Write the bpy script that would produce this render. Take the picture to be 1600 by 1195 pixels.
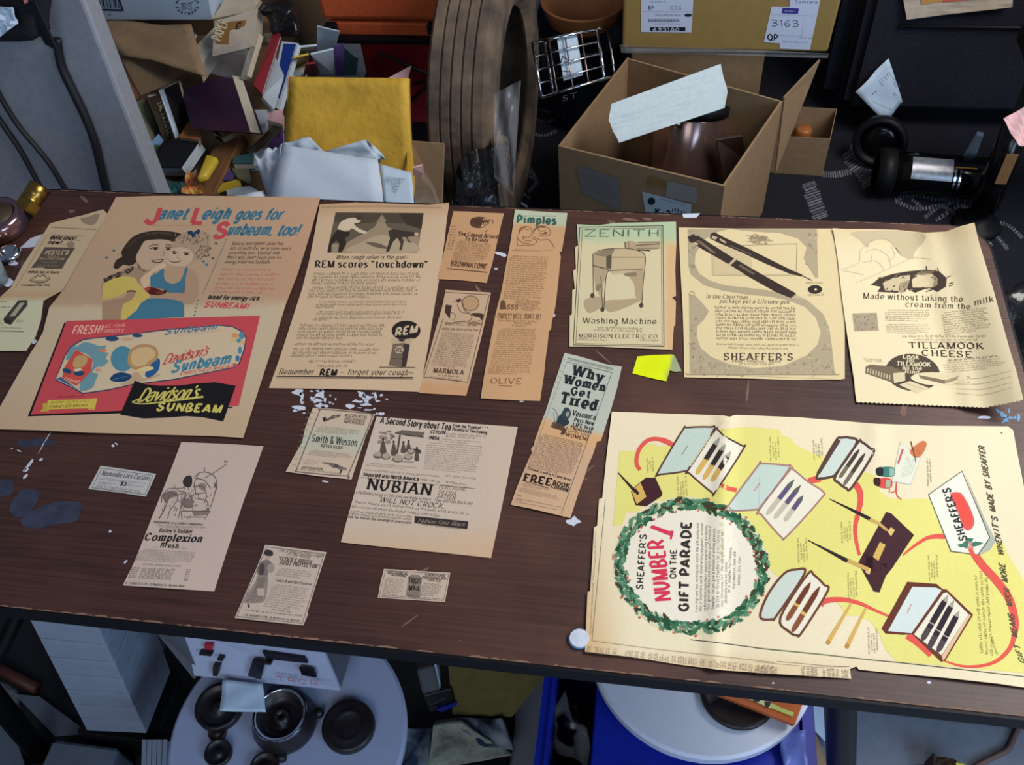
import bpy, bmesh, math, random
from mathutils import Vector, Matrix
for o in list(bpy.data.objects):
    bpy.data.objects.remove(o)
SC = bpy.context.scene
COL = SC.collection
RND = random.Random(7)

# ------------------------------------------------------------------ camera
ZT = 0.74                                   # table top height
CAM = Vector((0.0, 0.0, ZT + 0.785))
FPX = 1451.6
PITCH, ROLL, YAW = math.radians(50.316), math.radians(-5.867), math.radians(12.456)
cp, sp = math.cos(PITCH), math.sin(PITCH)
_f = Vector((0, cp, -sp)); _r = Vector((1, 0, 0)); _u = _r.cross(_f)
_r2 = _r * math.cos(ROLL) + _u * math.sin(ROLL)
_u2 = _u * math.cos(ROLL) - _r * math.sin(ROLL)
_rz = Matrix.Rotation(YAW, 3, 'Z')
FW, RT, UP = _rz @ _f, _rz @ _r2, _rz @ _u2
cam_d = bpy.data.cameras.new('camera')
cam_d.sensor_width = 36.0
cam_d.lens = FPX / 1600 * 36.0
cam_d.clip_start = 0.05
cam = bpy.data.objects.new('camera', cam_d)
M = Matrix((RT, UP, -FW)).transposed().to_4x4()
M.translation = CAM
cam.matrix_world = M
COL.objects.link(cam)
SC.camera = cam

# ------------------------------------------------------------------ light
SC.view_settings.view_transform = 'Standard'
SC.view_settings.look = 'None'
SC.view_settings.gamma = 1.0
SC.view_settings.use_curve_mapping = False
SC.view_settings.exposure = 0.0
wd = bpy.data.worlds.new('room_ambient'); SC.world = wd
wd.use_nodes = True
wd.node_tree.nodes['Background'].inputs[0].default_value = (0.42, 0.52, 0.72, 1)
wd.node_tree.nodes['Background'].inputs[1].default_value = 0.21
def area(name, loc, target, sx, sy, power, col):
    d = bpy.data.lights.new(name, 'AREA'); d.shape = 'RECTANGLE'; d.size = sx; d.size_y = sy
    d.energy = power; d.color = col
    o = bpy.data.objects.new(name, d); COL.objects.link(o)
    o.location = loc
    o.rotation_euler = (Vector(target) - Vector(loc)).to_track_quat('-Z', 'Y').to_euler()
    return o
area('window_daylight', (1.25, 1.15, 2.15), (0.15, 0.65, 0.7), 1.2, 1.0, 47, (1.0, 0.97, 0.935))
area('doorway_daylight', (-0.2, -1.7, 2.1), (0.0, 1.6, 0.4), 1.2, 1.5, 17, (0.82, 0.90, 1.0))  # unseen fill behind the camera, added to brighten the heap and left papers
area('low_window_daylight', (1.25, -0.75, 1.25), (0.0, 0.9, 0.3), 0.9, 1.0, 19, (0.46, 0.70, 1.0))

# ------------------------------------------------------------------ helpers
def ray(px, py):
    return FW * FPX + RT * (px - 800.0) - UP * (py - 597.5)
def P(px, py, z):                            # point at height z seen at that place of the photo
    d = ray(px, py)
    return CAM + d * ((z - CAM.z) / d.z)
def PY(px, py, y):                           # same at depth y
    d = ray(px, py)
    return CAM + d * ((y - CAM.y) / d.y)
def lin(c):
    return tuple(((v / 255.0) / 12.92 if v <= 10 else (((v / 255.0) + 0.055) / 1.055) ** 2.4) for v in c)
def mixc(a, b, t):
    t = max(0.0, min(1.0, t))
    return tuple(a[i] + (b[i] - a[i]) * t for i in range(3))
def sstep(a, b, x):
    t = max(0.0, min(1.0, (x - a) / (b - a)))
    return t * t * (3 - 2 * t)
def cr(pts, closed=False, n=6):              # Catmull-Rom
    out = []; m = len(pts)
    rng = range(m) if closed else range(m - 1)
    for i in rng:
        p1 = pts[i]; p2 = pts[(i + 1) % m]
        p0 = pts[i - 1] if (closed or i > 0) else p1
        p3 = pts[(i + 2) % m] if (closed or i + 2 < m) else p2
        for k in range(n):
            t = k / n
            out.append(tuple(0.5 * (2 * b + (c - a) * t + (2 * a - 5 * b + 4 * c - d) * t * t + (3 * b - a - 3 * c + d) * t ** 3)
                             for a, b, c, d in zip(p0, p1, p2, p3)))
    if not closed: out.append(tuple(pts[-1]))
    return out

MATS = {}
def mat(name, col=None, rough=0.6, metal=0.0, noise=0.0, scale=40.0, trans=0.0, attr=None, bump=0.0, stretch=None, col2=None, ior=1.45, spec=0.5, alpha=1.0, detail=4.0):
    if name in MATS: return MATS[name]
    m = bpy.data.materials.new(name); MATS[name] = m
    m.use_nodes = True
    nt = m.node_tree; b = nt.nodes['Principled BSDF']
    b.inputs['Roughness'].default_value = rough; b.inputs['Metallic'].default_value = metal
    b.inputs['IOR'].default_value = ior; b.inputs['Transmission Weight'].default_value = trans
    b.inputs['Specular IOR Level'].default_value = spec; b.inputs['Alpha'].default_value = alpha
    src = None
    if attr:
        a = nt.nodes.new('ShaderNodeAttribute'); a.attribute_name = attr; src = a.outputs['Color']
    elif col is not None:
        c = nt.nodes.new('ShaderNodeRGB'); c.outputs[0].default_value = (*lin(col), 1); src = c.outputs[0]
    if noise or bump or col2:
        tc = nt.nodes.new('ShaderNodeTexCoord'); mp = nt.nodes.new('ShaderNodeMapping')
        nt.links.new(tc.outputs['Object'], mp.inputs[0])
        if stretch: mp.inputs['Scale'].default_value = stretch
        nz = nt.nodes.new('ShaderNodeTexNoise'); nz.inputs['Scale'].default_value = scale; nz.inputs['Detail'].default_value = detail
        nt.links.new(mp.outputs[0], nz.inputs['Vector'])
        rp = nt.nodes.new('ShaderNodeValToRGB'); nt.links.new(nz.outputs[0], rp.inputs[0])
        rp.color_ramp.elements[0].position = 0.32; rp.color_ramp.elements[1].position = 0.68
        if col2:
            mx = nt.nodes.new('ShaderNodeMix'); mx.data_type = 'RGBA'
            nt.links.new(rp.outputs[0], mx.inputs[0])
            nt.links.new(src, mx.inputs[6]); mx.inputs[7].default_value = (*lin(col2), 1)
            src = mx.outputs[2]
        elif noise:
            rp.color_ramp.elements[0].color = (1 - noise,) * 3 + (1,); rp.color_ramp.elements[1].color = (1 + 0 * noise,) * 3 + (1,)
            mx = nt.nodes.new('ShaderNodeMix'); mx.data_type = 'RGBA'; mx.blend_type = 'MULTIPLY'; mx.inputs[0].default_value = 1
            nt.links.new(src, mx.inputs[6]); nt.links.new(rp.outputs[0], mx.inputs[7])
            src = mx.outputs[2]
        if bump:
            bp = nt.nodes.new('ShaderNodeBump'); bp.inputs['Strength'].default_value = bump; bp.inputs['Distance'].default_value = 0.01
            nt.links.new(nz.outputs[0], bp.inputs['Height']); nt.links.new(bp.outputs[0], b.inputs['Normal'])
    if src is not None: nt.links.new(src, b.inputs['Base Color'])
    return m

def link(name, me, m=None, parent=None):
    o = bpy.data.objects.new(name, me); COL.objects.link(o)
    if m is not None:
        for k in (m if isinstance(m, (list, tuple)) else [m]): me.materials.append(k)
    if parent is not None: o.parent = parent
    return o
def tag(o, label, cat, group=None, kind=None):
    o['label'] = label; o['category'] = cat
    if group: o['group'] = group
    if kind: o['kind'] = kind
    return o
def thing(name, loc, label, cat, group=None):
    o = bpy.data.objects.new(name, None); COL.objects.link(o)
    o.location = loc; o.empty_display_size = 0.05
    return tag(o, label, cat, group)

# ------------------------------------------------------------------ stroke lettering (x, y in base 36; baseline y=4, x-height b, capital e)
G = {}
def _g(s):
    for ln in s.strip().split('\n'):
        c, w, st = ln.split(' ', 2)
        L = []
        for k in st.split('|'):
            k = k.strip(); mode = 'p'
            if k[0] in '~@': mode = k[0]; k = k[1:]
            L.append((mode, [(int(t[0], 36), int(t[1], 36) - 4) for t in k.split()]))
        G[c] = (int(w), L)
_g("""A 8 04 4e|4e 84|17 77
B 7 14 1e|~1e 4e 6c 49 19|~19 49 76 44 14
C 8 ~7c 4e 1c 09 16 44 76
D 8 14 1e|~1e 4e 7c 89 76 44 14
E 7 14 1e|1e 7e|19 59|14 74
F 6 14 1e|1e 6e|19 59
G 8 ~7c 4e 1c 09 16 44 75|75 79|79 59
H 8 14 1e|74 7e|19 79
I 2 14 1e
J 6 ~5e 5b 57 44 24 06
K 8 14 1e|7e 18|3a 84
L 6 14 1e|14 64
M 10 14 1e|1e 54|54 9e|9e 94
N 8 14 1e|1e 84|84 8e
O 8 @4e 1c 09 16 44 76 89 7c
P 7 14 1e|~1e 4e 7b 48 18
Q 8 @4e 1c 09 16 44 76 89 7c|57 83
R 8 14 1e|~1e 4e 7b 48 18|48 84
S 7 ~6c 4e 1d 1a 58 66 44 14 06
T 8 44 4e|0e 8e
U 8 ~1e 18 26 44 66 78 7e
V 8 0e 44|44 8e
W 12 0e 34|34 6e|6e 94|94 ce
X 8 0e 84|04 8e
Y 8 0e 49|49 8e|49 44
Z 7 0e 7e|7e 04|04 74
a 6 ~0a 3b 5a 57 54|~58 28 06 24 55
b 6 14 1e|~19 3b 5a 67 55 34 16
c 6 ~5a 3b 1a 07 15 34 55
d 6 54 5e|~59 3b 1a 07 15 34 56
e 6 07 67|~67 5a 3b 1a 07 15 34 55
f 4 ~4e 2d 2a 24|0b 4b
g 6 ~5b 56 52 30 12|~59 3b 1a 07 15 34 56
h 6 14 1e|~19 3b 5a 57 54
i 2 14 1b|1d 1e
j 3 ~2b 26 22 10 01|2d 2e
k 6 14 1e|5b 17|38 64
l 2 14 1e
m 10 14 1b|~19 3b 5a 57 54|~59 7b 9a 97 94
n 6 14 1b|~19 3b 5a 57 54
o 6 @3b 1a 07 15 34 55 67 5a
p 6 10 1b|~19 3b 5a 67 55 34 16
q 6 50 5b|~59 3b 1a 07 15 34 56
r 4 14 1b|~19 3b 4b
s 5 ~4a 2b 0a 28 47 45 24 05
t 4 ~2d 2a 26 34 45|0b 4b
u 6 ~1b 18 26 34 56|54 5b
v 6 0b 34|34 6b
w 8 0b 24|24 4b|4b 64|64 8b
x 5 0b 54|04 5b
y 6 0b 34|6b 20
z 5 0b 5b|5b 04|04 54
0 6 @3e 1c 09 16 34 56 69 5c
1 3 24 2e|2e 0c
2 6 ~0c 3e 5d 5a 27 04|04 64
3 6 ~0d 3e 5c 39 19|~19 49 67 34 05
4 6 44 4e|4e 07|07 67
5 6 5e 1e|1e 19|~19 3a 58 56 34 05
6 6 ~5e 2c 08 15 34 56 57 39 17
7 6 0e 6e|6e 24
8 6 @3e 1c 39 5c|@39 06 34 66
9 6 ~14 46 6a 5d 3e 1d 1b 39 5b
. 2 14 15
, 2 15 03
! 2 17 1e|14 15
' 2 1e 1c
" 3 0e 0c|2e 2c
- 4 08 38
_ 9 08 88
& 8 ~84 1c 3e 5c 18 25 44 78
: 2 14 15|19 1a
? 6 ~0c 3e 5c 39 37|34 35
/ 5 04 5e
$ 7 ~6c 4e 1d 1a 58 66 44 14 06|33 3f
* 4 2a 2e|0b 4d|4b 0d
> 6 0d 69|69 05""")
STY = {  # thick, thin, serif length, slant, letter gap
 'sans': (1.1, 1.0, 0, 0, 2.0), 'bold': (2.2, 2.0, 0, 0, 2.6), 'heavy': (3.0, 2.5, 0, 0, 3.2),
 'serif': (1.5, 0.55, 2.6, 0, 2.6), 'sbold': (2.3, 0.9, 3.4, 0, 3.2), 'slab': (2.9, 1.6, 4.2, 0, 4.0),
 'ital': (1.3, 0.6, 2.0, 0.22, 2.4), 'ibold': (2.6, 2.0, 0, 0.18, 2.6), 'script': (1.7, 0.7, 0, 0.42, 0.6), 'scriptb': (1.9, 1.0, 0, 0.34, 1.2),
 'thin': (0.8, 0.7, 0, 0, 2.2), 'brush': (2.4, 1.7, 0, 0.12, 2.4)}
def strip(pts, wf, closed=False):            # quads of a polyline with width wf(direction)
    out = []; n = len(pts)
    if n < 2: return out
    segs = []
    for i in range(n if closed else n - 1):
        a, b = pts[i], pts[(i + 1) % n]
        dx, dy = b[0] - a[0], b[1] - a[1]; l = math.hypot(dx, dy)
        segs.append((dx / l, dy / l) if l > 1e-9 else None)
    last = next((s for s in segs if s), None)
    if last is None: return out
    for i, s in enumerate(segs):
        if s is None: segs[i] = last
        last = segs[i]
    off = []
    for i in range(n):
        s1 = segs[i - 1] if (i > 0 or closed) else segs[0]
        s2 = segs[i] if i < len(segs) else segs[-1]
        tx, ty = s1[0] + s2[0], s1[1] + s2[1]; l = math.hypot(tx, ty)
        if l < 1e-6: tx, ty = s2
        else: tx, ty = tx / l, ty / l
        w = wf(i / max(1, n - 1), (tx, ty)) * 0.5
        k = 1.0 / max(0.6, abs(tx * s2[0] + ty * s2[1]))
        off.append((-ty * w * k, tx * w * k))
    for i in range(n if closed else n - 1):
        j = (i + 1) % n; a, b = pts[i], pts[j]
        out.append([(a[0] + off[i][0], a[1] + off[i][1]), (b[0] + off[j][0], b[1] + off[j][1]),
                    (b[0] - off[j][0], b[1] - off[j][1]), (a[0] - off[i][0], a[1] - off[i][1])])
    return out
def lettering(s, A, B, h, up, style):        # quads in the plane of A, B, up
    tk, tn, sl, slant, gap = STY[style]
    tot = 0.0
    for c in s: tot += (4.5 if c == ' ' else G.get(c, (5, []))[0] + gap)
    tot -= gap
    ax = (B[0] - A[0], B[1] - A[1]); W = math.hypot(*ax)
    ax = (ax[0] / W, ax[1] / W)
    ul = math.hypot(*up); uy = (up[0] / ul, up[1] / ul)
    sx, sy = W / max(1.0, tot), h / 10.0
    pen = (math.cos(0.2), math.sin(0.2))
    sc = min(sx * 1.25, sy)
    def wf(t, d):
        return (tn + (tk - tn) * abs(d[0] * pen[1] - d[1] * pen[0])) * sc
    x0 = 0.0; quads = []
    small = h < 7
    for c in s:
        if c == ' ': x0 += 4.5; continue
        w, L = G.get(c, (5, []))
        for mode, pts in L:
            q = pts
            if mode == '~': q = cr(pts, False, 2 if small else 4)
            elif mode == '@': q = cr(pts, True, 2 if small else 4)
            q = [((x0 + x) * sx + slant * y * sy, y * sy) for x, y in q]
            quads += strip(q, wf, mode == '@')
            if sl and mode != '@':
                for (e, n_) in ((pts[0], pts[1]), (pts[-1], pts[-2])):
                    dx, dy = abs(e[0] - n_[0]) * sx, abs(e[1] - n_[1]) * sy
                    X, Y = (x0 + e[0]) * sx + slant * e[1] * sy, e[1] * sy
                    if dy > dx and e[1] in (0, 10, 7, -4, -3) and abs(e[1] - n_[1]) > 1:
                        t = tn * sc * 0.9; yy = Y - t * 0.5 if e[1] > 0 else Y + t * 0.5
                        quads += strip([(X - sl * sc * 0.5, yy), (X + sl * sc * 0.5, yy)], lambda a, b: t)
                    elif dx > dy and mode == 'p' and dx > 2 * sc and e[1] in (0, 10):
                        t = tn * sc; yy = Y + (-1 if e[1] > 0 else 1) * sl * sc * 0.5
                        quads += strip([(X, Y), (X, yy)], lambda a, b: t)
        x0 += w + gap
    return [[(A[0] + ax[0] * x + uy[0] * y, A[1] + ax[1] * x + uy[1] * y) for x, y in q] for q in quads]

# ------------------------------------------------------------------ printed sheets lying on a surface
class Crop:                                   # coordinates of an enlarged view of the photograph
    def __init__(s, x0, y0, x1, y1): s.x0, s.y0, s.k = x0, y0, min(1600 / (x1 - x0), 1195 / (y1 - y0))
    def __call__(s, p): return (s.x0 + p[0] / s.k, s.y0 + p[1] / s.k)
ID = type('I', (), {'k': 1.0, '__call__': lambda s, p: p})()
INK = (62, 52, 46); INKG = (130, 110, 90); INKL = (128, 110, 90)
def pts_(s):                                  # "x,y x,y" -> list
    return [tuple(float(v) for v in t.split(',')) for t in s.split()]
class Sheet:
    def __init__(s, name, label, cat, outline, col, up=(0.3, -1), h=None, base=0.0004, group=None, place=None, cell=11.0, matn='newsprint', cr_=None):
        s.name, s.label, s.cat, s.group = name, label, cat, group
        s.h = h or (lambda x, y: 0.0); s.base = base; s.up = up; s.cell = cell; s.matn = matn
        def hb(x, y):
            c = s.cell; i, j = math.floor(x / c), math.floor(y / c); u, v = x / c - i, y / c - j
            g = lambda a, b: s.h((i + a) * c, (j + b) * c)
            return (g(0, 0) * (1 - u) + g(1, 0) * u) * (1 - v) + (g(0, 1) * (1 - u) + g(1, 1) * u) * v
        if h is None: hb = lambda x, y: 0.0
        s.given = place is not None
        s.place = place or (lambda x, y, dz: P(x, y, ZT + s.base + hb(x, y) + dz))
        s.parts = {'sheet': []}; s.cur = 'sheet'; s.c = cr_ or ID; s.colf = None
        if isinstance(outline, str): outline = [s.c(p) for p in pts_(outline)]
        s.outline = outline
        s.add(outline, col, 0)
    def part(s, n): s.cur = n; s.parts.setdefault(n, []); return s
    def add(s, poly, col, L): s.parts[s.cur].append((poly, col, L))
    def poly(s, p, col, L=1, smooth=False, n=4):
        if isinstance(p, str): p = pts_(p)
        q = [s.c(t) for t in p]
        s.add(cr(q, True, n) if smooth else q, col, L)
    def ell(s, c, rx, ry, col, L=1, n=24, tilt=0.0):
        ct, st = math.cos(tilt), math.sin(tilt)
        s.add([s.c((c[0] + rx * math.cos(2 * math.pi * i / n) * ct - ry * math.sin(2 * math.pi * i / n) * st,
                    c[1] + rx * math.cos(2 * math.pi * i / n) * st + ry * math.sin(2 * math.pi * i / n) * ct)) for i in range(n)], col, L)
    def line(s, p, w, col, L=2, smooth=False, closed=False, taper=None):
        if isinstance(p, str): p = pts_(p)
        q = [s.c(t) for t in p]
        if smooth: q = cr(q, closed, 5)
        w = w / s.c.k
        f = (lambda t, d: w) if taper is None else (lambda t, d: w * taper(t))
        for k in strip(q, f, closed): s.add(k, col, L)
    def text(s, t, A, B, h, style='sans', col=INK, L=3, up=None):
        if s.cur.startswith('headline'):
            s.cur = 'headline#%d' % len(s.parts); s.parts.setdefault(s.cur, [])
        for k in lettering(t, s.c(A), s.c(B), h / s.c.k, up or s.up, style): s.add(k, col, L)
    def micro(s, A, B, h, col=INKG, L=2, up=None, fill=1.0, rnd=RND):      # a line of print too small to read
        a, b = s.c(A), s.c(B); h = h / s.c.k
        W = math.hypot(b[0] - a[0], b[1] - a[1]) * fill
        ax = ((b[0] - a[0]) / W * fill, (b[1] - a[1]) / W * fill)
        u = up or s.up; ul = math.hypot(*u); u = (u[0] / ul, u[1] / ul)
        x = 0.0; adv = h * 0.6
        while x < W - adv:
            n = rnd.randint(2, 8)
            for _ in range(n):
                if x > W - adv * 0.7: break
                hh = h * (0.66 if rnd.random() < 0.7 else 1.0); y0 = 0.0
                if rnd.random() < 0.06: y0 = -h * 0.22
                wd_ = adv * 0.26
                for (xa, xb, ya, yb) in ((0.0, wd_, y0, hh),) + (((wd_, adv * 0.8, 0.0, h * 0.13),) if rnd.random() < 0.5 else ((wd_, adv * 0.8, h * 0.54, h * 0.66),)):
                    s.add([(a[0] + ax[0] * (x + p) + u[0] * q, a[1] + ax[1] * (x + p) + u[1] * q) for p, q in ((xa, ya), (xb, ya), (xb, yb), (xa, yb))], col, L)
                x += adv * rnd.uniform(0.85, 1.15)
            x += adv * 0.8
    def block(s, TL, TR, BR, BL, n, col=INKG, hf=0.62, ragged=0.12, indent=True, L=2, up=None):
        for i in range(n):
            t = (i + 0.8) / n
            a = (TL[0] + (BL[0] - TL[0]) * t, TL[1] + (BL[1] - TL[1]) * t)
            b = (TR[0] + (BR[0] - TR[0]) * t, TR[1] + (BR[1] - TR[1]) * t)
            pitch = math.hypot(BL[0] - TL[0], BL[1] - TL[1]) / n
            f = 1.0 - RND.random() * ragged
            if i == n - 1: f *= 0.7
            if i == 0 and indent: a = (a[0] + (b[0] - a[0]) * 0.06, a[1] + (b[1] - a[1]) * 0.06)
            s.micro(a, b, pitch * hf, col, L, up, f)
    def dots(s, a, b, n, r, col, L=2):
        for i in range(n):
            t = i / max(1, n - 1); c = (a[0] + (b[0] - a[0]) * t, a[1] + (b[1] - a[1]) * t)
            s.poly([(c[0] - r, c[1]), (c[0], c[1] + r), (c[0] + r, c[1]), (c[0], c[1] - r)], col, L)
    def build(s, parent=None):
        if parent:
            if parent.type == 'EMPTY' and parent.children: parent = parent.children[0]
            s.parts = {s.name: [f for q in s.parts.values() for f in q]}
        cx = sum(p[0] for p in s.outline) / len(s.outline); cy = sum(p[1] for p in s.outline) / len(s.outline)
        root = parent or thing(s.name, s.place(cx, cy, 0.0), s.label, s.cat, s.group)
        R0 = root.location.copy()
        if parent and parent.parent: R0 = R0 + parent.parent.location
        if parent and parent.rotation_euler.x + parent.rotation_euler.y + parent.rotation_euler.z: raise ValueError('rotated parent')
        for pn, faces in s.parts.items():
            if not faces: continue
            V, F, Cc = [], [], []
            big = []
            for poly, col, L in faces:
                xs = [p[0] for p in poly]; ys = [p[1] for p in poly]
                if max(xs) - min(xs) > s.cell * 1.3 or max(ys) - min(ys) > s.cell * 1.3 or len(poly) > 8: big.append((poly, col, L))
                else:
                    i0 = len(V); V += [(p[0], p[1], L) for p in poly]; F.append(tuple(range(i0, i0 + len(poly)))); Cc.append(col)
            for poly, col, L in big:
                bm = bmesh.new()
                clean = [p for i, p in enumerate(poly) if math.hypot(p[0] - poly[i - 1][0], p[1] - poly[i - 1][1]) > 1e-4]
                try: f = bm.faces.new([bm.verts.new((p[0], p[1], 0)) for p in clean])
                except ValueError: bm.free(); continue
                f.normal_update()
                bmesh.ops.triangulate(bm, faces=[f], ngon_method='EAR_CLIP')
                if L == 0 or max(p[0] for p in clean) - min(p[0] for p in clean) > s.cell * 1.3 or max(p[1] for p in clean) - min(p[1] for p in clean) > s.cell * 1.3:
                    for ax in (0, 1):
                        lo, hi = min(p[ax] for p in clean), max(p[ax] for p in clean)
                        k = math.floor(lo / s.cell) + 1
                        while k * s.cell < hi:
                            co = [0, 0, 0]; no = [0, 0, 0]; co[ax] = k * s.cell; no[ax] = 1
                            bmesh.ops.bisect_plane(bm, geom=bm.faces[:] + bm.edges[:] + bm.verts[:], plane_co=co, plane_no=no, dist=1e-4)
                            k += 1
                bm.verts.index_update()
                i0 = len(V); V += [(v.co.x, v.co.y, L) for v in bm.verts]
                for f in bm.faces: F.append(tuple(i0 + v.index for v in f.verts)); Cc.append(col)
                bm.free()
            W = [s.place(x, y, 0.0001 * (L > 0) + 0.00004 * L) - R0 for x, y, L in V]
            pn = pn.split('#')[0]
            me = bpy.data.meshes.new(pn); me.from_pydata(W, [], F)
            at = me.color_attributes.new('tint', 'FLOAT_COLOR', 'CORNER')
            buf = []
            for f, col in zip(F, Cc):
                for vi in f:
                    c = col
                    if s.colf and V[vi][2] == 0: c = s.colf(V[vi][0], V[vi][1])
                    elif callable(col): c = col(V[vi][0], V[vi][1])
                    buf += [*lin(c), 1.0]
            at.data.foreach_set('color', buf)
            me.validate(); me.update()
            bm = bmesh.new(); bm.from_mesh(me)
            for f in bm.faces:
                if f.normal.dot(CAM - R0 - f.calc_center_median()) < 0: f.normal_flip()
                f.smooth = True
            if not parent and pn == 'sheet': bmesh.ops.remove_doubles(bm, verts=[v for v in bm.verts], dist=1e-6)
            bm.to_mesh(me); bm.free()
            link(pn, me, MATS[s.matn], root)
        return root
mat('newsprint', attr='tint', rough=0.85, noise=0.10, scale=900.0, spec=0.15)
mat('glossy_print', attr='tint', rough=0.4, noise=0.04, scale=300.0, spec=0.4)
# ------------------------------------------------------------------ room floor
def poly_mesh(name, V, F, m, parent=None, smooth=False):
    me = bpy.data.meshes.new(name); me.from_pydata([tuple(v) for v in V], [], F); me.validate(); me.update()
    bm = bmesh.new(); bm.from_mesh(me); bmesh.ops.recalc_face_normals(bm, faces=bm.faces)
    for f in bm.faces: f.smooth = smooth
    bm.to_mesh(me); bm.free()
    return link(name, me, m, parent)
mat('grey_floor', (128, 134, 146), rough=0.7, noise=0.12, scale=60)
mat('dark_wall', (60, 50, 46), rough=0.9)
fl = poly_mesh('floor', [(-3.2, -1.2, 0), (2.6, -1.2, 0), (2.6, 3.6, 0), (-3.2, 3.6, 0), (-3.2, -1.2, -0.1), (2.6, -1.2, -0.1), (2.6, 3.6, -0.1), (-3.2, 3.6, -0.1)],
               [(0, 1, 2, 3), (4, 7, 6, 5), (0, 4, 5, 1), (1, 5, 6, 2), (2, 6, 7, 3), (3, 7, 4, 0)], MATS['grey_floor'])
fl['kind'] = 'structure'
mat('black_mat', (30, 32, 36), rough=0.9, noise=0.3, scale=60)
wb = poly_mesh('wall_back', [(-3.2, 3.6, 0), (2.6, 3.6, 0), (2.6, 3.7, 0), (-3.2, 3.7, 0), (-3.2, 3.6, 2.6), (2.6, 3.6, 2.6), (2.6, 3.7, 2.6), (-3.2, 3.7, 2.6)],
               [(0, 1, 2, 3), (4, 7, 6, 5), (0, 4, 5, 1), (1, 5, 6, 2), (2, 6, 7, 3), (3, 7, 4, 0)], MATS['dark_wall'])
wb['kind'] = 'structure'

# ------------------------------------------------------------------ table
TX0, TX1, TY0, TY1 = -0.868, 0.402, 0.318, 0.930
def wood_mat():
    m = bpy.data.materials.new('walnut_laminate'); MATS['walnut_laminate'] = m; m.use_nodes = True
    nt = m.node_tree; b = nt.nodes['Principled BSDF']
    tc = nt.nodes.new('ShaderNodeTexCoord')
    mp = nt.nodes.new('ShaderNodeMapping'); mp.inputs['Scale'].default_value = (2.6, 120, 1)
    nt.links.new(tc.outputs['Object'], mp.inputs[0])
    n1 = nt.nodes.new('ShaderNodeTexNoise'); n1.inputs['Scale'].default_value = 3.0; n1.inputs['Detail'].default_value = 9; n1.inputs['Distortion'].default_value = 0.4
    nt.links.new(mp.outputs[0], n1.inputs['Vector'])
    r1 = nt.nodes.new('ShaderNodeValToRGB'); e = r1.color_ramp.elements
    e[0].position = 0.3; e[0].color = (*lin((50, 31, 28)), 1); e[1].position = 0.72; e[1].color = (*lin((76, 48, 41)), 1)
    nt.links.new(n1.outputs[0], r1.inputs[0])
    n2 = nt.nodes.new('ShaderNodeTexNoise'); n2.inputs['Scale'].default_value = 9; n2.inputs['Detail'].default_value = 5
    nt.links.new(tc.outputs['Object'], n2.inputs['Vector'])
    r2 = nt.nodes.new('ShaderNodeValToRGB'); e = r2.color_ramp.elements
    e[0].position = 0.56; e[0].color = (0, 0, 0, 1); e[1].position = 0.78; e[1].color = (0.5, 0.5, 0.5, 1)
    nt.links.new(n2.outputs[0], r2.inputs[0])
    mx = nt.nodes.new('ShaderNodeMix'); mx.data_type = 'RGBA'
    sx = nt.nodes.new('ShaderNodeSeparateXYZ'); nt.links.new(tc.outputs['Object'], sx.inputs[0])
    mr = nt.nodes.new('ShaderNodeMapRange'); mr.inputs[1].default_value = -0.05; mr.inputs[2].default_value = 0.55; mr.inputs[3].default_value = 0.25; mr.inputs[4].default_value = 1.0  # wear grows to the right, partly painting in the sheen there
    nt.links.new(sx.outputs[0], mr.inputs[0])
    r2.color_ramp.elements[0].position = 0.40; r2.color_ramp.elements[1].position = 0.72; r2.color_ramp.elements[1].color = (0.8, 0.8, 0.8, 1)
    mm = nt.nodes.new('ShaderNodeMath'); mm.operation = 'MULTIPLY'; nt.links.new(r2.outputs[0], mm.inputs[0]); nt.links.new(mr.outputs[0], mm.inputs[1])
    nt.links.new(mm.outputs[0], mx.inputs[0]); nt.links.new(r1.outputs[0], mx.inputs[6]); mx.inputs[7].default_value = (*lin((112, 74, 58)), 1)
    nt.links.new(mx.outputs[2], b.inputs['Base Color'])
    b.inputs['Roughness'].default_value = 0.45; b.inputs['Specular IOR Level'].default_value = 0.4
    bp = nt.nodes.new('ShaderNodeBump'); bp.inputs['Strength'].default_value = 0.12; bp.inputs['Distance'].default_value = 0.002
    nt.links.new(n1.outputs[0], bp.inputs['Height']); nt.links.new(bp.outputs[0], b.inputs['Normal'])
    return m
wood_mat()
mat('black_edge', (18, 18, 22), rough=0.5, spec=0.2)
mat('black_steel', (16, 15, 17), rough=0.5, spec=0.22)
mat('worn_edge', (142, 108, 88), rough=0.8, noise=0.4, scale=150)
mat('paint_white', (204, 208, 222), rough=0.8, noise=0.15, scale=200)
mat('paint_blue', (92, 146, 190), rough=0.5, noise=0.2, scale=120)
mat('paint_haze', (58, 62, 82), rough=0.5, noise=0.35, scale=70)
mat('scuff', (128, 98, 84), rough=0.8, noise=0.3, scale=90)
def outline_round(x0, x1, y0, y1, r, n=7):
    o = []
    for cx, cy, a0 in ((x1 - r, y1 - r, 0), (x0 + r, y1 - r, 90), (x0 + r, y0 + r, 180), (x1 - r, y0 + r, 270)):
        for i in range(n + 1):
            a = math.radians(a0 + 90 * i / n); o.append((cx + r * math.cos(a), cy + r * math.sin(a)))
    return o
tb = thing('folding_table', ((TX0 + TX1) / 2, (TY0 + TY1) / 2, 0), 'dark brown wood grain folding table with black edge covered in clippings', 'table')
tc_ = Vector(tb.location)
def prism(outl, z0, z1):
    n = len(outl)
    return [(x, y, z0) for x, y in outl] + [(x, y, z1) for x, y in outl], [tuple(range(n - 1, -1, -1)), tuple(range(n, 2 * n))] + [(i, (i + 1) % n, n + (i + 1) % n, n + i) for i in range(n)]
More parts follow.
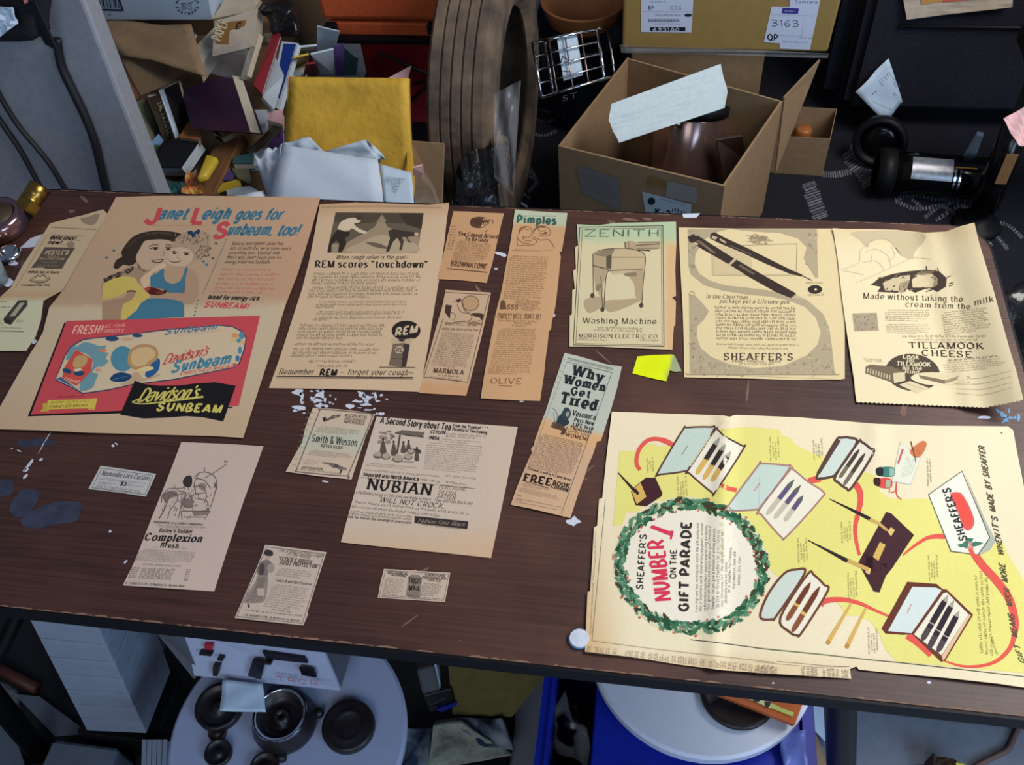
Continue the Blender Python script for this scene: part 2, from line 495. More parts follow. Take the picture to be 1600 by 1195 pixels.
oo = outline_round(TX0, TX1, TY0, TY1, 0.045)
def loc_(V, o): return [(v[0] - o.x, v[1] - o.y, v[2] - o.z) for v in V]
oi = outline_round(TX0 + 0.003, TX1 - 0.003, TY0 + 0.003, TY1 - 0.003, 0.043)
V, F = prism(oi, ZT - 0.018, ZT)
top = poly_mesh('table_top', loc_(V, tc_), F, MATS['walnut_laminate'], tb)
# rim band round the slab
n = len(oo)
V = [(x, y, ZT - 0.0006) for x, y in oo] + [(x, y, ZT - 0.019) for x, y in oo] + [(x, y, ZT - 0.0006) for x, y in oi] + [(x, y, ZT - 0.019) for x, y in oi]
F = []
for i in range(n):
    j = (i + 1) % n
    F += [(i, j, n + j, n + i), (2 * n + i, 2 * n + j, j, i), (n + i, n + j, 3 * n + j, 3 * n + i)]
poly_mesh('edge_trim', loc_(V, tc_), F, MATS['black_edge'], tb)
# steel apron under the top and the folding legs
def tube_mesh(bm, pts, r, seg=10, cap=True):
    rings = []
    up0 = Vector((0, 0, 1))
    for i, p in enumerate(pts):
        p = Vector(p)
        d = (Vector(pts[min(i + 1, len(pts) - 1)]) - Vector(pts[max(i - 1, 0)])).normalized()
        a = d.cross(up0)
        if a.length < 1e-3: a = d.cross(Vector((1, 0, 0)))
        a.normalize(); b = d.cross(a)
        rr = r[i] if isinstance(r, (list, tuple)) else r
        rings.append([bm.verts.new(p + a * rr * math.cos(2 * math.pi * k / seg) + b * rr * math.sin(2 * math.pi * k / seg)) for k in range(seg)])
    for q, w in zip(rings, rings[1:]):
        for k in range(seg): bm.faces.new((q[k], q[(k + 1) % seg], w[(k + 1) % seg], w[k]))
    if cap:
        bm.faces.new(rings[0][::-1]); bm.faces.new(rings[-1])
def bm_obj(name, bm, m, parent=None, smooth=False, off=None):
    if off is not None:
        for v in bm.verts: v.co -= off
    bmesh.ops.recalc_face_normals(bm, faces=bm.faces)
    for f in bm.faces: f.smooth = smooth
    me = bpy.data.meshes.new(name); bm.to_mesh(me); bm.free()
    return link(name, me, m, parent)
def tube(name, pts, r, m, parent=None, seg=10, off=None, smooth=True):
    bm = bmesh.new(); tube_mesh(bm, pts, r, seg)
    return bm_obj(name, bm, m, parent, smooth, off)
for k in (0, 1):
    sx = -1 if k == 0 else 1
    for yy, sy in ((TY0 + 0.07, -1), (TY1 - 0.07, 1)):
        x0 = TX0 + 0.075 if k == 0 else TX1 - 0.215
        tube('leg', [(x0, yy, ZT - 0.02), (x0 + sx * 0.02, yy, ZT - 0.1), (x0 + sx * 0.15, yy + sy * 0.01, 0.0)], 0.0165, MATS['black_steel'], tb, 12, tc_)
        tube('folding_brace', [(x0 + sx * 0.045, yy, ZT - 0.21), (x0 - sx * 0.05, yy + sy * -0.012, ZT - 0.02)] if k == 0 else [(x0 + 0.04, yy, ZT - 0.2), (x0 + 0.075, yy + sy * -0.015, ZT - 0.02)], 0.009, MATS['black_steel'], tb, 8, tc_)
    xx = (TX0 - 0.005) if k == 0 else (TX1 - 0.125)
    tube('leg_crossbar', [(xx, TY0 + 0.07, 0.32), (xx, TY1 - 0.07, 0.32)], 0.011, MATS['black_steel'], tb, 10, tc_)
# scuffs, chips, paint and painted-on reflection haze on the laminate: one marked layer of the top
def blotch(cx, cy, rx, ry, n=9, jit=0.45, rnd=RND, tilt=0.0):
    o = []
    for i in range(n):
        a = 2 * math.pi * i / n; k = 1 + rnd.uniform(-jit, jit)
        x, y = rx * k * math.cos(a), ry * k * math.sin(a)
        o.append((cx + x * math.cos(tilt) - y * math.sin(tilt), cy + x * math.sin(tilt) + y * math.cos(tilt)))
    return cr(o, True, 3)
def marks(name, polys, m, dz=0.00012):
    for q in polys:
        me = bpy.data.meshes.new(name); me.from_pydata([P(x, y, ZT + dz) - tc_ for x, y in q], [], [tuple(range(len(q)))])
        bm = bmesh.new(); bm.from_mesh(me)
        for f in bm.faces:
            f.normal_update()
            if f.normal.z < 0: f.normal_flip()
        bmesh.ops.triangulate(bm, faces=bm.faces[:], ngon_method='EAR_CLIP')
        bm.to_mesh(me); bm.free()
        link(name, me, m, tb)
rr = random.Random(11)
kk = Crop(430, 590, 640, 720)
wp = []
for (x, y, a, b) in [(265, 170, 65, 32), (320, 235, 26, 45), (320, 300, 26, 20), (285, 365, 75, 24), (240, 395, 30, 16), (545, 190, 62, 42), (520, 150, 60, 14), (490, 270, 68, 30), (440, 245, 25, 20), (590, 262, 22, 30),
                     (520, 330, 40, 24), (610, 335, 40, 14), (655, 295, 18, 14), (1035, 190, 48, 34), (1055, 235, 26, 30), (985, 285, 52, 20), (1085, 280, 26, 24), (1080, 320, 50, 14), (1195, 225, 16, 40), (1160, 185, 20, 8),
                     (1215, 275, 34, 12), (1260, 208, 18, 12), (885, 345, 44, 26), (1005, 358, 28, 6), (1100, 385, 40, 12), (1180, 372, 20, 14), (1265, 425, 34, 18), (1215, 430, 20, 12), (1110, 235, 60, 18), (430, 160, 18, 8), (345, 420, 20, 5), (690, 310, 18, 8), (720, 260, 8, 16), (655, 215, 8, 16), (1330, 255, 20, 6)]:
    wp.append([kk(p) for p in blotch(x, y, a, b, 10, 0.5, rr)])
k2 = Crop(0, 640, 280, 960)
for (x, y, a, b, t) in [(170, 320, 40, 8, -0.9), (150, 352, 18, 9, -.4), (150, 388, 18, 8, -.8), (245, 215, 45, 2.5, -1.1), (275, 165, 40, 2.5, -1.0), (240, 290, 14, 7, -.5), (660, 210, 9, 7, 0), (678, 198, 10, 4, .6), (642, 710, 8, 8, 0), (732, 888, 14, 6, -.6), (112, 240, 12, 4, .4), (70, 225, 8, 2, 0)]:
    wp.append([k2(p) for p in blotch(x, y, a, b, 8, 0.25, rr, t)])
wp += [blotch(52, 533, 5, 3.5, 8, .15, rr), blotch(100, 450, 9, 4, 8, .3, rr, -.6), blotch(12, 440, 12, 7, 8, .3, rr), blotch(20, 411, 7, 3, 8, .3, rr), blotch(1538, 652, 8, 2, 7, .4, rr),
       blotch(1452, 1066, 3, 2, 7, .2, rr), blotch(1208, 1067, 2.2, 1.4, 6, .2, rr), blotch(783, 397, 8, 3, 7, .4, rr, .3), blotch(775, 420, 3, 1.5, 6, .3, rr), blotch(864, 492, 3, 3, 6, .4, rr),
       blotch(815, 627, 4, 1.5, 6, .4, rr), blotch(640, 395, 3, 3, 6, .4, rr), blotch(508, 752, 5, 1.6, 6, .4, rr), blotch(895, 815, 10, 7, 9, .4, rr)]
marks('paint_fleck', wp, MATS['paint_white'])
k3 = Crop(1480, 560, 1600, 720)
bl = [[k3(p) for p in blotch(x, y, a, b, 8, 0.35, rr, t)] for (x, y, a, b, t) in [(590, 612, 30, 16, .8), (645, 660, 50, 30, .7), (690, 720, 30, 24, .8), (722, 612, 9, 24, 0), (740, 690, 40, 14, .2), (790, 690, 22, 16, 0), (830, 690, 18, 40, .2), (650, 745, 16, 10, -.6)]]
marks('blue_paint_splash', bl, MATS['paint_blue'], 0.0003)
hz = [[k2(p) for p in q] for q in (cr(pts_('120,640 230,570 330,540 470,540 465,600 440,650 320,670 180,695'), True, 4), cr(pts_('60,560 130,470 230,480 200,560 150,620 80,620'), True, 4), cr(pts_('0,420 70,410 70,490 0,500'), True, 4), cr(pts_('110,180 260,170 330,190 260,210 130,215'), True, 4))]
marks('blue_haze_stain', hz, MATS['paint_haze'], 0.00008)  # bluish reflection on the left of the top, painted as flat patches
sc = []
for (x, y, a, b, t) in [(139, 296, 2, 1, 0), (132, 312, 8, 3, .7), (112, 330, 6, 2, 0), (1480, 615, 12, 3, .1), (935, 640, 2, 8, .2), (912, 740, 22, 1.6, -.7), (915, 748, 3, 1, 0), (748, 452, 8, 1.8, .9), (940, 555, 16, 1.2, .7), (1168, 612, 2, 14, .1), (1413, 640, 5, 10, .1), (1522, 1075, 1, 8, 0), (640, 970, 14, 1.2, -.6), (365, 765, 9, 3, -.3), (655, 895, 14, 2, -.5),
                        (720, 1000, 2, 1, 0), (985, 343, 12, 2.5, 0), (1010, 342, 8, 2, .1), (955, 347, 6, 2.5, .3)]:
    sc.append(blotch(x, y, a, b, 9, 0.4, rr, t))
marks('scuff', sc, MATS['scuff'], 0.0001)
# chipped pale line along the front and back edges
ed = []
for y0_, pr in ((TY0 + 0.0035, 0.8), (TY1 - 0.0035, 0.6)):
    x = TX0 + 0.05
    while x < TX1 - 0.05:
        L = rr.uniform(0.004, 0.03)
        if rr.random() < pr:
            w = rr.uniform(0.0005, 0.0016)
            s_ = 1 if y0_ < 0.5 else -1
            ed.append([(x, y0_ - 0.0005 * s_), (x + L, y0_ - 0.0005 * s_), (x + L * 0.85, y0_ + w * s_ * rr.uniform(.2, 1)), (x + L * 0.5, y0_ + w * s_), (x + L * 0.2, y0_ + w * s_ * rr.uniform(.1, .8))])
        x += L
for s_ in (0, 1):
    V, F = [], []
    for q in ed:
        if (q[0][1] > 0.5) != bool(s_): continue
        i0 = len(V); V += [(a - tc_.x, b - tc_.y, ZT + 0.0002) for a, b in q]; F.append(tuple(range(i0, i0 + 5)))
    poly_mesh('worn_edge', V, F, MATS['worn_edge'], tb)['kind'] = 'stuff'
# ------------------------------------------------------------------ clippings on the table
def wav(cx, cy, amp, lx, ly, ph=0.0):
    return lambda x, y: amp * (1 + math.sin((x - cx) / lx + ph) * math.cos((y - cy) / ly))
RED = (202, 78, 84); BLU = (72, 120, 140); YEL = (212, 196, 100)
# ---- colour page with bread panel
J1 = Crop(160, 300, 510, 500); J2 = Crop(40, 480, 410, 680)
def jh(x, y):                                   # gentle wave and a fold across the page
    f = 476 + (x - 70) * -0.012
    return 0.0012 + 0.0025 * math.exp(-((y - f) / 16.0) ** 2) + 0.0008 * math.sin(x / 60.0)
def jtint(x, y):
    f = 477 - (x - 70) * 0.012
    a = mixc((190, 158, 128), (200, 156, 124), sstep(330, 490, x))
    a = mixc(a, (202, 164, 130), sstep(420, 320, y) * 0.6)
    b = mixc((204, 182, 150), (200, 170, 138), sstep(560, 680, y))
    return mixc(a, b, sstep(f - 3, f + 4, y))
sh = Sheet('newspaper_clipping', 'large folded colour newspaper page with red bread panel and smiling woman', 'clipping',
           pts_('181,308 240,306 330,306 420,307 500.5,309 496,325 485,364 474,400 464,431 453,459 446,477 432,523 415,575 398,628 380,684 330,681 250,679 140,676 60,672 -22,670 0,635 22,596 46,554 57,537 67,519 77,480 102,449 130,399 155,357'),
           (200, 165, 125), up=(0.36, -0.93), h=jh, base=0.0012)
sh.colf = jtint
sh.c = J1
sh.part('illustration')
hair = (58, 46, 38); skin = (196, 166, 138); skin2 = (166, 136, 110); fur = (120, 98, 80)
sh.poly('0,640 60,600 140,560 200,530 270,545 310,590 330,640 260,650 200,620 120,630 40,680 0,700', skin2, 1, True)
for i in range(60):
    x = RND.uniform(10, 220); y = 640 - x * 0.42 + RND.uniform(-16, 14)
    sh.ell((x, y), RND.uniform(6, 14), RND.uniform(4, 8), mixc(fur, (60, 50, 42), RND.random()), 2, 7)
sh.poly('80,530 100,485 140,460 135,430 160,385 205,330 270,295 370,276 460,278 545,292 565,310 540,350 500,352 430,338 370,342 320,370 280,402 250,440 240,500 200,525 150,520 110,548 88,545', hair, 2, True)
for k in range(5): sh.line([(170 + k * 22, 400 - k * 18), (250 + k * 25, 330 - k * 10), (360 + k * 30, 300 - k * 2), (500, 300 + k * 6)], 6, (84, 68, 56), 3, True)
sh.poly('300,352 350,342 420,338 490,352 512,400 505,450 470,480 452,505 420,530 370,552 320,560 280,545 248,500 240,460 262,415', skin, 3, True)
sh.poly('320,560 370,552 420,530 440,520 380,575 350,620 320,610', skin2, 3, True)
sh.poly('248,500 280,545 320,560 300,570 255,540', (132, 102, 82), 4)
sh.line('338,408 360,398 385,396 405,400', 7, (70, 54, 46), 4, True); sh.line('330,392 360,378 400,378', 5, (84, 66, 54), 4, True)
sh.ell((380, 405), 15, 8, (60, 48, 42), 5, 10); sh.ell((470, 408), 16, 8, (60, 48, 42), 5, 10); sh.line('448,398 470,392 495,398', 6, (70, 54, 46), 4, True); sh.line('450,380 475,376 500,384', 5, (84, 66, 54), 4, True)
sh.line('430,410 442,440 428,452 412,450', 4, (140, 108, 88), 4, True)
sh.poly('348,488 385,484 435,478 425,498 395,508 365,502', (96, 52, 46), 4, True); sh.poly('360,490 395,487 425,484 410,496 380,498', (216, 196, 170), 5, True)
sh.poly('498,400 520,340 560,300 620,280 700,278 760,300 775,335 765,385 735,425 690,470 650,500 625,515 640,450 610,400 550,390', (178, 150, 122), 4, True)
for i in range(120):
    x, y = RND.uniform(520, 765), RND.uniform(285, 470)
    if (x - 500) * 0.5 > y - 300 or x > 640 or y < 360: sh.line([(x, y), (x + RND.uniform(-8, 14), y + 10), (x + RND.uniform(-20, 8), y + 18)], 5, mixc((96, 76, 60), (200, 172, 138), RND.random()), 5, True)
sh.poly('482,430 505,405 550,392 605,400 645,440 640,490 610,520 560,535 500,528 462,510 452,485 470,470', (204, 174, 146), 5, True)
sh.ell((513, 436), 13, 8, (64, 50, 42), 6, 9, 0.4); sh.ell((600, 444), 16, 7, (64, 50, 42), 6, 9); sh.line('495,425 515,422 535,434', 5, (90, 70, 56), 6, True); sh.line('575,436 600,430 625,440', 5, (90, 70, 56), 6, True)
sh.line('478,490 505,500 540,498 562,488', 6, (100, 62, 54), 6, True); sh.line('545,445 535,470 548,475', 4, (150, 118, 94), 6, True); sh.ell((470, 478), 10, 8, (200, 150, 124), 6)
sh.poly('608,280 640,276 650,290 685,264 700,275 690,300 660,300 668,318 640,326 635,305 615,308', (34, 66, 88), 6)
sh.poly('0,655 80,618 150,600 230,610 262,660 290,690 345,745 300,775 270,795 235,860 165,912 120,912 140,820 170,770 228,750 240,715 195,700 100,750 0,775', (208, 182, 96), 3)
sh.poly('0,785 60,770 150,755 190,715 236,712 215,765 150,800 135,860 130,912 0,912', (168, 136, 108), 4)
sh.line('175,712 205,705 238,712', 9, (70, 42, 34), 5, True)
sh.poly('272,618 330,570 400,520 445,508 452,530 400,560 350,590 338,660 300,690 280,660', (214, 180, 148), 5, True)
sh.poly('450,545 520,530 590,535 600,560 570,620 540,650 490,660 450,640 430,590', (186, 152, 122), 5)
sh.poly('340,606 400,572 432,545 442,560 438,600 455,640 500,656 550,642 575,600 590,545 604,530 612,545 590,610 585,718 480,718 440,695 345,672', BLU, 6)
sh.poly('612,548 660,562 690,640 684,735 650,790 600,795 540,775 450,762 350,758 340,740 400,725 470,722 560,728 588,716 590,620', (178, 146, 118), 6, False)
sh.line('590,620 586,700 560,728', 4, (120, 92, 74), 7, True)
sh.poly('298,690 325,676 380,684 420,702 468,700 455,722 400,738 340,730', (88, 34, 30), 7); sh.poly('300,690 330,676 345,690 320,715', (176, 70, 58), 8); sh.poly('380,712 440,706 430,724 390,730', (120, 60, 48), 8)
sh.poly('275,795 320,762 400,758 500,766 560,778 582,800 585,892 165,912 205,875 245,845', BLU, 6)
for (x, y) in ((30, 468), (82, 418), (812, 366), (770, 402), (722, 496), (745, 518), (790, 472)):
    for a in range(3):
        sh.line([(x - 10 * math.cos(a * 1.05), y - 10 * math.sin(a * 1.05)), (x + 10 * math.cos(a * 1.05), y + 10 * math.sin(a * 1.05))], 6, BLU if y > 480 or x < 60 else (88, 110, 118), 2)
sh.part('headline')
sh.text('J', (300, 218), (392, 218), 112, 'heavy', RED, 4, (0.34, -0.94)); sh.text('anet', (398, 190), (592, 190), 84, 'ibold', BLU, 3)
sh.text('L', (628, 218), (712, 220), 112, 'heavy', RED, 4, (0.34, -0.94)); sh.text('eigh', (712, 190), (895, 190), 84, 'ibold', BLU, 3)
sh.text('goes for', (950, 192), (1268, 195), 80, 'ibold', BLU, 3)
sh.text('S', (802, 322), (880, 322), 106, 'heavy', RED, 4, (0.34, -0.94)); sh.text('unbeam, too!', (886, 304), (1388, 308), 84, 'ibold', BLU, 3)
sh.part('sheet')
for t, a, b in (('Beauty and talent! Janet has', (925, 378), (1290, 378)), ('lots of both! But an actress needs', (910, 412), (1345, 414)), ('something else. Vitality! And', (900, 443), (1260, 445)), ("that's why Janet Leigh goes for", (888, 475), (1278, 478)), ('energy bread like Sunbeam.', (875, 508), (1200, 510))):
    sh.text(t, a, b, 25, 'sans', (70, 58, 52), 2)
for a, b in (((850, 560), (1205, 562)), ((840, 594), (1270, 597)), ((826, 628), (1225, 631)), ((812, 662), (1236, 665)), ((796, 694), (1232, 697)), ((784, 722), (1145, 725))): sh.micro(a, b, 20, (205, 108, 92), 2)
sh.text('bread for energy-rich', (752, 762), (1112, 774), 32, 'ibold', (40, 40, 44), 2); sh.text('SUNBEAM!', (728, 820), (1035, 834), 40, 'ibold', (206, 80, 84), 2)
sh.dots((885, 340), (720, 722), 26, 5, (70, 88, 100)); sh.dots((682, 775), (658, 880), 5, 7, (60, 96, 120))
sh.line('330,238 740,238', 4, (206, 150, 118), 2)
sh.c = J2
sh.part('bread_panel')
BK = (30, 27, 30)
sh.poly('262,103 310,103 310,700 1400,672 1398,680 640,716 15,737', BK, 1)
sh.poly('277,92 1585,57 1440,665 35,725', RED, 2)
CRM = (214, 190, 156)
sh.poly('200,485 225,420 262,330 300,268 345,238 390,215 480,204 700,180 950,148 1310,118 1400,128 1465,160 1494,205 1480,290 1445,385 1405,410 1000,492 720,525 560,562 385,586 310,545 212,500', (40, 62, 92), 3)
sh.poly('206,480 232,420 268,332 306,274 350,244 392,222 480,210 700,187 950,155 1310,125 1396,134 1458,166 1486,208 1472,288 1438,380 1402,404 1000,484 720,518 560,554 388,578 314,538 218,494', CRM, 4)
LB = (112, 152, 162)
sh.poly('350,262 400,235 450,245 500,262 545,258 530,300 560,310 540,345 560,365 520,400 480,405 450,440 490,450 470,500 455,540 400,565 365,556 372,500 400,470 440,430 455,380 440,340 400,310 330,290', LB, 5, True, 3)
sh.poly('300,275 345,245 318,330 285,360 270,350', LB, 5); sh.poly('212,485 235,470 320,530 380,570 314,534', (60, 100, 140), 5)
sh.poly('262,405 340,285 452,352 445,430 345,532 245,480', (208, 84, 72), 6)
sh.poly('318,390 340,335 395,325 418,350 400,395 345,410', (196, 160, 104), 7, True); sh.ell((280, 430), 32, 16, (40, 72, 106), 7, 12, .3); sh.ell((362, 446), 36, 18, (40, 72, 106), 7, 12); sh.poly('320,420 370,410 385,425 340,436', (226, 206, 170), 8); sh.text('bread', (255, 488), (352, 512), 22, 'script', (236, 200, 176), 7)
sh.ell((655, 348), 80, 86, (84, 138, 156), 5, 26); sh.poly('860,360 905,350 900,420 850,470 815,470 810,440', (44, 92, 140), 5, True)
sh.poly('690,375 700,300 740,262 800,248 868,262 895,300 890,350 850,380 830,420 760,420 720,415', (186, 146, 96), 6, True); sh.poly('712,365 720,305 760,278 820,268 868,290 872,335 835,362 800,390 745,400', (214, 180, 130), 7, True)
sh.poly('745,430 800,402 855,402 862,418 800,436', (226, 200, 140), 8, True)
sh.poly('570,490 600,450 660,440 716,462 690,495 630,505', (36, 66, 104), 6, True); sh.line('580,492 700,462', 3, (80, 130, 160), 7)
sh.poly('640,520 690,500 720,450 760,440 800,480 900,450 890,470 720,518', (196, 162, 130), 5, True)
for (x, y, a, b, cc) in ((585, 212, 46, 18, (48, 76, 110)), (755, 192, 36, 12, (48, 76, 110)), (690, 215, 40, 12, (196, 166, 130)), (520, 292, 30, 12, (220, 130, 92)), (490, 425, 24, 10, (214, 150, 120)), (1415, 190, 24, 16, (226, 150, 92)), (1400, 220, 16, 14, (222, 180, 110)), (1440, 225, 16, 16, (90, 150, 150)), (1460, 190, 20, 26, (90, 140, 160)), (1470, 235, 14, 12, (222, 180, 110)), (1448, 290, 14, 26, (80, 140, 170)), (1432, 345, 14, 22, (70, 120, 160)), (1415, 388, 14, 12, (200, 100, 80))):
    sh.ell((x, y), a, b, cc, 6, 10)
sh.text('Sunbeam', (942, 184), (1285, 148), 42, 'ibold', (88, 120, 142), 6); sh.micro((1025, 192), (1330, 160), 14, (190, 140, 120), 6)
sh.text("Davidson's", (925, 388), (1222, 322), 66, 'script', (196, 76, 76), 6, (0.2, -0.98)); sh.text('Sunbeam', (990, 438), (1375, 378), 72, 'ibold', (78, 134, 156), 7, (0.2, -0.98))
sh.text('ENRICHED BREAD', (1040, 460), (1398, 405), 24, 'ibold', (206, 110, 100), 6)
sh.text('FRESH!', (312, 180), (510, 172), 56, 'bold', (240, 176, 156), 4); sh.text('AT YOUR', (532, 140), (668, 132), 22, 'bold', (234, 160, 146), 4); sh.text("GROCER'S", (526, 172), (660, 166), 22, 'bold', (234, 160, 146), 4)
sh.poly('738,495 800,518 900,530 1040,528 1150,514 1280,506 1420,530 1336,770 1200,742 1090,734 950,744 800,750 640,724', BK, 9)
sh.text("Davidson's", (752, 640), (1150, 615), 92, 'scriptb', YEL, 10, (0.3, -0.95)); sh.line('718,642 800,652 1000,630 1200,604', 9, YEL, 10, True, False, lambda t: 0.5 + t); sh.line('720,640 760,622 790,632', 8, YEL, 10, True)
sh.text('SUNBEAM', (888, 694), (1316, 712), 54, 'heavy', YEL, 10)
sh.poly('148,628 300,624 482,614 470,682 300,686 150,690', (216, 190, 84), 8); sh.poly('112,650 148,646 150,690 160,704 95,704 118,682', (200, 170, 70), 7); sh.poly('430,650 486,632 470,660 468,692 420,692', (200, 170, 70), 7)
sh.text('ANNIVERSARY', (165, 652), (435, 640), 18, 'ital', (120, 96, 40), 9); sh.text('ENRICHED BREAD', (158, 680), (415, 668), 16, 'bold', (110, 86, 36), 9); sh.micro((215, 612), (395, 604), 14, (110, 40, 50), 6)
sh.build()

# ---- cough remedy column
R = Crop(400, 300, 720, 620)
sh = Sheet('newspaper_clipping', 'tall cough remedy advert with football photograph and black bottle', 'clipping', '372,72 560,62 760,66 1000,76 1128,62 1112,170 1100,290 1070,500 1040,680 1005,900 955,1166 700,1155 380,1148 75,1143 120,1020 160,900 215,730 270,560 310,400 340,250', (204, 174, 140), up=(0.2, -0.98), cr_=R, h=wav(560, 460, 0.0008, 30, 45), base=0.0004)
sh.colf = lambda x, y: mixc((210, 180, 146), (200, 160, 122), sstep(345, 318, y))
sh.line('380,88 700,82 1080,90', 10, (176, 146, 114), 1)
sh.part('photograph')
sh.poly('465,118 978,122 940,355 415,352', (104, 90, 74), 2)
sh.poly('465,118 978,122 966,190 700,175 560,190 455,170', (84, 72, 60), 3); sh.poly('830,122 978,122 966,215 880,190', (66, 56, 48), 4, False)
sh.poly('415,352 430,300 520,300 640,235 690,205 720,165 745,165 770,205 900,255 960,262 940,355', (160, 138, 112), 4)
sh.poly('530,352 620,290 740,250 860,285 930,300 925,352', (182, 160, 130), 5, True); sh.poly('700,178 735,130 762,168 745,176', (150, 130, 106), 5); sh.poly('640,292 720,300 770,330 700,322', (110, 94, 78), 6, True)
sh.poly('478,205 500,170 545,152 585,150 612,160 600,178 572,186 600,212 645,232 640,242 602,236 560,212 540,228 505,228 480,222', (216, 194, 164), 7, True); sh.poly('582,140 600,128 622,136 622,154 604,164 586,156', (78, 64, 54), 8, True)
sh.poly('476,218 545,226 548,250 520,270 528,300 500,352 478,352 486,300 470,280 440,310 440,352 418,352 430,290 450,250', (54, 46, 40), 7)
sh.poly('772,226 800,216 850,224 905,232 930,236 928,256 880,262 845,262 822,268 800,290 786,320 776,348 758,346 770,310 782,270', (66, 56, 48), 7); sh.poly('822,262 850,258 862,290 850,340 836,340 844,300', (74, 62, 54), 7); sh.ell((936, 246), 13, 11, (196, 174, 146), 8, 10); sh.line('880,258 890,285 905,292', 8, (84, 70, 60), 7, True)
sh.part('headline')
sh.text('When cough relief is the goal_', (466, 391), (888, 391), 24, 'ital', INK, 3); sh.text('REM scores "touchdown"', (345, 438), (996, 440), 38, 'sbold', (40, 34, 32), 3, (0.1, -1))
sh.text('Remember', (132, 1062), (332, 1064), 32, 'ital', INK, 3); sh.text('REM', (372, 1070), (468, 1070), 36, 'heavy', (36, 32, 32), 3); sh.text('_ forget your cough_', (486, 1064), (915, 1068), 32, 'ital', INK, 3)
sh.line('120,1075 918,1082', 6, INK, 2); sh.line('118,1084 916,1090', 3, INK, 2)
sh.part('sheet')
for y, a, b in ((482, 336, 965), (500, 332, 965), (520, 328, 962), (538, 322, 706), (562, 330, 950), (580, 310, 950), (600, 306, 946), (616, 300, 665)): sh.micro((a, y), (b, y), 16, INKG, 2)
for y, a, b in ((646, 370, 880), (662, 352, 878), (676, 350, 455), (704, 366, 866), (716, 350, 840), (738, 345, 862), (750, 335, 415)): sh.micro((a, y), (b, y - 2), 12, INKG, 2)
for y, a, b in ((782, 260, 752), (801, 250, 745), (820, 246, 740), (838, 240, 740), (856, 236, 510), (892, 226, 704), (922, 218, 722), (942, 212, 720), (960, 204, 570), (992, 310, 590), (1020, 356, 536)): sh.micro((a, y), (b, y + 2), 16, INKG, 2)
sh.part('bottle_picture')
sh.line('720,1022 930,1024', 6, (110, 94, 78), 2)
sh.ell((876, 808), 84, 58, (44, 38, 36), 3); sh.text('REM', (812, 838), (938, 818), 44, 'heavy', (206, 180, 148), 4)
sh.poly('800,855 850,862 920,850 896,884 860,880 808,888 792,875', (190, 166, 136), 3, True); sh.poly('832,852 868,854 865,872 836,872', (70, 60, 52), 4)
sh.poly('800,885 862,882 848,1020 776,1010', (118, 100, 84), 4); sh.poly('862,882 898,890 876,1018 848,1020', (66, 56, 50), 4); sh.ell((836, 920), 26, 22, (190, 166, 136), 5); sh.text('RL', (816, 932), (854, 932), 24, 'bold', (90, 76, 64), 6); sh.line('790,970 852,974', 4, (84, 72, 60), 5)
sh.build()

# ---- small orange tan clippings
B = Crop(640, 310, 960, 640)
sh = Sheet('newspaper_clipping', 'small tan hair dye advert with a head drawing above the beauty column', 'clipping', '248,72 330,74 430,80 534,84 515,160 495,250 470,360 436,478 300,464 162,456 180,360 200,280 222,180', (200, 154, 112), up=(0.22, -0.98), cr_=B, h=wav(705, 385, 0.0008, 26, 30))
for y in range(160, 300, 16): sh.micro((232 - (y - 160) * 0.14, y), (268 - (y - 160) * 0.14, y + 2), 11, (130, 94, 64), 1)
sh.part('illustration')
sh.poly('345,120 380,104 430,108 440,130 410,140 400,165 370,165 345,150', (92, 66, 50), 2, True); sh.line('400,165 420,160 440,140 450,120 470,125 470,145', 4, (110, 80, 58), 2, True)
for k in range(9): sh.line([(350 + k * 10, 112 + (k % 3) * 4), (362 + k * 11, 125 + (k % 2) * 8), (372 + k * 9, 150)], 3, (70, 50, 40), 3, True)
sh.line('430,190 440,178', 4, (90, 66, 50), 2); sh.ell((425, 118), 14, 8, (200, 148, 100), 3, 9)
sh.part('headline')
sh.text('You Cannot Afford', (275, 208), (496, 228), 22, 'sbold', (70, 48, 36), 3); sh.text('To Be Gray', (312, 238), (442, 246), 22, 'sbold', (70, 48, 36), 3); sh.text('BROWNATONE', (232, 380), (435, 398), 28, 'sbold', (84, 58, 42), 3)
sh.line('214,396 440,418', 5, (84, 58, 42), 2)
sh.part('sheet'); sh.block((272, 232), (476, 262), (440, 362), (240, 350), 11, (140, 98, 66), 0.66)
sh.build()
sh = Sheet('newspaper_clipping', 'tan beauty column with bordered text and reclining woman below the hair dye advert', 'clipping', '204,516 330,524 460,532 440,640 405,790 362,960 320,1116 190,1108 54,1100 72,1010 110,880 150,730 185,610', (202, 158, 116), up=(0.22, -0.98), cr_=B, h=wav(700, 530, 0.0007, 26, 40))
sh.colf = lambda x, y: mixc((200, 168, 136), (202, 154, 112), sstep(592, 600, y))
sh.line('204,530 450,545 328,1040 80,1010 190,680', 4, (120, 92, 70), 1)
sh.part('illustration')
sh.ell((345, 592), 48, 42, (188, 150, 112), 2); sh.line([(345 + 48 * math.cos(a / 8 * 6.283), 592 + 42 * math.sin(a / 8 * 6.283)) for a in range(9)], 4, (110, 84, 64), 3, True)
sh.poly('205,600 240,606 232,640 228,680 212,660 200,640', (70, 54, 44), 3); sh.poly('350,650 415,652 410,690 395,672 370,668', (76, 58, 46), 3, True)
sh.line('250,585 280,570 300,590 310,630 350,660 340,690 260,700 205,712', 4, (110, 84, 64), 3, True); sh.line('270,600 290,640 330,650', 3, (130, 100, 74), 3, True); sh.line('230,640 260,660 250,690', 3, (130, 100, 74), 3, True); sh.poly('268,572 290,566 286,584 270,588', (80, 60, 48), 4, True)
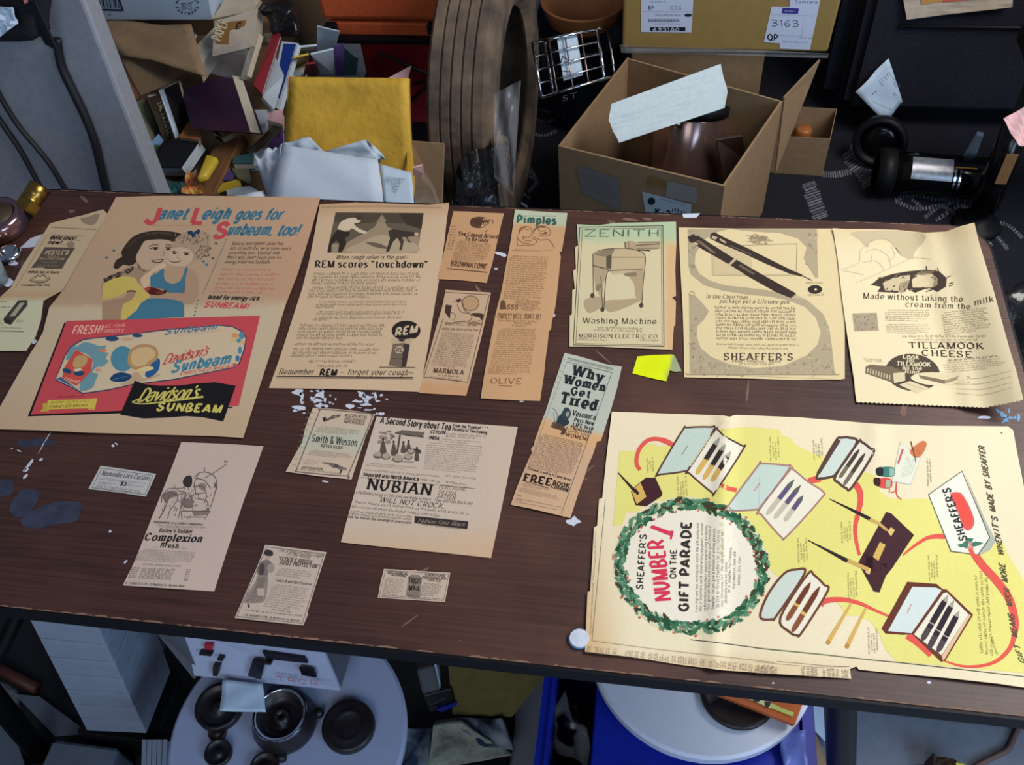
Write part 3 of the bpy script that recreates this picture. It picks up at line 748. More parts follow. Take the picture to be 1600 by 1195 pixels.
sh.line('200,700 260,706 330,702 400,690', 3, (130, 100, 74), 2, True); sh.ell((372, 708), 44, 9, (150, 116, 86), 2)
sh.part('headline')
sh.text('MARMOLA', (134, 984), (302, 996), 26, 'sbold', (90, 66, 50), 3); sh.micro((200, 716), (385, 724), 12, (110, 82, 62), 2); sh.text('make you more attractive', (182, 742), (385, 752), 17, 'ital', (100, 74, 56), 3)
sh.part('sheet'); sh.block((190, 750), (378, 768), (322, 968), (122, 942), 19, (120, 90, 68), 0.66, 0.06); sh.micro((162, 1004), (280, 1012), 10, (120, 90, 68)); sh.micro((118, 1014), (300, 1034), 12, (110, 82, 62))
sh.build()
Pm = B
sh = Sheet('newspaper_clipping', 'long narrow orange tan skin cure column with pale green top edge', 'clipping', '596,62 740,74 893,82 882,170 868,260 860,300 848,305 856,330 848,400 838,500 828,590 818,650 806,690 800,740 788,750 780,830 770,900 760,1000 738,1146 560,1140 402,1130 420,1010 440,900 462,780 485,660 520,520 545,380 568,260 582,170', (206, 152, 102), up=(0.14, -0.99), cr_=Pm, h=wav(810, 480, 0.0008, 22, 48))
sh.colf = lambda x, y: mixc((186, 192, 164), (202, 158, 116), sstep(346.5, 350, y - (x - 805) * 0.06))
sh.part('headline'); sh.text('Pimples', (608, 136), (828, 146), 40, 'heavy', (52, 96, 88), 3, (0.05, -1)); sh.text('OLIVE', (458, 1046), (630, 1050), 32, 'serif', (130, 92, 62), 3); sh.text("PIMPLY? WELL, DON'T BE!", (498, 678), (740, 684), 30, 'bold', (134, 98, 68), 3)
sh.line('610,98 830,100', 3, (110, 130, 110), 1)
sh.part('illustration')
for q in ('618,205 625,170 655,158 688,170 690,205 668,222 640,215', '700,200 715,165 750,155 790,170 795,205 765,212 730,210', '612,210 610,262 640,265 700,262 720,240 690,225', '700,215 740,235 790,235 820,280', '640,215 650,235 690,240', '610,225 640,250 680,255', '720,170 745,185 770,180', '630,180 650,172 675,178', '735,195 760,200 780,190'):
    sh.line(q, 4, (140, 104, 72), 2, True)
sh.ell((770, 195), 12, 6, (110, 80, 58), 3, 8); sh.line('700,190 712,172 738,160 770,162', 9, (128, 94, 66), 2, True); sh.line('622,195 630,170 660,160', 8, (136, 100, 70), 2, True)
sh.poly('515,585 525,572 540,580 548,625 510,628', (104, 76, 54), 3); sh.text('SSS', (552, 625), (612, 627), 26, 'sbold', (120, 86, 60), 3)
sh.part('sheet'); CT = (150, 108, 72)
sh.block((580, 282), (830, 290), (826, 306), (578, 298), 2, CT); sh.block((568, 318), (798, 326), (748, 580), (530, 568), 20, CT, 0.7, 0.05); sh.block((575, 572), (750, 576), (740, 640), (640, 635), 6, CT, 0.7)
sh.micro((500, 694), (735, 702), 12, CT); sh.micro((590, 708), (690, 712), 10, CT); sh.micro((580, 722), (660, 726), 10, CT); sh.block((508, 732), (725, 736), (690, 1000), (442, 994), 22, CT, 0.7, 0.06); sh.line('505,1058 580,1062', 4, CT, 2)
sh.build()

# ---- washing machine
Z = Crop(870, 330, 1320, 610)
sh = Sheet('newspaper_clipping', 'cream washing machine advert with ornate border and mint green band', 'clipping', '112,72 230,78 330,64 480,62 662,58 664,180 658,320 662,470 640,480 662,500 658,634 650,640 642,768 420,760 240,752 70,752 72,580 84,572 86,440 100,430 90,330 106,320 102,200 118,190', (214, 190, 146), up=(0.03, -1), cr_=Z, h=lambda x, y: 0.0008 + 0.004 * sstep(362, 348, y) * sstep(905, 1000, x), base=0.0006)
sh.colf = lambda x, y: mixc(mixc((178, 192, 156), (212, 198, 158), sstep(372, 378, y)), (214, 176, 128), sstep(1036, 1044, x) * sstep(376, 384, y))
G1, G2, G3 = (176, 156, 122), (140, 122, 96), (92, 80, 66)
sh.line('128,88 590,80 596,752', 4, G3, 2); sh.line('128,88 92,742 596,752', 4, G3, 2); sh.line('142,98 580,92 586,744', 3, G2, 2); sh.line('142,98 106,734 586,744', 3, G2, 2)
sh.part('headline')
sh.text('ZENITH', (158, 140), (570, 140), 38, 'serif', (84, 96, 76), 3); sh.text('Washing Machine', (145, 622), (552, 626), 30, 'serif', (84, 74, 60), 3); sh.text('MORRISON ELECTRIC CO.', (122, 702), (568, 706), 22, 'serif', (84, 74, 60), 3)
sh.micro((226, 650), (486, 656), 12, G2); sh.micro((206, 664), (482, 670), 12, G2); sh.micro((118, 716), (285, 720), 12, G2); sh.micro((455, 718), (570, 722), 12, G2)
sh.part('illustration')
sh.poly('200,240 260,212 380,205 470,225 490,250 488,325 310,350 290,320 205,300', (196, 174, 136), 2); sh.poly('200,240 290,255 290,320 205,305', G1, 3); sh.poly('210,240 270,212 320,212 290,250', G2, 4, True)
sh.poly('205,300 290,320 260,400 250,490 215,420', G1, 3); sh.poly('400,350 480,330 470,490 440,470 430,400', G1, 3, True); sh.poly('275,250 305,240 303,320 275,315', (96, 84, 68), 5); sh.poly('372,345 440,340 438,360 390,360', G2, 4, True)
for q in ('200,240 250,214 380,206 470,226 492,255 488,325', '200,240 205,470', '300,325 275,360 262,540', '488,325 480,400 472,525', '300,330 480,320', '290,255 490,255', '245,360 255,540', '200,300 300,330'): sh.line(q, 4, G3, 4, True)
for x, y in ((198, 468), (254, 545), (470, 522)): sh.ell((x, y), 12, 14, (80, 70, 58), 5, 9)
sh.poly('150,500 205,475 262,480 262,520 180,565', G1, 2, True); sh.poly('270,500 380,490 470,480 460,500 300,560', G1, 2, True)
sh.poly('378,170 420,165 450,178 570,170 575,205 540,212 450,212 380,205', G1, 3); sh.line('378,170 382,206', 5, G3, 4); sh.line('440,190 575,180', 5, G3, 4); sh.line('440,205 570,205', 4, G3, 4); sh.line('450,172 575,170', 4, G3, 4); sh.line('400,165 402,210', 4, G2, 4); sh.line('450,214 520,218', 8, G3, 4); sh.ell((232, 422), 14, 22, G2, 4, 10, .5)
sh.build()
# ---- yellow scrap
sh = Sheet('paper_scrap', 'torn bright yellow-green paper scrap below the washing machine advert', 'scrap', '448,806 540,798 640,795 655,800 694,888 660,892 628,884 608,944 520,926 420,900', (214, 226, 20), cr_=Z, base=0.0004, matn='glossy_print', h=wav(1020, 570, 0.0008, 14, 14))
sh.colf = lambda x, y: mixc((222, 236, 14), (150, 160, 120), sstep(1046, 1052, x - (y - 560) * -0.2))
sh.build()

# ---- pens advert
sh = Sheet('newspaper_clipping', 'cream pen advert with two crossed pens on a mottled ribbon border', 'clipping', '676,90 800,92 1000,96 1200,96 1400,96 1530,96 1600,100 1600,930 1560,936 1300,936 1100,930 900,926 708,922 706,760 700,560 690,380 682,220', (222, 202, 156), up=(0.0, -1), cr_=Z, h=wav(1190, 470, 0.0007, 36, 50), base=0.0005)
TX = (176, 160, 130); TX2 = (160, 142, 112)
sh.part('border_picture')
sh.poly('728,98 960,98 900,112 830,150 795,195 770,240 766,290 790,345 850,385 940,412 1060,425 1180,440 1300,468 1400,500 1480,570 1515,650 1530,760 1468,670 1440,590 1380,530 1290,495 1180,472 1060,462 920,440 820,410 745,350 732,300', TX, 2)
sh.poly('735,460 770,470 800,500 845,555 820,600 780,640 778,700 800,760 860,810 960,850 1100,872 1260,858 1390,800 1450,740 1468,670 1530,760 1545,908 740,908', TX, 2)
sh.poly('960,98 1445,98 1452,370 1440,372 1400,310 1372,260 1390,200 1340,150 1240,120 1100,112', TX, 2)
rt = random.Random(5)
def inreg(x, y):
    if x < 770 and y < 320: return True
    if x > 1395 and y < 300 and x < 1450: return True
    if y > 872 and x < 1540: return True
    return y > 600 and ((x - 1125) / 352.0) ** 2 + ((y - 665) / 212.0) ** 2 > 1.08 and 740 < x < 1505 + (y - 600) * 0.1 and (x < 1000 or y > 600)
for i in range(900):
    x, y = rt.uniform(735, 1540), rt.uniform(100, 905)
    if not inreg(x, y): continue
    a = rt.uniform(0, 6.28); r = rt.uniform(7, 14)
    sh.line([(x, y), (x + r * math.cos(a), y + r * math.sin(a)), (x + r * math.cos(a + 1) * 1.3, y + r * math.sin(a + 1) * 1.3)], 2.6, rt.choice(((128, 112, 88), (206, 188, 146), (140, 124, 98))), 3, True)
sh.line('862,195 1335,180 1330,355 865,355 862,195', 3, TX2, 3); sh.poly('870,200 1085,200 1085,350 870,345', (206, 186, 144), 2)
for i in range(16): sh.line([(1060 + rt.uniform(-10, 60), 150 + rt.uniform(-20, 20)), (1090 + rt.uniform(-20, 80), 150 + rt.uniform(-25, 25)), (1130 + rt.uniform(-20, 70), 160 + rt.uniform(-25, 25))], 4, TX2, 3, True)
sh.line('740,445 760,450 764,465 745,468 735,455', 4, TX2, 4, True)
sh.line('720,908 1570,908', 4, TX2, 3); sh.line('705,900 1600,936', 2, TX, 2)
sh.part('pens_picture')
PB = (62, 50, 44); PH = (190, 172, 138)
sh.line('735,160 770,140', 36, PB, 4); sh.poly('732,165 755,136 785,136 985,262 1010,275 1130,345 1328,455 1326,472 1300,482 1220,450 1060,360 965,300 800,205', PB, 4)
sh.poly('770,160 800,165 890,235 860,230', (120, 104, 86), 5); sh.poly('950,295 985,262 998,270 962,302', PH, 5); sh.poly('1020,295 1100,345 1095,355 1010,305', (110, 94, 78), 5); sh.poly('1326,462 1395,495 1350,492 1300,482', PH, 5); sh.poly('745,180 770,170 790,182 775,190', PH, 5)
sh.poly('855,125 875,115 930,145 1060,205 1180,265 1300,325 1365,352 1360,362 1290,345 1160,290 1030,230 900,175 850,150', PB, 4); sh.line('1360,356 1418,384', 5, G3, 5); sh.poly('865,135 895,145 880,158 858,150', PH, 5); sh.line('905,155 940,175', 10, PH, 5); sh.line('960,190 1080,240', 5, (110, 94, 78), 5)
sh.ell((1435, 434), 40, 24, (58, 48, 42), 4); sh.ell((1438, 434), 8, 6, (222, 202, 156), 5, 10); sh.micro((1385, 402), (1478, 404), 12, G2); sh.micro((1396, 470), (1485, 468), 12, G2)
sh.part('headline')
sh.text('In the Christmas', (830, 482), (1062, 488), 22, 'ital', G3, 3); sh.text('package put a Lifetime pen', (905, 508), (1290, 514), 22, 'ital', G3, 3)
sh.text("SHEAFFER'S", (930, 824), (1312, 826), 36, 'sbold', (80, 68, 56), 3); sh.text('PENS - PENCILS - SKRIP', (975, 838), (1245, 840), 11, 'bold', G2, 3); sh.micro((1015, 852), (1215, 852), 10, G2)
sh.part('sheet')
for i, t in enumerate(('And with it an overture', '', '', '', '', '', '', '', '', '')): sh.micro((880 + i * 1, 540 + i * 19), (1328 + i * 1.5, 545 + i * 19), 15, G3, 2, None, 1 if i < 9 else 0.98)
sh.micro((890, 742), (1350, 748), 11, G2); sh.micro((952, 762), (1290, 768), 11, G2)
sh.build()

# ---- cheese advert, curling up at the right
T = Crop(1280, 330, 1600, 650)
def th(x, y):
    c = sstep(1480, 1600, x + (y - 480) * -0.28 + 20)
    return 0.0012 + 0.026 * c + 0.003 * math.exp(-((x - 1478 - (y - 480) * 0.25) / 14.0) ** 2) + 0.002 * sstep(375, 350, y)
sh = Sheet('newspaper_clipping', 'creased cream cheese advert with pinked bottom edge curling off the table corner', 'clipping', '80,98 160,104 300,104 450,108 620,125 740,118 820,88 905,66 935,190 975,320 1020,470 1060,620 1110,800 1150,930 1192,1098 ' + ' '.join('%d,%d' % (1180 - i * 13, 1104 + i * 2.6 + (2.6 if i % 2 else -2.6) if i < 16 else 1146 - (i - 16) * 0.55 + (2.6 if i % 2 else -2.6)) for i in range(0, 74)) + ' 218,1112 210,1060 204,990 190,900 160,700 130,480 108,280', (228, 214, 172), up=(-0.1, -1), cr_=T, h=th, base=0.0012)
sh.colf = lambda x, y: mixc((232, 216, 176), (222, 200, 156), sstep(400, 350, y))
sh.part('illustration')
g1, g2, g3 = (200, 184, 148), (168, 150, 118), (72, 62, 52)
sh.poly('190,122 400,112 600,130 615,170 560,235 540,280 470,250 420,180 370,160 300,180 280,210 230,160', g1, 2, True)
for q in ('300,175 350,160 410,175 450,220 480,260', '290,190 240,230 230,300 130,340', '210,420 330,370 480,300 560,272 655,280', '270,240 330,220 400,260 420,330', '250,300 330,290 380,340', '310,250 300,310', '420,200 440,260 400,290', '140,345 260,370'): sh.line(q, 3, g1, 2, True)
sh.poly('300,430 350,390 430,365 520,350 620,340 700,350 745,390 740,440 690,470 640,445 560,475 480,440 460,475 340,470 360,440', g3, 3)
sh.poly('370,420 450,380 530,372 530,400 470,420 465,465 385,462', (206, 188, 150), 4); sh.poly('540,400 580,365 660,365 672,400 660,445 545,445', (218, 200, 160), 4); sh.poly('660,365 690,390 690,430 660,445 672,400', g2, 4); sh.poly('470,420 530,398 505,470 470,475', g2, 4)
for i in range(30):
    x, y = RND.uniform(310, 760), RND.uniform(345, 475); sh.line([(x, y), (x + RND.uniform(10, 28), y - RND.uniform(6, 16))], 5, mixc(g3, g2, RND.random()), 4)
sh.poly('545,380 600,345 680,350 640,370', (130, 112, 88), 4); sh.line('625,320 628,350', 6, g3, 4); sh.line('690,330 700,360', 5, g3, 4)
sh.part('headline')
sh.text('Made without taking the', (258, 508), (838, 528), 32, 'serif', g3, 3, (0, -1)); sh.text('cream from the', (506, 556), (880, 570), 30, 'serif', g3, 3, (0, -1)); sh.text('milk', (908, 548), (1018, 525), 34, 'serif', g3, 3, (-0.1, -1))
sh.text('TILLAMOOK', (526, 798), (958, 802), 34, 'sbold', (66, 50, 42), 3); sh.text('CHEESE', (604, 842), (890, 852), 34, 'sbold', (66, 50, 42), 3)
sh.part('sheet'); q2 = (150, 134, 106)
sh.block((384, 570), (658, 570), (666, 648), (386, 640), 6, q2, 0.66); sh.block((390, 654), (672, 656), (660, 725), (396, 710), 6, q2, 0.66)
sh.block((712, 586), (985, 556), (1015, 690), (735, 725), 10, q2, 0.66); sh.micro((485, 734), (980, 734), 13, q2); sh.micro((552, 752), (930, 754), 11, q2); sh.micro((575, 766), (900, 768), 10, q2)
sh.micro((752, 876), (1050, 848), 14, (110, 96, 76)); sh.block((722, 880), (1080, 850), (1105, 910), (735, 945), 5, q2, 0.6)
for dy in (0, 34, 68, 100): sh.line([(800, 980 + dy * .8), (950, 970 + dy), (1120, 930 + dy)], 2.5, g1, 2, True)
sh.poly('194,596 335,592 348,695 205,700', (170, 156, 128), 2)
for i in range(50): x, y = RND.uniform(205, 330), RND.uniform(600, 690); sh.line([(x, y), (x + RND.uniform(-9, 9), y + RND.uniform(4, 10))], 3, (120, 106, 84), 3)
sh.part('cheese_picture')
sh.ell((545, 940), 160, 108, (84, 72, 60), 2, 30, .12)
for t, a, b, h in (('Look', (488, 858), (580, 864), 26), ('for', (510, 880), (555, 882), 22), ('TILLAMOOK', (452, 900), (648, 906), 24), ('on the', (486, 922), (598, 926), 20), ('Rind', (500, 944), (582, 950), 22)): sh.text(t, a, b, h, 'ibold', (228, 212, 172), 4)
sh.poly('272,905 300,894 420,905 500,935 500,985 440,1003 270,945', (120, 104, 84), 3); sh.poly('430,945 500,938 502,988 438,1003', (214, 198, 160), 4)
for k in range(9): sh.line([(285 + k * 16, 915 + k * 5), (282 + k * 16, 942 + k * 5)], 6, (206, 190, 152), 4)
sh.poly('535,975 580,945 700,940 840,950 850,985 760,1012 620,1010', (228, 214, 174), 3, True); sh.poly('580,955 660,938 815,962 735,985', (222, 206, 164), 4); sh.poly('580,955 735,985 730,1008 590,975', (130, 114, 92), 4); sh.poly('735,985 815,962 800,985 730,1008', g2, 4)
sh.poly('465,1012 530,990 640,1030 575,1062', (218, 202, 162), 4); sh.line('500,1002 620,1040', 2, g2, 5); sh.micro((262, 864), (370, 870), 10, g2); sh.micro((268, 876), (372, 880), 10, g2); sh.line('840,960 880,968', 4, g2, 3); sh.line('840,1000 880,1000', 3, g2, 3)
sh.build()
# ---- tea and dress lining advert
N = Crop(430, 600, 860, 960)
sh = Sheet('newspaper_clipping', 'square pale advert with tea harvest drawing and large black serif word', 'clipping', '526,168 780,188 1000,204 1258,222 1230,360 1200,520 1160,710 1120,902 880,876 600,848 340,820 390,640 440,460 490,290', (202, 178, 156), up=(0.25, -0.97), cr_=N, h=wav(670, 760, 0.0006, 50, 60))
sh.colf = lambda x, y: mixc((204, 184, 166), (208, 172, 136), sstep(800, 870, y) * 0.8 + sstep(700, 800, x) * 0.2)
sh.part('headline')
K = (42, 36, 36); N1, N2 = (120, 104, 92), (150, 132, 116)
sh.text('A Second Story about Tea', (545, 202), (908, 238), 32, 'bold', K, 3); sh.text('From the Tropical * * *', (920, 222), (1100, 236), 15, 'bold', K, 3); sh.text('Paradise of Tea Growing', (918, 240), (1098, 258), 15, 'bold', K, 3)
sh.text('CEYLON', (806, 254), (880, 260), 17, 'bold', K, 3); sh.text('INDIA', (798, 284), (848, 290), 17, 'bold', K, 3)
sh.text('Imported into North America', (458, 476), (742, 502), 20, 'bold', K, 3)
sh.text('NUBIAN', (475, 544), (798, 576), 56, 'sbold', K, 3); sh.text('WILL NOT CROCK.', (540, 610), (876, 646), 26, 'ital', K, 3)
for t, x, y, w in (('PERCALINE,', 848, 540, 148), ('SILESIA,', 844, 566, 98), ('SATEEN.', 838, 588, 98)): sh.text(t, (x, y), (x + w, y + 14), 20, 'ital', N1, 3)
sh.part('sheet')
sh.micro((886, 262), (1090, 276), 12, N2); sh.micro((886, 274), (1040, 284), 12, N2); sh.block((856, 278), (1084, 296), (1078, 318), (850, 300), 2, N2); sh.block((790, 298), (1082, 318), (1054, 474), (768, 440), 13, N2, 0.62, 0.06); sh.block((478, 402), (768, 432), (760, 452), (470, 424), 2, N2); sh.micro((462, 448), (860, 484), 11, N2); sh.micro((880, 478), (1042, 494), 11, N2)
sh.micro((752, 498), (860, 512), 12, N1); sh.micro((886, 512), (990, 526), 12, N1); sh.line('445,484 1040,542', 2.5, N1)
sh.text('a NUBIAN Linings of this kind are made in black.  They are Fast Black and', (418, 568), (1022, 626), 15, 'sans', N1, 3)
sh.micro((415, 616), (1010, 678), 13, N1); sh.micro((398, 638), (860, 688), 13, N1); sh.micro((395, 664), (714, 692), 12, N1); sh.micro((384, 676), (710, 706), 12, N1); sh.text('look for this on the selvedge of every yard', (374, 692), (704, 724), 13, 'bold', N1, 3)
sh.poly('724,684 1002,712 996,752 722,720', (56, 48, 46), 2); sh.text('Nubian Fast Black', (738, 716), (980, 738), 20, 'script', (150, 130, 116), 3); sh.micro((760, 732), (960, 756), 10, N2)
sh.part('illustration')
sh.poly('620,252 660,238 775,250 765,276 690,270', (110, 98, 88), 2); sh.line('622,254 770,276', 4, (70, 62, 56), 3); sh.line('648,262 632,360', 9, (84, 74, 66), 3)
for i in range(14):
    x, y = RND.uniform(545, 625), RND.uniform(235, 290); sh.ell((x, y), RND.uniform(6, 14), RND.uniform(4, 8), mixc((120, 108, 96), (170, 152, 136), RND.random()), 2, 7)
for x, y, a, b in ((532, 366, 22, 15), (575, 372, 22, 15), (636, 382, 26, 18), (690, 372, 22, 16), (705, 345, 18, 14)):
    sh.ell((x, y), a, b, (176, 156, 138), 3, 12); sh.line([(x - a, y + 2), (x - a * .6, y + b), (x + a * .6, y + b), (x + a, y + 2)], 4, (80, 70, 64), 4, True)
for x, y, a, b in ((560, 325, 16, 36), (615, 335, 14, 32), (665, 330, 13, 24), (692, 325, 13, 24), (735, 365, 12, 30)):
    sh.poly([(x, y - b), (x + a * .6, y - b * .4), (x + a, y + b), (x - a, y + b), (x - a * .6, y - b * .4)], (92, 80, 72), 3, True, 3); sh.ell((x, y - b - 4), 6, 7, (70, 60, 54), 4, 8)
sh.poly('712,335 750,340 756,360 735,352', (74, 64, 58), 4, True); sh.line('515,375 560,380', 6, (110, 98, 86), 3); sh.line('600,395 720,405', 4, (140, 122, 108), 2)
for x, y in ((545, 300), (570, 280), (585, 300), (552, 275)): sh.ell((x, y), 16, 10, (150, 134, 118), 2, 8)
sh.build()

# ---- revolver advert
S = N
sh = Sheet('newspaper_clipping', 'small revolver advert in a rounded border, partly sunned to grey green', 'clipping', '196,122 330,130 440,142 518,156 506,188 470,270 430,390 396,494 230,478 54,454 100,370 140,300 155,230 172,180', (200, 176, 152), up=(0.4, -0.92), cr_=S, h=wav(516, 690, 0.0008, 26, 22))
sh.colf = lambda x, y: mixc((206, 182, 158), (190, 188, 166), sstep(668, 676, y) * (1 - sstep(700, 708, y)))
sh.line('232,136 246,130 480,152 500,164 498,186 382,462 368,476 128,456 112,444 116,430 222,160', 6, (128, 112, 104), 1, True, True)
for i in range(10): sh.micro((168 - i * 9, 150 + i * 30), (204 - i * 10, 153 + i * 30), 10, (150, 126, 110), 1)
sh.part('headline'); sh.text('Smith & Wesson', (190, 298), (422, 322), 38, 'serif', (44, 40, 40), 3, (0.2, -1)); sh.text('REVOLVERS.', (236, 324), (352, 338), 14, 'sbold', (84, 74, 68), 3)
for t, x, y, w in (('ACCIDENTAL', 360, 166, 115), ('DISCHARGE', 360, 184, 105), ('IMPOSSIBLE', 356, 200, 105)): sh.text(t, (x, y), (x + w, y + 12), 14, 'sbold', (110, 96, 88), 3)
sh.part('sheet'); sh.block((226, 214), (458, 238), (450, 272), (208, 248), 4, (130, 116, 104)); sh.block((190, 338), (410, 364), (396, 394), (166, 366), 4, (136, 120, 106)); sh.text('SMITH & WESSON,', (136, 438), (246, 446), 12, 'bold', (100, 88, 80), 2); sh.micro((128, 446), (330, 466), 10, (110, 98, 88)); sh.block((160, 388), (236, 396), (220, 424), (146, 416), 3, (150, 134, 118))
sh.part('illustration')
sh.poly('246,176 258,170 272,180 300,160 345,158 330,172 290,182 268,192 254,194', (96, 86, 80), 2); sh.poly('246,174 254,172 260,192 252,196', (40, 36, 36), 3); sh.ell((312, 170), 12, 7, (140, 124, 112), 3, 9)
sh.poly('240,408 252,404 300,410 330,420 350,430 372,436 366,448 348,444 332,468 338,446 322,436 300,434 280,418', (116, 104, 96), 2); sh.ell((318, 424), 14, 9, (88, 78, 72), 3, 9, .3); sh.line('345,446 334,468', 7, (60, 54, 50), 3); sh.line('352,438 372,446', 5, (150, 136, 122), 3)
sh.build()

# ---- women get tired
Wc = Crop(780, 540, 1020, 830)
def wcol(x, y):
    t = y - (x - 850) * 0.27
    a = mixc((186, 188, 172), (214, 168, 120), sstep(653, 658, t)); a = mixc(a, (204, 166, 132), sstep(672, 690, t))
    return a
sh = Sheet('newspaper_clipping', 'tilted narrow advert, blue grey above and tan below, with bold black slab lettering', 'clipping', '420,46 500,64 620,98 700,122 790,134 760,270 720,410 690,500 672,560 655,612 630,618 600,710 572,770 550,840 510,950 458,1110 330,1078 200,1048 74,1024 110,920 160,800 195,720 212,690 204,665 225,640 228,615 265,510 300,420 330,320 370,200', (190, 186, 168), up=(0.26, -0.96), cr_=Wc, h=wav(880, 680, 0.0008, 26, 36))
sh.colf = wcol
WB = (36, 42, 46)
sh.line('440,78 735,148', 5, (120, 124, 118), 1); sh.line('452,90 735,158', 3, (120, 124, 118), 1); sh.line('436,104 726,172 400,1082', 3, (80, 80, 78), 1); sh.line('436,104 150,870', 2, (120, 118, 108), 1)
for i in range(9): sh.micro((412 - i * 12, 96 + i * 36), (428 - i * 13, 100 + i * 36), 12, (140, 140, 130), 1)
sh.part('headline')
for t, a, b, h, st in (('Why', (472, 186), (660, 232), 62, 'slab'), ('Women', (418, 240), (674, 294), 54, 'slab'), ('Get', (462, 310), (580, 334), 46, 'slab'), ('Tired', (392, 368), (618, 416), 70, 'slab')): sh.text(t, a, b, h, st, WB, 3)
sh.text('Veronica', (470, 448), (618, 478), 34, 'sbold', WB, 3); sh.text('Puts New', (482, 486), (606, 512), 24, 'sbold', WB, 3); sh.text('LIFE Into', (474, 518), (602, 544), 24, 'sbold', WB, 3); sh.text('Thousands', (456, 534), (592, 568), 22, 'sbold', (90, 62, 44), 3); sh.micro((446, 552), (580, 586), 16, (90, 62, 44), 3); sh.text('WOMEN!', (426, 580), (566, 612), 22, 'sbold', (90, 62, 44), 3)
sh.text('FREE', (158, 868), (328, 900), 46, 'slab', (40, 34, 32), 3); sh.text('BOOK', (346, 892), (448, 916), 26, 'slab', (40, 34, 32), 3); sh.text('COUPON', (336, 914), (440, 942), 22, 'slab', (40, 34, 32), 3)
sh.part('sheet'); W2 = (112, 88, 72)
sh.block((272, 562), (556, 628), (470, 846), (186, 782), 21, (96, 76, 62), 0.68, 0.05); sh.text('Treatment is used by 44.5 Many Nations', (184, 796), (466, 872), 16, 'sbold', (70, 56, 48), 2)
sh.line('150,868 320,916', 5, W2); sh.block((150, 876), (336, 920), (326, 944), (142, 900), 3, W2); sh.block((140, 906), (424, 976), (412, 1014), (126, 936), 4, W2, 0.6, .3); sh.micro((118, 965), (146, 972), 10, W2); sh.micro((104, 992), (150, 1002), 10, W2); sh.line('120,985 400,1040', 2, (150, 122, 100)); sh.line('104,1004 390,1058', 2, (150, 122, 100))
sh.part('illustration')
sh.poly('425,398 450,405 462,440 445,470 420,474 400,450 410,420', (52, 66, 76), 3, True); sh.poly('370,480 400,440 440,470 450,500 420,520 400,540 380,515', (46, 58, 68), 2, True); sh.poly('350,490 390,500 430,540 420,570 395,570 400,540 340,520', (96, 70, 54), 2, True); sh.ell((440, 440), 12, 18, (150, 150, 140), 4, 9, .3); sh.line('345,400 370,430 372,480 330,520', 4, (110, 118, 118), 2, True); sh.line('350,430 360,500', 3, (110, 118, 118), 2); sh.line('330,520 420,545 440,520', 5, (80, 58, 46), 3, True)
sh.build()

# ---- complexion brush
Cc = Crop(100, 620, 520, 1000)
sh = Sheet('newspaper_clipping', 'tall pinkish grey complexion brush advert with pen drawing of a woman', 'clipping', '576,222 780,230 980,242 960,300 880,520 800,760 738,956 500,940 288,926 350,800 440,570 520,370', (200, 178, 164), up=(0.38, -0.92), cr_=Cc, h=wav(300, 800, 0.0006, 30, 40), base=0.0004)
X1, X2 = (104, 92, 86), (146, 128, 118)
sh.part('illustration')
sh.poly('600,390 625,388 630,420 620,442 595,440 584,415', (58, 52, 50), 3, True)
for q in ('640,400 660,375 700,370 740,390 750,430 740,480 720,540 705,555', '692,348 690,372', '660,380 640,430 650,480', '600,440 570,450 520,450 485,480 480,520', '520,480 500,540 465,600', '540,470 560,500 520,560 510,600', '600,470 590,520 610,545 650,530', '580,560 720,562', '575,560 580,602', '715,565 690,602', '610,500 640,480 700,470', '690,400 740,370 800,330', '650,400 690,410 720,450', '580,480 575,540 560,600', '590,590 690,590', '500,500 490,560 470,595', '640,440 680,440 700,480 690,520', '740,420 752,440 742,470', '610,470 640,520', '560,460 600,470', '486,490 510,470 560,480 600,470', '655,500 700,510 710,540'):
    sh.line(q, 3.5, X1, 3, True)
for i in range(75):
    x, y = RND.gauss(600, 62), RND.gauss(490, 48)
    if 470 < x < 745 and 380 < y < 600: sh.line([(x, y), (x + RND.uniform(-10, 10), y + RND.uniform(6, 18))], 2.6, mixc(X1, X2, RND.random()), 2)
sh.poly('585,500 630,505 632,535 600,545 582,530', (128, 114, 106), 2, True); sh.poly('660,430 690,425 700,445 680,460', (140, 124, 116), 2, True); sh.poly('486,480 530,460 560,480 520,500 500,520', (124, 110, 102), 2, True); sh.poly('630,565 700,555 722,562 700,580 640,585', (136, 120, 110), 2); sh.line('705,545 710,560', 8, X1, 4); sh.line('745,425 740,445', 8, X1, 4); sh.line('788,314 806,316', 5, X2, 2); sh.line('786,320 800,320', 4, X2, 2)
sh.part('headline')
sh.text("Bailey's Rubber", (466, 664), (628, 670), 20, 'sbold', (64, 56, 54), 3); sh.text('Complexion', (396, 704), (672, 714), 38, 'sbold', (38, 34, 36), 3); sh.text('Brush.', (472, 738), (570, 744), 24, 'sbold', (50, 44, 44), 3)
sh.text('Independent of a Ladies Complexion.', (440, 618), (684, 632), 12, 'sbold', X1, 3)
sh.part('sheet'); sh.micro((452, 632), (700, 646), 9, X2); sh.micro((470, 640), (640, 652), 9, X2); sh.line('440,738 462,738', 2, X2); sh.line('580,744 600,744', 2, X2)
sh.block((376, 744), (652, 760), (634, 822), (344, 802), 7, (128, 112, 104), 0.62, 0.04); sh.micro((384, 824), (580, 836), 9, X1)
for i in range(6): sh.micro((330 - i * 3, 842 + i * 9), (370 - i * 3, 844 + i * 9), 9, X1); sh.micro((384 - i * 4, 846 + i * 9), (566 - i * 4, 854 + i * 9), 9, X1, fill=0.9); sh.micro((600 - i * 2, 852 + i * 10), (622 - i * 2, 853 + i * 10), 9, X1)
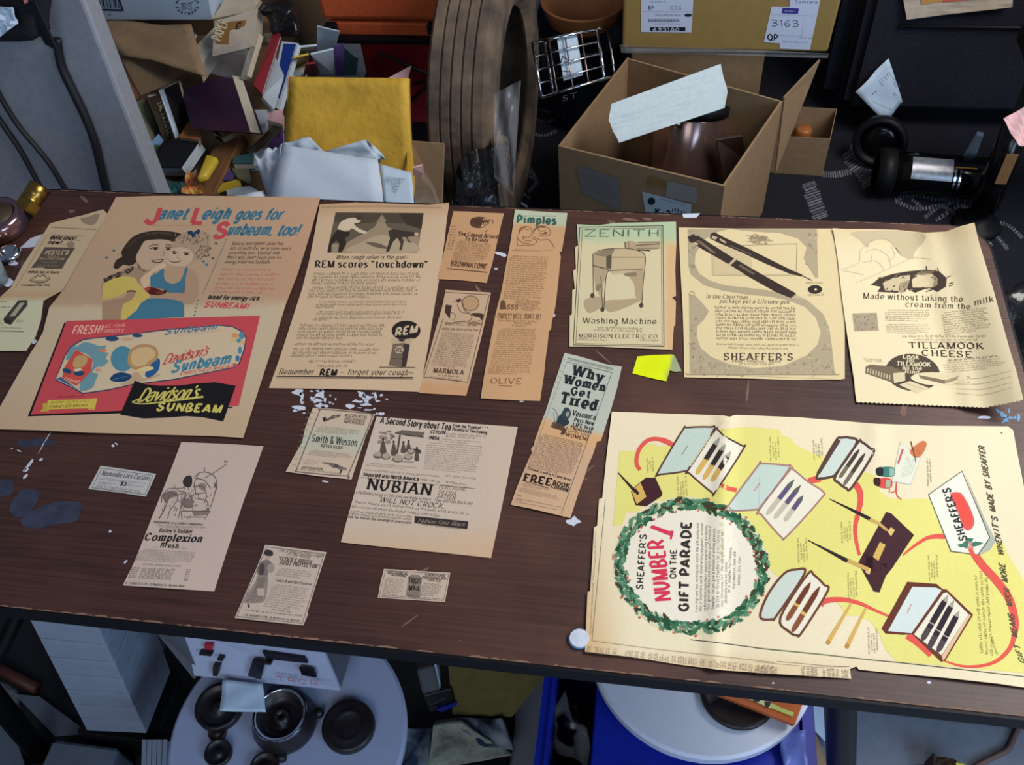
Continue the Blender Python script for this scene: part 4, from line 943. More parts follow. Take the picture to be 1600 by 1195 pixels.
sh.text('C. J. BAILEY & CO., 22 Boylston St., Boston, Mass.', (302, 918), (594, 934), 11, 'sbold', X1, 3)
sh.build()

# ---- lace curtains
sh = Sheet('newspaper_clipping', 'small grey lace curtain notice alone at the left of the table', 'clipping', '180,338 320,358 453,378 430,430 402,490 270,470 120,452 150,394', (190, 186, 182), up=(0.42, -0.9), cr_=Cc, h=wav(190, 750, 0.0005, 20, 20))
sh.line('186,350 438,386 398,480 138,446', 3, (130, 124, 122), 1, False, True)
sh.part('headline'); sh.text('Normandie Lace Curtains', (184, 384), (420, 410), 24, 'serif', (60, 56, 58), 3)
sh.part('sheet'); sh.block((178, 392), (418, 424), (416, 438), (170, 404), 2, (120, 114, 112)); sh.block((168, 410), (270, 424), (262, 440), (160, 426), 2, (120, 114, 112)); sh.text('$3', (276, 434), (302, 438), 20, 'sbold', (60, 56, 58), 3); sh.block((308, 424), (408, 438), (400, 452), (304, 436), 2, (120, 114, 112)); sh.micro((164, 438), (384, 468), 9, (110, 104, 102)); sh.micro((150, 446), (384, 478), 9, (100, 94, 92))
sh.build()

# ---- skirt protector
sh = Sheet('newspaper_clipping', 'bordered skirt protector advert with a standing lady in a long dress', 'clipping', '988,726 1130,742 1290,762 1262,850 1230,950 1196,1060 1200,1066 1176,1122 1000,1104 838,1086 880,990 950,830 970,780', (196, 176, 160), up=(0.4, -0.92), cr_=Cc, h=wav(440, 910, 0.0006, 24, 24))
sh.line('996,736 1278,772 1172,1112 850,1078', 3, (120, 106, 98), 1, False, True)
sh.part('headline')
sh.text('The Standard Dress Edge', (1052, 758), (1264, 788), 16, 'ital', X1, 3); sh.text('of the World.', (1096, 778), (1210, 794), 16, 'ital', X1, 3); sh.text('"FEDER\'S BRUSH', (1052, 800), (1214, 820), 18, 'sbold', (64, 56, 54), 3); sh.text('SKIRT PROTECTOR"', (1058, 822), (1248, 842), 18, 'sbold', (64, 56, 54), 3)
sh.part('sheet'); sh.block((1062, 836), (1238, 858), (1222, 900), (1040, 878), 4, X2); sh.text('Feders Brush Skirt Protector', (1040, 906), (1216, 926), 13, 'sbold', X1, 2); sh.block((1028, 916), (1212, 938), (1176, 1060), (980, 1030), 10, X2); sh.micro((1020, 1046), (1120, 1060), 9, X1); sh.micro((890, 1050), (1170, 1080), 10, X1); sh.text('J. W. GODDARD & SONS, 98-100 Bleecker St. New York.', (880, 1074), (1160, 1104), 10, 'sbold', X1, 2)
sh.part('illustration')
sh.poly('985,760 1000,750 1024,758 1026,778 1004,782 988,776', (60, 52, 50), 3, True); sh.ell((1000, 790), 9, 11, (176, 156, 142), 4, 9); sh.poly('970,810 1000,800 1020,815 1032,840 1020,862 1000,850 1000,880 960,880 950,850', (124, 110, 102), 3, True); sh.ell((1016, 840), 18, 24, (160, 142, 130), 4, 10, .3)
sh.poly('955,875 1000,878 1000,930 986,1000 940,1012 880,1006 905,960 940,910', (146, 130, 120), 3, True); sh.poly('950,940 985,940 985,980 950,975', (186, 168, 154), 4); sh.poly('965,820 985,825 980,870 960,870', (80, 70, 66), 4, True)
for i in range(7): sh.line([(958 + i * 6, 885), (940 + i * 6, 940), (896 + i * 12, 1005)], 2.4, X1, 4, True)
sh.line('905,1018 910,1034', 8, (70, 60, 58), 3)
sh.build()

# ---- taught by mail
sh = Sheet('newspaper_clipping', 'smallest clipping, a wide notice with dark lettered plaque at the middle', 'clipping', '564,958 720,966 728,962 735,968 908,978 896,1050 880,1130 710,1120 532,1108 546,1030', (198, 176, 156), up=(0.14, -0.99), cr_=N, h=wav(647, 915, 0.0005, 20, 20))
sh.line('572,966 900,986 874,1122 540,1102', 2.5, (130, 114, 102), 1, False, True)
sh.part('headline')
sh.text('MECHANICAL', (584, 982), (688, 990), 14, 'bold', X1, 3); sh.text('DRAWING', (598, 994), (676, 1000), 13, 'bold', X1, 3); sh.text('IS WORTH OVER', (778, 994), (880, 1000), 12, 'bold', X1, 3); sh.text('PROFESSIONAL MEN', (764, 1008), (884, 1014), 12, 'bold', X1, 3); sh.text('YOUR OLD', (790, 1020), (858, 1026), 12, 'bold', X1, 3)
sh.part('plaque_picture'); sh.poly('690,1000 708,988 745,990 762,1006 756,1050 752,1100 735,1108 692,1104 678,1090 686,1050', (142, 124, 112), 2); sh.text('TAUGHT', (692, 1032), (756, 1036), 28, 'heavy', (48, 42, 42), 3); sh.text('BY', (712, 1046), (728, 1047), 9, 'bold', (48, 42, 42), 3); sh.text('MAIL', (692, 1068), (750, 1072), 24, 'heavy', (48, 42, 42), 3); sh.micro((690, 1084), (746, 1088), 9, X1, 3); sh.micro((690, 1096), (740, 1100), 9, X1, 3)
sh.line('690,1000 762,1006', 3, X1, 3); sh.line('682,1096 752,1102', 4, X1, 3)
sh.part('sheet'); sh.block((574, 1000), (672, 1008), (664, 1098), (556, 1090), 9, X1, 0.62, .2); sh.block((766, 1028), (876, 1034), (866, 1104), (752, 1098), 7, X1, 0.62, .2); sh.micro((554, 1098), (870, 1118), 9, X1)
sh.build()

# ---- folded chocolate advert at the left edge
L6 = Crop(0, 270, 160, 560)
def nh(x, y): return 0.0012 + 0.003 * math.exp(-((y - 468) / 8.0) ** 2) + 0.002 * sstep(360, 330, y)
sh = Sheet('newspaper_clipping', 'creased chocolate advert strip half hidden at the left table edge', 'clipping', [(78, 349), (100, 343), (130, 336), (161, 327), (168, 334), (156, 357), (130, 399), (118, 428), (108, 442), (95, 455), (68, 470), (64, 500), (56, 525), (41, 548), (0, 548), (-40, 547), (-34, 500), (-12, 470), (0, 464), (18, 448), (35, 415), (55, 385), (70, 362)], (200, 172, 136), up=(0.42, -0.9), cr_=L6, h=nh, base=0.0006)
sh.colf = lambda x, y: mixc(mixc((200, 174, 140), (196, 164, 126), sstep(452, 460, y)), (206, 200, 166), sstep(466, 471, y))
sh.line('330,350 620,365', 5, (150, 126, 100), 1); sh.poly('520,290 560,285 640,262 610,330 540,325', (150, 130, 108), 1, True)
sh.part('headline'); sh.text('delicious!...', (320, 426), (512, 436), 30, 'ibold', (52, 44, 40), 3); sh.text('new!...', (304, 458), (430, 462), 28, 'ibold', (52, 44, 40), 3); sh.text('makes ten in fours', (178, 644), (375, 648), 18, 'bold', (70, 58, 50), 3); sh.text('it is about the time', (134, 728), (318, 728), 14, 'bold', (80, 66, 56), 3)
sh.part('package_picture'); sh.poly('288,478 485,482 432,560 400,616 300,618 272,608 198,612 240,560', (92, 80, 70), 2, True, 1); sh.text("NESTLE'S", (288, 524), (436, 524), 26, 'heavy', (188, 164, 134), 3); sh.micro((305, 540), (390, 540), 14, (170, 148, 120), 3); sh.text('SEMI-SWEET BARS', (256, 558), (412, 560), 14, 'bold', (176, 152, 124), 3); sh.micro((270, 580), (370, 582), 12, (150, 130, 108), 3); sh.micro((236, 602), (376, 604), 12, (150, 130, 108), 3); sh.ell((455, 462), 26, 22, (150, 130, 106), 2, 9)
sh.part('illustration'); sh.ell((258, 684), 68, 24, (170, 146, 116), 2, 16, -.08); sh.ell((262, 676), 46, 15, (206, 182, 146), 3, 14, -.08); sh.line('225,680 240,660 260,668 280,655 300,680', 6, (96, 80, 66), 4, True); sh.line('190,690 230,706 290,704 322,680', 4, (96, 80, 66), 4, True)
sh.poly('22,940 118,820 175,818 178,852 70,978 30,966', (70, 66, 60), 2); sh.poly('60,925 130,836 160,834 96,922', (168, 164, 140), 3); sh.poly('22,940 30,966 70,978 68,948', (50, 46, 44), 3)
sh.part('sheet'); q9 = (128, 122, 104); sh.micro((-60, 832), (45, 834), 13, q9); sh.micro((-60, 866), (66, 868), 14, (84, 78, 70)); sh.block((110, 936), (160, 938), (158, 968), (100, 968), 4, q9); sh.block((-80, 940), (15, 940), (20, 985), (-80, 985), 5, q9); sh.micro((10, 1000), (140, 1004), 12, q9); sh.line('-80,1014 155,1022', 6, q9, 1); sh.line('304,400 100,740', 4, (160, 136, 108), 1); sh.line('320,395 545,410', 3, (160, 136, 108), 1)
sh.build()

# ---- the large gift advert lying sideways
def gh(x, y):
    return 0.0014 + 0.0035 * math.exp(-((x - 1135 + (y - 645) * 0.05) / 12.0) ** 2) + 0.0025 * math.exp(-((x - 1368) / 16.0) ** 2) * sstep(800, 660, y) + 0.0008 * math.sin(x / 50.0 + y / 70.0)
GA = Crop(950, 640, 1270, 860); GB = Crop(1250, 640, 1600, 880); GC = Crop(910, 780, 1210, 1070); GD = Crop(1180, 840, 1600, 1090)
go = [(956, 643), (1040, 646), (1130, 649), (1140, 651), (1150, 648), (1250, 652), (1370, 662), (1460, 665), (1575, 666), (1583, 672), (1590, 710), (1602, 770), (1625, 860), (1650, 960), (1690, 1090), (1640, 1080), (1560, 1068), (1480, 1059), (1400, 1052), (1342, 1046), (1338, 1041), (1328, 1045), (1330, 1060), (1280, 1057), (1200, 1052), (1130, 1047), (1060, 1038), (985, 1026), (914, 1018), (916, 970), (918, 925), (922, 923), (925, 880), (928, 824), (933, 821), (936, 780), (941, 778), (948, 710)]
sh = Sheet('newspaper_clipping', 'huge cream and yellow gift pen advert lying sideways with green holly ring', 'clipping', go, (232, 218, 184), up=(-0.95, 0.0), h=gh, base=0.001)
sh.colf = lambda x, y: mixc((236, 220, 184), (214, 178, 132), max(sstep(1000, 905, x + (1010 - y) * 0.25), 0.6 * sstep(1010, 1050, y) * sstep(1500, 1100, x)))
WHT = (236, 226, 204); YL = (229, 219, 126); RB = (226, 92, 80); ESP = (72, 44, 48); GLD = (216, 176, 92); BLG = (196, 210, 196)
KT = (56, 50, 46)
sh.c = ID
sh.part('yellow_ground')
sh.poly([(968, 704), (992, 705), (1000, 696), (1022, 693), (1030, 698), (1075, 690), (1120, 672), (1136, 669), (1170, 667), (1218, 671), (1222, 680), (1236, 684), (1242, 694), (1262, 704), (1290, 715), (1320, 732), (1345, 736), (1368, 742), (1376, 768), (1390, 778), (1420, 780), (1445, 778), (1462, 786), (1500, 820), (1540, 860), (1556, 848), (1568, 846), (1574, 864), (1596, 900), (1614, 960), (1632, 1055), (1560, 1048), (1400, 1033), (1384, 1015), (1374, 990), (1360, 970), (1340, 962), (1322, 962), (1312, 945), (1290, 930), (1240, 920), (1212, 898), (1196, 880), (1186, 855), (1160, 835), (1120, 800), (1080, 792), (1046, 780), (1010, 784), (996, 800), (980, 800), (972, 820), (958, 822)], YL, 1)
# holly wreath
gc = (1080, 884); rg = random.Random(21)
def onring(a, r): return (gc[0] + (112 + r) * math.cos(a), gc[1] + (97 + r) * math.sin(a) + 4 * math.cos(a))
sh.part('holly_ring')
sh.poly([onring(6.283 * i / 60, 9 + rg.uniform(-2, 3)) for i in range(60)], (214, 214, 172), 2)
sh.poly([onring(6.283 * i / 60, -7 + rg.uniform(-3, 2)) for i in range(60)], WHT, 3)
for i in range(340):
    a = 6.283 * i / 340 + rg.uniform(-.02, .02); r = rg.uniform(-8, 8)
    c = onring(a, r); t = a + 1.57 + rg.uniform(-.9, .9); L = rg.uniform(6, 10); w = rg.uniform(2, 3.6)
    ct, st = math.cos(t), math.sin(t)
    lf = [(-L, 0), (-L * .5, w), (-L * .35, w * .6), (0, w * 1.2), (L * .25, w * .6), (L * .5, w), (L, 0), (L * .5, -w), (L * .25, -w * .6), (0, -w * 1.2), (-L * .35, -w * .6), (-L * .5, -w)]
    sh.poly([(c[0] + x * ct - y * st, c[1] + x * st + y * ct) for x, y in lf], rg.choice(((40, 84, 58), (62, 112, 80), (88, 140, 106), (110, 150, 118), (70, 62, 44))), 4 + i % 3)
for i in range(34):
    c = onring(6.283 * i / 34 + rg.uniform(-.08, .08), rg.choice((-11, 12, 10, -9, 3))); sh.ell(c, 2.1, 2.1, rg.choice(((206, 92, 72), (216, 130, 100))), 8, 7)
# ribbons
sh.part('ribbon_picture')
sh.c = GA
def ribbon(q, w): sh.line(q, w, RB, 3, True, False, lambda t: 0.35 + 0.65 * math.sin(3.1416 * min(1, max(0, t * 0.85 + 0.1))))
sh.part('ribbon_picture'); sh.line('252,470 225,430 225,370 250,300 310,240 380,228 450,245 505,275', 40, RB, 3, True, False, lambda t: .8 if t < .8 else 1.0)
sh.part('ribbon_picture.001'); sh.line('885,590 940,615 1005,628', 34, RB, 3, True)
sh.c = GB
sh.part('ribbon_picture.002'); sh.line('60,510 100,500 150,492', 46, RB, 3, True); sh.part('ribbon_picture.003'); sh.line('395,530 425,580 432,650 415,740 395,830 400,930 425,1040', 50, RB, 3, True, False, lambda t: 1.0 - .55 * t); sh.part('ribbon_picture.004'); sh.line('735,1040 800,985 900,920 970,905 1035,905', 40, RB, 3, True, False, lambda t: .3 + .7 * t)
sh.c = GD
sh.part('ribbon_picture.005'); sh.line('388,400 420,375 520,368 620,390 710,430 800,470', 36, RB, 3, True, False, lambda t: 1.1 - .75 * t); sh.part('ribbon_picture.006'); sh.line('905,580 970,625 1050,695', 44, RB, 3, True)
sh.part('ribbon_picture.007'); sh.line('1130,735 1240,765 1360,760 1450,725 1520,650 1545,560 1545,480 1510,360 1440,260 1350,160 1290,70', 40, RB, 3, True, False, lambda t: (.25 + 1.1 * t) if t < .5 else (1.0 - .25 * math.sin(6 * t)))
# pen cases
def pen(c, a, b, w, segs, L=7):
    dx, dy = b[0] - a[0], b[1] - a[1]
    for t0, t1, col in segs:
        k = lambda t: (a[0] + dx * t, a[1] + dy * t)
        lo, hi = k(t0), k(t1)
        f = (lambda t: (t0 + (t1 - t0) * t))
        sh.line([k(t0 + (t1 - t0) * i / 6) for i in range(7)], w, col, L, False, False, lambda t, t0=t0, t1=t1: max(0.12, min(0.9, 7 * min((t0 + (t1 - t0) * t) + .05, 0.75 * (1.02 - (t0 + (t1 - t0) * t))))))
def case(lid, tray, rim, lidc, pens, w, segs, L=4, rimw=14):
    sh.line(lid, rimw, rim, L + 1, True, True); sh.poly(lid, lidc, L, True)
    sh.line(tray, rimw, rim, L + 1, True, True); sh.poly(tray, WHT, L, True)
    for a, b in pens: pen(None, a, b, w, segs)
CLP = (170, 164, 146); DK = (58, 48, 46)
sh.part('pen_case_picture'); sh.c = GA
case('388,490 580,165 620,140 790,135 825,160 640,450 600,480 410,505', '625,470 830,168 860,160 915,210 1045,280 1055,310 840,640 810,645 640,500', (96, 68, 58), BLG, [((690, 505), (875, 215)), ((745, 545), (920, 265)), ((810, 560), (960, 325))], 44, [(0, .42, GLD), (.40, .82, DK), (.8, 1, CLP)])
sh.line('575,355 620,285', 5, (120, 110, 100), 7); sh.line('640,440 815,180', 12, (206, 202, 170), 6)
sh.part('pen_case_picture.001')
case('920,780 1170,440 1200,420 1380,435 1412,465 1190,760 1160,780 940,790', '1180,785 1415,480 1450,470 1560,560 1680,640 1660,700 1400,985 1350,990 1200,820', (168, 128, 118), BLG, [((1240, 820), (1455, 545)), ((1300, 850), (1505, 590)), ((1380, 870), (1525, 670))], 42, [(0, .45, (196, 186, 164)), (.45, .8, (96, 86, 118)), (.8, 1, (96, 100, 92))])
sh.line('1140,635 1190,570', 7, (206, 110, 96), 7)
sh.part('pen_case_picture.002'); sh.c = GB
case('125,465 255,225 300,200 350,200 405,235 270,440 235,475 150,490', '255,470 410,240 440,230 500,275 522,315 370,555 330,560 275,520', (92, 68, 60), (206, 216, 204), [((282, 488), (425, 280)), ((312, 540), (465, 310))], 32, [(0, .4, (120, 110, 90)), (.4, 1, (74, 66, 56))], 4, 18)
sh.line('280,215 130,455', 26, (92, 68, 60), 7)
sh.part('pen_case_picture.003'); sh.c = GD
case('30,470 75,340 170,215 240,190 295,210 130,460 100,485', '150,475 310,220 350,222 410,280 430,320 280,560 250,580 205,560', (110, 70, 52), (206, 214, 200), [((188, 492), (330, 265)), ((220, 560), (385, 290))], 36, [(0, .38, (140, 84, 58)), (.36, .44, GLD), (.44, 1, (112, 62, 44))], 4, 14)
sh.part('pen_case_picture.004')
sh.poly('752,540 905,262 1080,274 1115,305 935,575 880,578 775,570', (104, 56, 44), 4); sh.poly('790,555 935,292 1075,296 1110,312 930,568', (212, 220, 212), 5)
sh.poly('935,575 1115,305 1140,308 1298,458 1130,735 1105,738', (112, 60, 46), 4); sh.poly('945,575 1120,330 1140,325 1270,455 1110,700', WHT, 5); sh.poly('1110,705 1270,455 1285,460 1120,735', (226, 190, 150), 6)
for a, b in (((990, 615), (1150, 340)), ((1030, 665), (1185, 370)), ((1085, 680), (1215, 435))): pen(None, a, b, 40, [(0, .28, (84, 72, 74)), (.28, .86, (54, 44, 52)), (.86, 1, CLP)]); m_ = (a[0] + (b[0] - a[0]) * .38, a[1] + (b[1] - a[1]) * .38); sh.line([(m_[0] - 16, m_[1] - 10), (m_[0] + 16, m_[1] + 8)], 6, (190, 180, 168), 8)
sh.line('905,450 930,395', 5, (190, 130, 110), 7)
# desk sets, pencils, ink and tag
sh.part('desk_set_picture'); sh.c = GA
sh.poly('200,610 295,530 370,530 425,650 420,675 300,755 215,745 180,640', (70, 40, 44), 4); sh.poly('182,632 255,570 300,680 225,738', GLD, 5); sh.line('80,492 150,570 215,640', 20, (52, 40, 40), 6, False, False, lambda t: .4 + .9 * t); sh.line('205,620 238,660', 24, (60, 36, 40), 7)
sh.part('desk_set_picture.001'); sh.c = GB
sh.poly('615,730 650,738 815,895 660,1130 620,1180 520,1160 420,1085', ESP, 4); sh.poly('570,945 612,965 560,1080 520,1050', GLD, 5); sh.poly('625,870 650,838 678,860 650,905', (226, 190, 120), 5)
sh.line('212,638 350,705 500,780', 22, (50, 40, 44), 6, False, False, lambda t: .25 + 1.0 * t); sh.line('490,778 560,810 625,862', 26, (206, 166, 96), 6, False, False, lambda t: 1 - .3 * t)
sh.c = GD
sh.poly('612,148 700,60 800,170 740,326 705,320', ESP, 4); sh.poly('665,175 690,185 680,220 655,205', (226, 190, 120), 5)
sh.line('315,15 430,75 550,138', 20, (50, 40, 44), 6, False, False, lambda t: .25 + 1.0 * t); sh.line('545,132 620,165 675,190', 24, (206, 166, 96), 6)
sh.part('pencils_picture')
for q in ('430,630 570,395', '545,652 658,420'): sh.line(q, 27, (214, 172, 92), 6, False, False, lambda t: 1.0 if t < .85 else .5); 
sh.line('430,632 440,612', 24, (190, 140, 70), 7); sh.line('543,655 553,632', 24, (190, 140, 70), 7)
sh.part('ink_bottles_picture'); sh.c = GB
sh.poly('715,230 865,345 795,538 655,515', (196, 206, 190), 4); sh.poly('719,238 858,348 790,530 662,508', (230, 226, 204), 5); sh.line('700,385 735,280', 14, (206, 96, 88), 6); 
for k in range(4): sh.micro((735 + k * 20, 480 - k * 6), (775 + k * 20, 330 + k * 10), 16, (150, 186, 166), 6, (-1, -.2))
sh.poly('785,295 830,250 880,222 905,245 885,300 850,340 810,335', (206, 122, 80), 6, True); sh.line('792,225 828,370', 7, (84, 56, 50), 7); sh.line('830,290 860,300', 5, (166, 90, 62), 7); sh.line('835,310 858,315', 5, (166, 90, 62), 7)
sh.poly('580,412 660,410 682,430 680,465 650,478 580,472', (66, 126, 112), 5, True, 3); sh.poly('545,420 590,412 592,470 550,465', (44, 44, 46), 6, True, 3); sh.poly('640,418 672,420 676,468 640,472', (150, 180, 160), 6)
sh.poly('570,492 640,490 660,515 655,552 620,562 560,548', (214, 84, 72), 5, True, 3); sh.poly('528,490 572,490 570,545 532,535', (60, 40, 42), 6, True, 3); sh.poly('615,498 648,505 645,555 612,556', (170, 180, 150), 6)
sh.line('690,540 690,600 710,630 725,640', 8, RB, 6, True); sh.line('640,560 640,595', 6, RB, 6); sh.line('690,515 680,580 650,590', 7, RB, 6, True)
sh.part('gift_tag_picture')
sh.poly('1175,450 1330,800 1400,935 1360,1000 1280,1042 1358,915', (176, 180, 164), 3); sh.poly('915,605 1158,435 1360,915 1275,1040 1075,1015', (92, 94, 84), 4); sh.poly('922,608 1155,444 1352,914 1270,1032 1082,1008', (232, 230, 212), 5)
sh.poly('1075,600 1120,588 1160,605 1210,690 1245,790 1230,845 1195,862 1160,830 1130,740 1090,660', (222, 96, 84), 6, True); sh.poly('1100,620 1130,605 1165,640 1215,740 1225,810 1195,840 1160,790 1130,700', (232, 84, 72), 7, True)
sh.text("SHEAFFER'S", (1192, 925), (1068, 556), 52, 'bold', (52, 46, 46), 9, (-0.94, 0.2))
for q in ('1120,965 1160,955 1190,930 1210,945 1195,975 1150,985', '1210,960 1250,940 1310,950 1280,970 1230,980', '1190,930 1200,915 1240,920 1225,950', '1160,970 1200,965 1215,985 1180,990'): sh.poly(q, (72, 122, 100), 8)
for x, y in ((1215, 955), (1222, 975), (1205, 985), (1230, 990)): sh.ell((x, y), 12, 10, (222, 140, 124), 9, 8)
sh.line('1215,990 1240,1040 1280,1097', 30, RB, 9, True)
# lettering
sh.part('headline'); sh.c = GC
sh.text("SHEAFFER'S", (388, 576), (412, 226), 40, 'bold', KT, 6, (-0.99, -0.05)); 
sh.text('NUMBER', (570, 648), (520, 262), 100, 'brush', (214, 58, 84), 6, (-0.97, 0.18)); 
sh.poly('440,172 455,166 560,204 585,200 588,210 575,258 562,255 566,234 545,228 436,184', (214, 58, 84), 6)
sh.text('ON THE', (602, 506), (606, 326), 38, 'bold', KT, 6, (-1, -0.0)); sh.text('GIFT PARADE', (680, 716), (698, 150), 58, 'heavy', KT, 6, (-1, -0.04))
sh.part('sheet')
for t, a, b in (('Look high and low, nothing can match the gift-giving and', (742, 724), (750, 154)), ("idea of Sheaffer's world-famed writing equipment. Assured", (768, 722), (778, 156)), ('satisfaction matchless beauty everlasting durability', (796, 716), (806, 168)), ('You give all these and more when you choose a', (818, 712), (828, 174)), ('Sheaffer, for you give a lifetime of writing pleasure.', (848, 708), (856, 184)), ("Be sure to include Sheaffer's for every name on", (880, 696), (882, 198)), ('your Christmas list - the one gift you can be', (906, 690), (908, 214)), ('absolutely sure will please!', (930, 668), (932, 402)), ('W. A. Sheaffer Pen Company', (952, 600), (962, 312)), ('Fort Madison, Iowa and', (984, 572), (988, 338)), ('Malton, Ont., Can.', (1014, 552), (1020, 366))):
    sh.text(t, a, b, 17, 'sans', (96, 88, 78), 6, (-1, -0.02))
sh.line('694,903 840,918 1236,970', 5, (60, 54, 50), 2); sh.line('148,0 62,910', 3, (110, 96, 80), 2); sh.line('62,910 480,965 1236,1050', 3, (150, 130, 108), 2)
GM = (150, 132, 110)
for i, (x, n_) in enumerate(((40, 1), (90, 2), (120, 2), (160, 2), (205, 2), (285, 3), (310, 3), (345, 3), (385, 2), (435, 3), (470, 3), (505, 3), (540, 3), (585, 3), (625, 3), (655, 3), (690, 3), (720, 3), (770, 4), (825, 4), (855, 4), (880, 4), (910, 4), (945, 4), (975, 4), (1020, 4), (1045, 4), (1080, 4), (1120, 4), (1150, 4), (1180, 4), (1210, 4))):
    yb = 930 + x * 0.115
    for j in range(2): sh.micro((x + j * 14, yb + 52), (x + j * 14 + 2, yb + 6), 13, GM, 2, (-1, -.05))
sh.micro((86, 400), (88, 205), 9, GM, 2, (-1, 0)); sh.micro((70, 520), (85, 400), 9, GM, 2, (-1, 0)); sh.micro((56, 870), (74, 530), 9, GM, 2, (-1, 0))
sh.c = GD
sh.line('0,655 400,695 700,728 850,742 1250,786 1600,826', 5, (84, 92, 60), 4); sh.line('130,735 400,760 560,768', 3, (150, 138, 118), 2); sh.line('0,738 350,770 560,768', 2, (150, 138, 118), 2)
for x in (15, 45, 70, 100, 120, 285, 315, 340, 360, 410, 440, 465, 490, 525, 545):
    for j in range(2): sh.micro((x + j * 10, 805 + x * .05), (x + j * 10, 752 + x * .05), 12, GM, 3, (-1, -.05))
sh.part('slogan'); sh.c = ID
a0, a1, a2, a3 = (1603, 1036), (1572, 893), (1549, 790), (1542, 696)
for t, a, b in (('GIFT', (1602, 1036), (1593, 1008)), ('MEANS', (1590, 996), (1584, 960)), ('MUCH', (1582, 948), (1577, 921)), ('MORE', (1575, 910), (1570, 882)), ('WHEN', (1569, 868), (1563, 836)), ("IT'S", (1561, 830), (1558, 808)), ('MADE', (1556, 800), (1551, 772)), ('BY', (1550, 765), (1547, 752)), ('SHEAFFER', (1546, 746), (1538, 698))): sh.text(t, a, b, 9, 'ibold', (92, 86, 62), 5, (-0.98, -0.2))
for i, (x, y0_, y1_) in enumerate(((1536, 1020, 896), (1544, 1022, 890), (1552, 1024, 892), (1560, 1022, 992))): sh.micro((x, y0_), (x - 10, y1_), 4.6, (136, 128, 70), 5, (-0.99, -.1))
for (x, y, L, n_) in ((1012, 736, 22, 3), (1060, 778, 36, 4), (1204, 718, 38, 4), (1272, 716, 32, 4), (1248, 878, 40, 4), (1316, 846, 32, 4), (1326, 935, 44, 4), (1452, 905, 40, 4), (1450, 757, 42, 2), (1358, 1020, 42, 4)):
    for j in range(n_): sh.micro((x + j * 4.2 + 1.5, y + (2 if j == 0 else -(j % 2) * 4)), (x + j * 4.2, y - L * (1 if j in (0, n_ - 1) else .75)), 3.0, (140, 130, 86), 5, (-1, -.05))
sh.ell((1565, 676), 1.6, 1.2, (120, 110, 80), 5, 7)
sh.build()
# ------------------------------------------------------------------ clutter behind the table
def V3(t): return P(t[0], t[1], t[2])
def slab(name, quad, th, m, label=None, cat=None, group=None, side=None, parent=None, bevel=0.0, back=None, n=1, amp=0.0, seed=1, smooth=False, origin=None):
    """a sheet of material of thickness th whose visible face is the quad (points), extruded away from the viewer (or along back)"""
    q = [Vector(p) for p in quad]
    c = sum(q, Vector()) / 4
    nrm = (q[1] - q[0]).cross(q[3] - q[0]).normalized()
    if nrm.dot(CAM - c) < 0: nrm = -nrm
    bk = Vector(back).normalized() if back else -nrm
    rd = random.Random(seed)
    N = max(1, n); bm = bmesh.new()
    ph = [rd.uniform(0, 6.28) for _ in range(6)]; fr = [rd.uniform(3, 9) for _ in range(4)]
    def pt(u, v, k):
        p = (q[0] * (1 - u) + q[1] * u) * (1 - v) + (q[3] * (1 - u) + q[2] * u) * v
        if amp: p = p + nrm * amp * (math.sin(fr[0] * u + fr[1] * v + ph[0]) + 0.7 * math.sin(fr[2] * u - fr[3] * v + ph[1]) + 0.3 * math.sin(17 * u + 13 * v + ph[2]))
        return p + bk * th * k
    g = [[[bm.verts.new(pt(i / N, j / N, k)) for i in range(N + 1)] for j in range(N + 1)] for k in (0, 1)]
    def face(vs, mi):
        f = bm.faces.new(vs); f.material_index = mi
    for j in range(N):
        for i in range(N):
            face((g[0][j][i], g[0][j][i + 1], g[0][j + 1][i + 1], g[0][j + 1][i]), 0)
            face((g[1][j][i], g[1][j + 1][i], g[1][j + 1][i + 1], g[1][j][i + 1]), 0)
    for i in range(N):
        face((g[0][0][i], g[1][0][i], g[1][0][i + 1], g[0][0][i + 1]), 1); face((g[0][N][i], g[0][N][i + 1], g[1][N][i + 1], g[1][N][i]), 1)
        face((g[0][i][0], g[0][i + 1][0], g[1][i + 1][0], g[1][i][0]), 1); face((g[0][i][N], g[1][i][N], g[1][i + 1][N], g[0][i + 1][N]), 1)
    bmesh.ops.recalc_face_normals(bm, faces=bm.faces)
    if bevel: bmesh.ops.bevel(bm, geom=bm.edges[:] if N == 1 else [e for e in bm.edges if e.calc_face_angle(0) > 0.7], offset=bevel, segments=2, affect='EDGES', profile=0.5)
    o0 = origin if origin is not None else (parent.location.copy() if parent else Vector((c.x, c.y, min(v.co.z for v in bm.verts))))
    for v in bm.verts: v.co -= o0
    for f in bm.faces: f.smooth = smooth
    me = bpy.data.meshes.new(name); bm.to_mesh(me); bm.free()
    o = link(name, me, [MATS[m], MATS[side or m]], parent)
    if parent is None: o.location = o0
    if label: tag(o, label, cat, group)
    o_plane[o.name] = (c, nrm)
    return o
o_plane = {}
def pxslab(name, q, *a, **k): return slab(name, [V3(t) for t in q], *a, **k)
def on_plane(c, n):
    return lambda x, y, dz: CAM + ray(x, y) * ((c - CAM).dot(n) / ray(x, y).dot(n)) + n * (dz + 0.0006)
def print_on(o, name, outline, col, parent, c=None, up=(0, -1), matn='newsprint'):
    pc, pn = o_plane[o.name]
    return Sheet(name, None, None, outline, col, up=up, place=on_plane(pc, pn), cell=60, cr_=c, matn=matn)
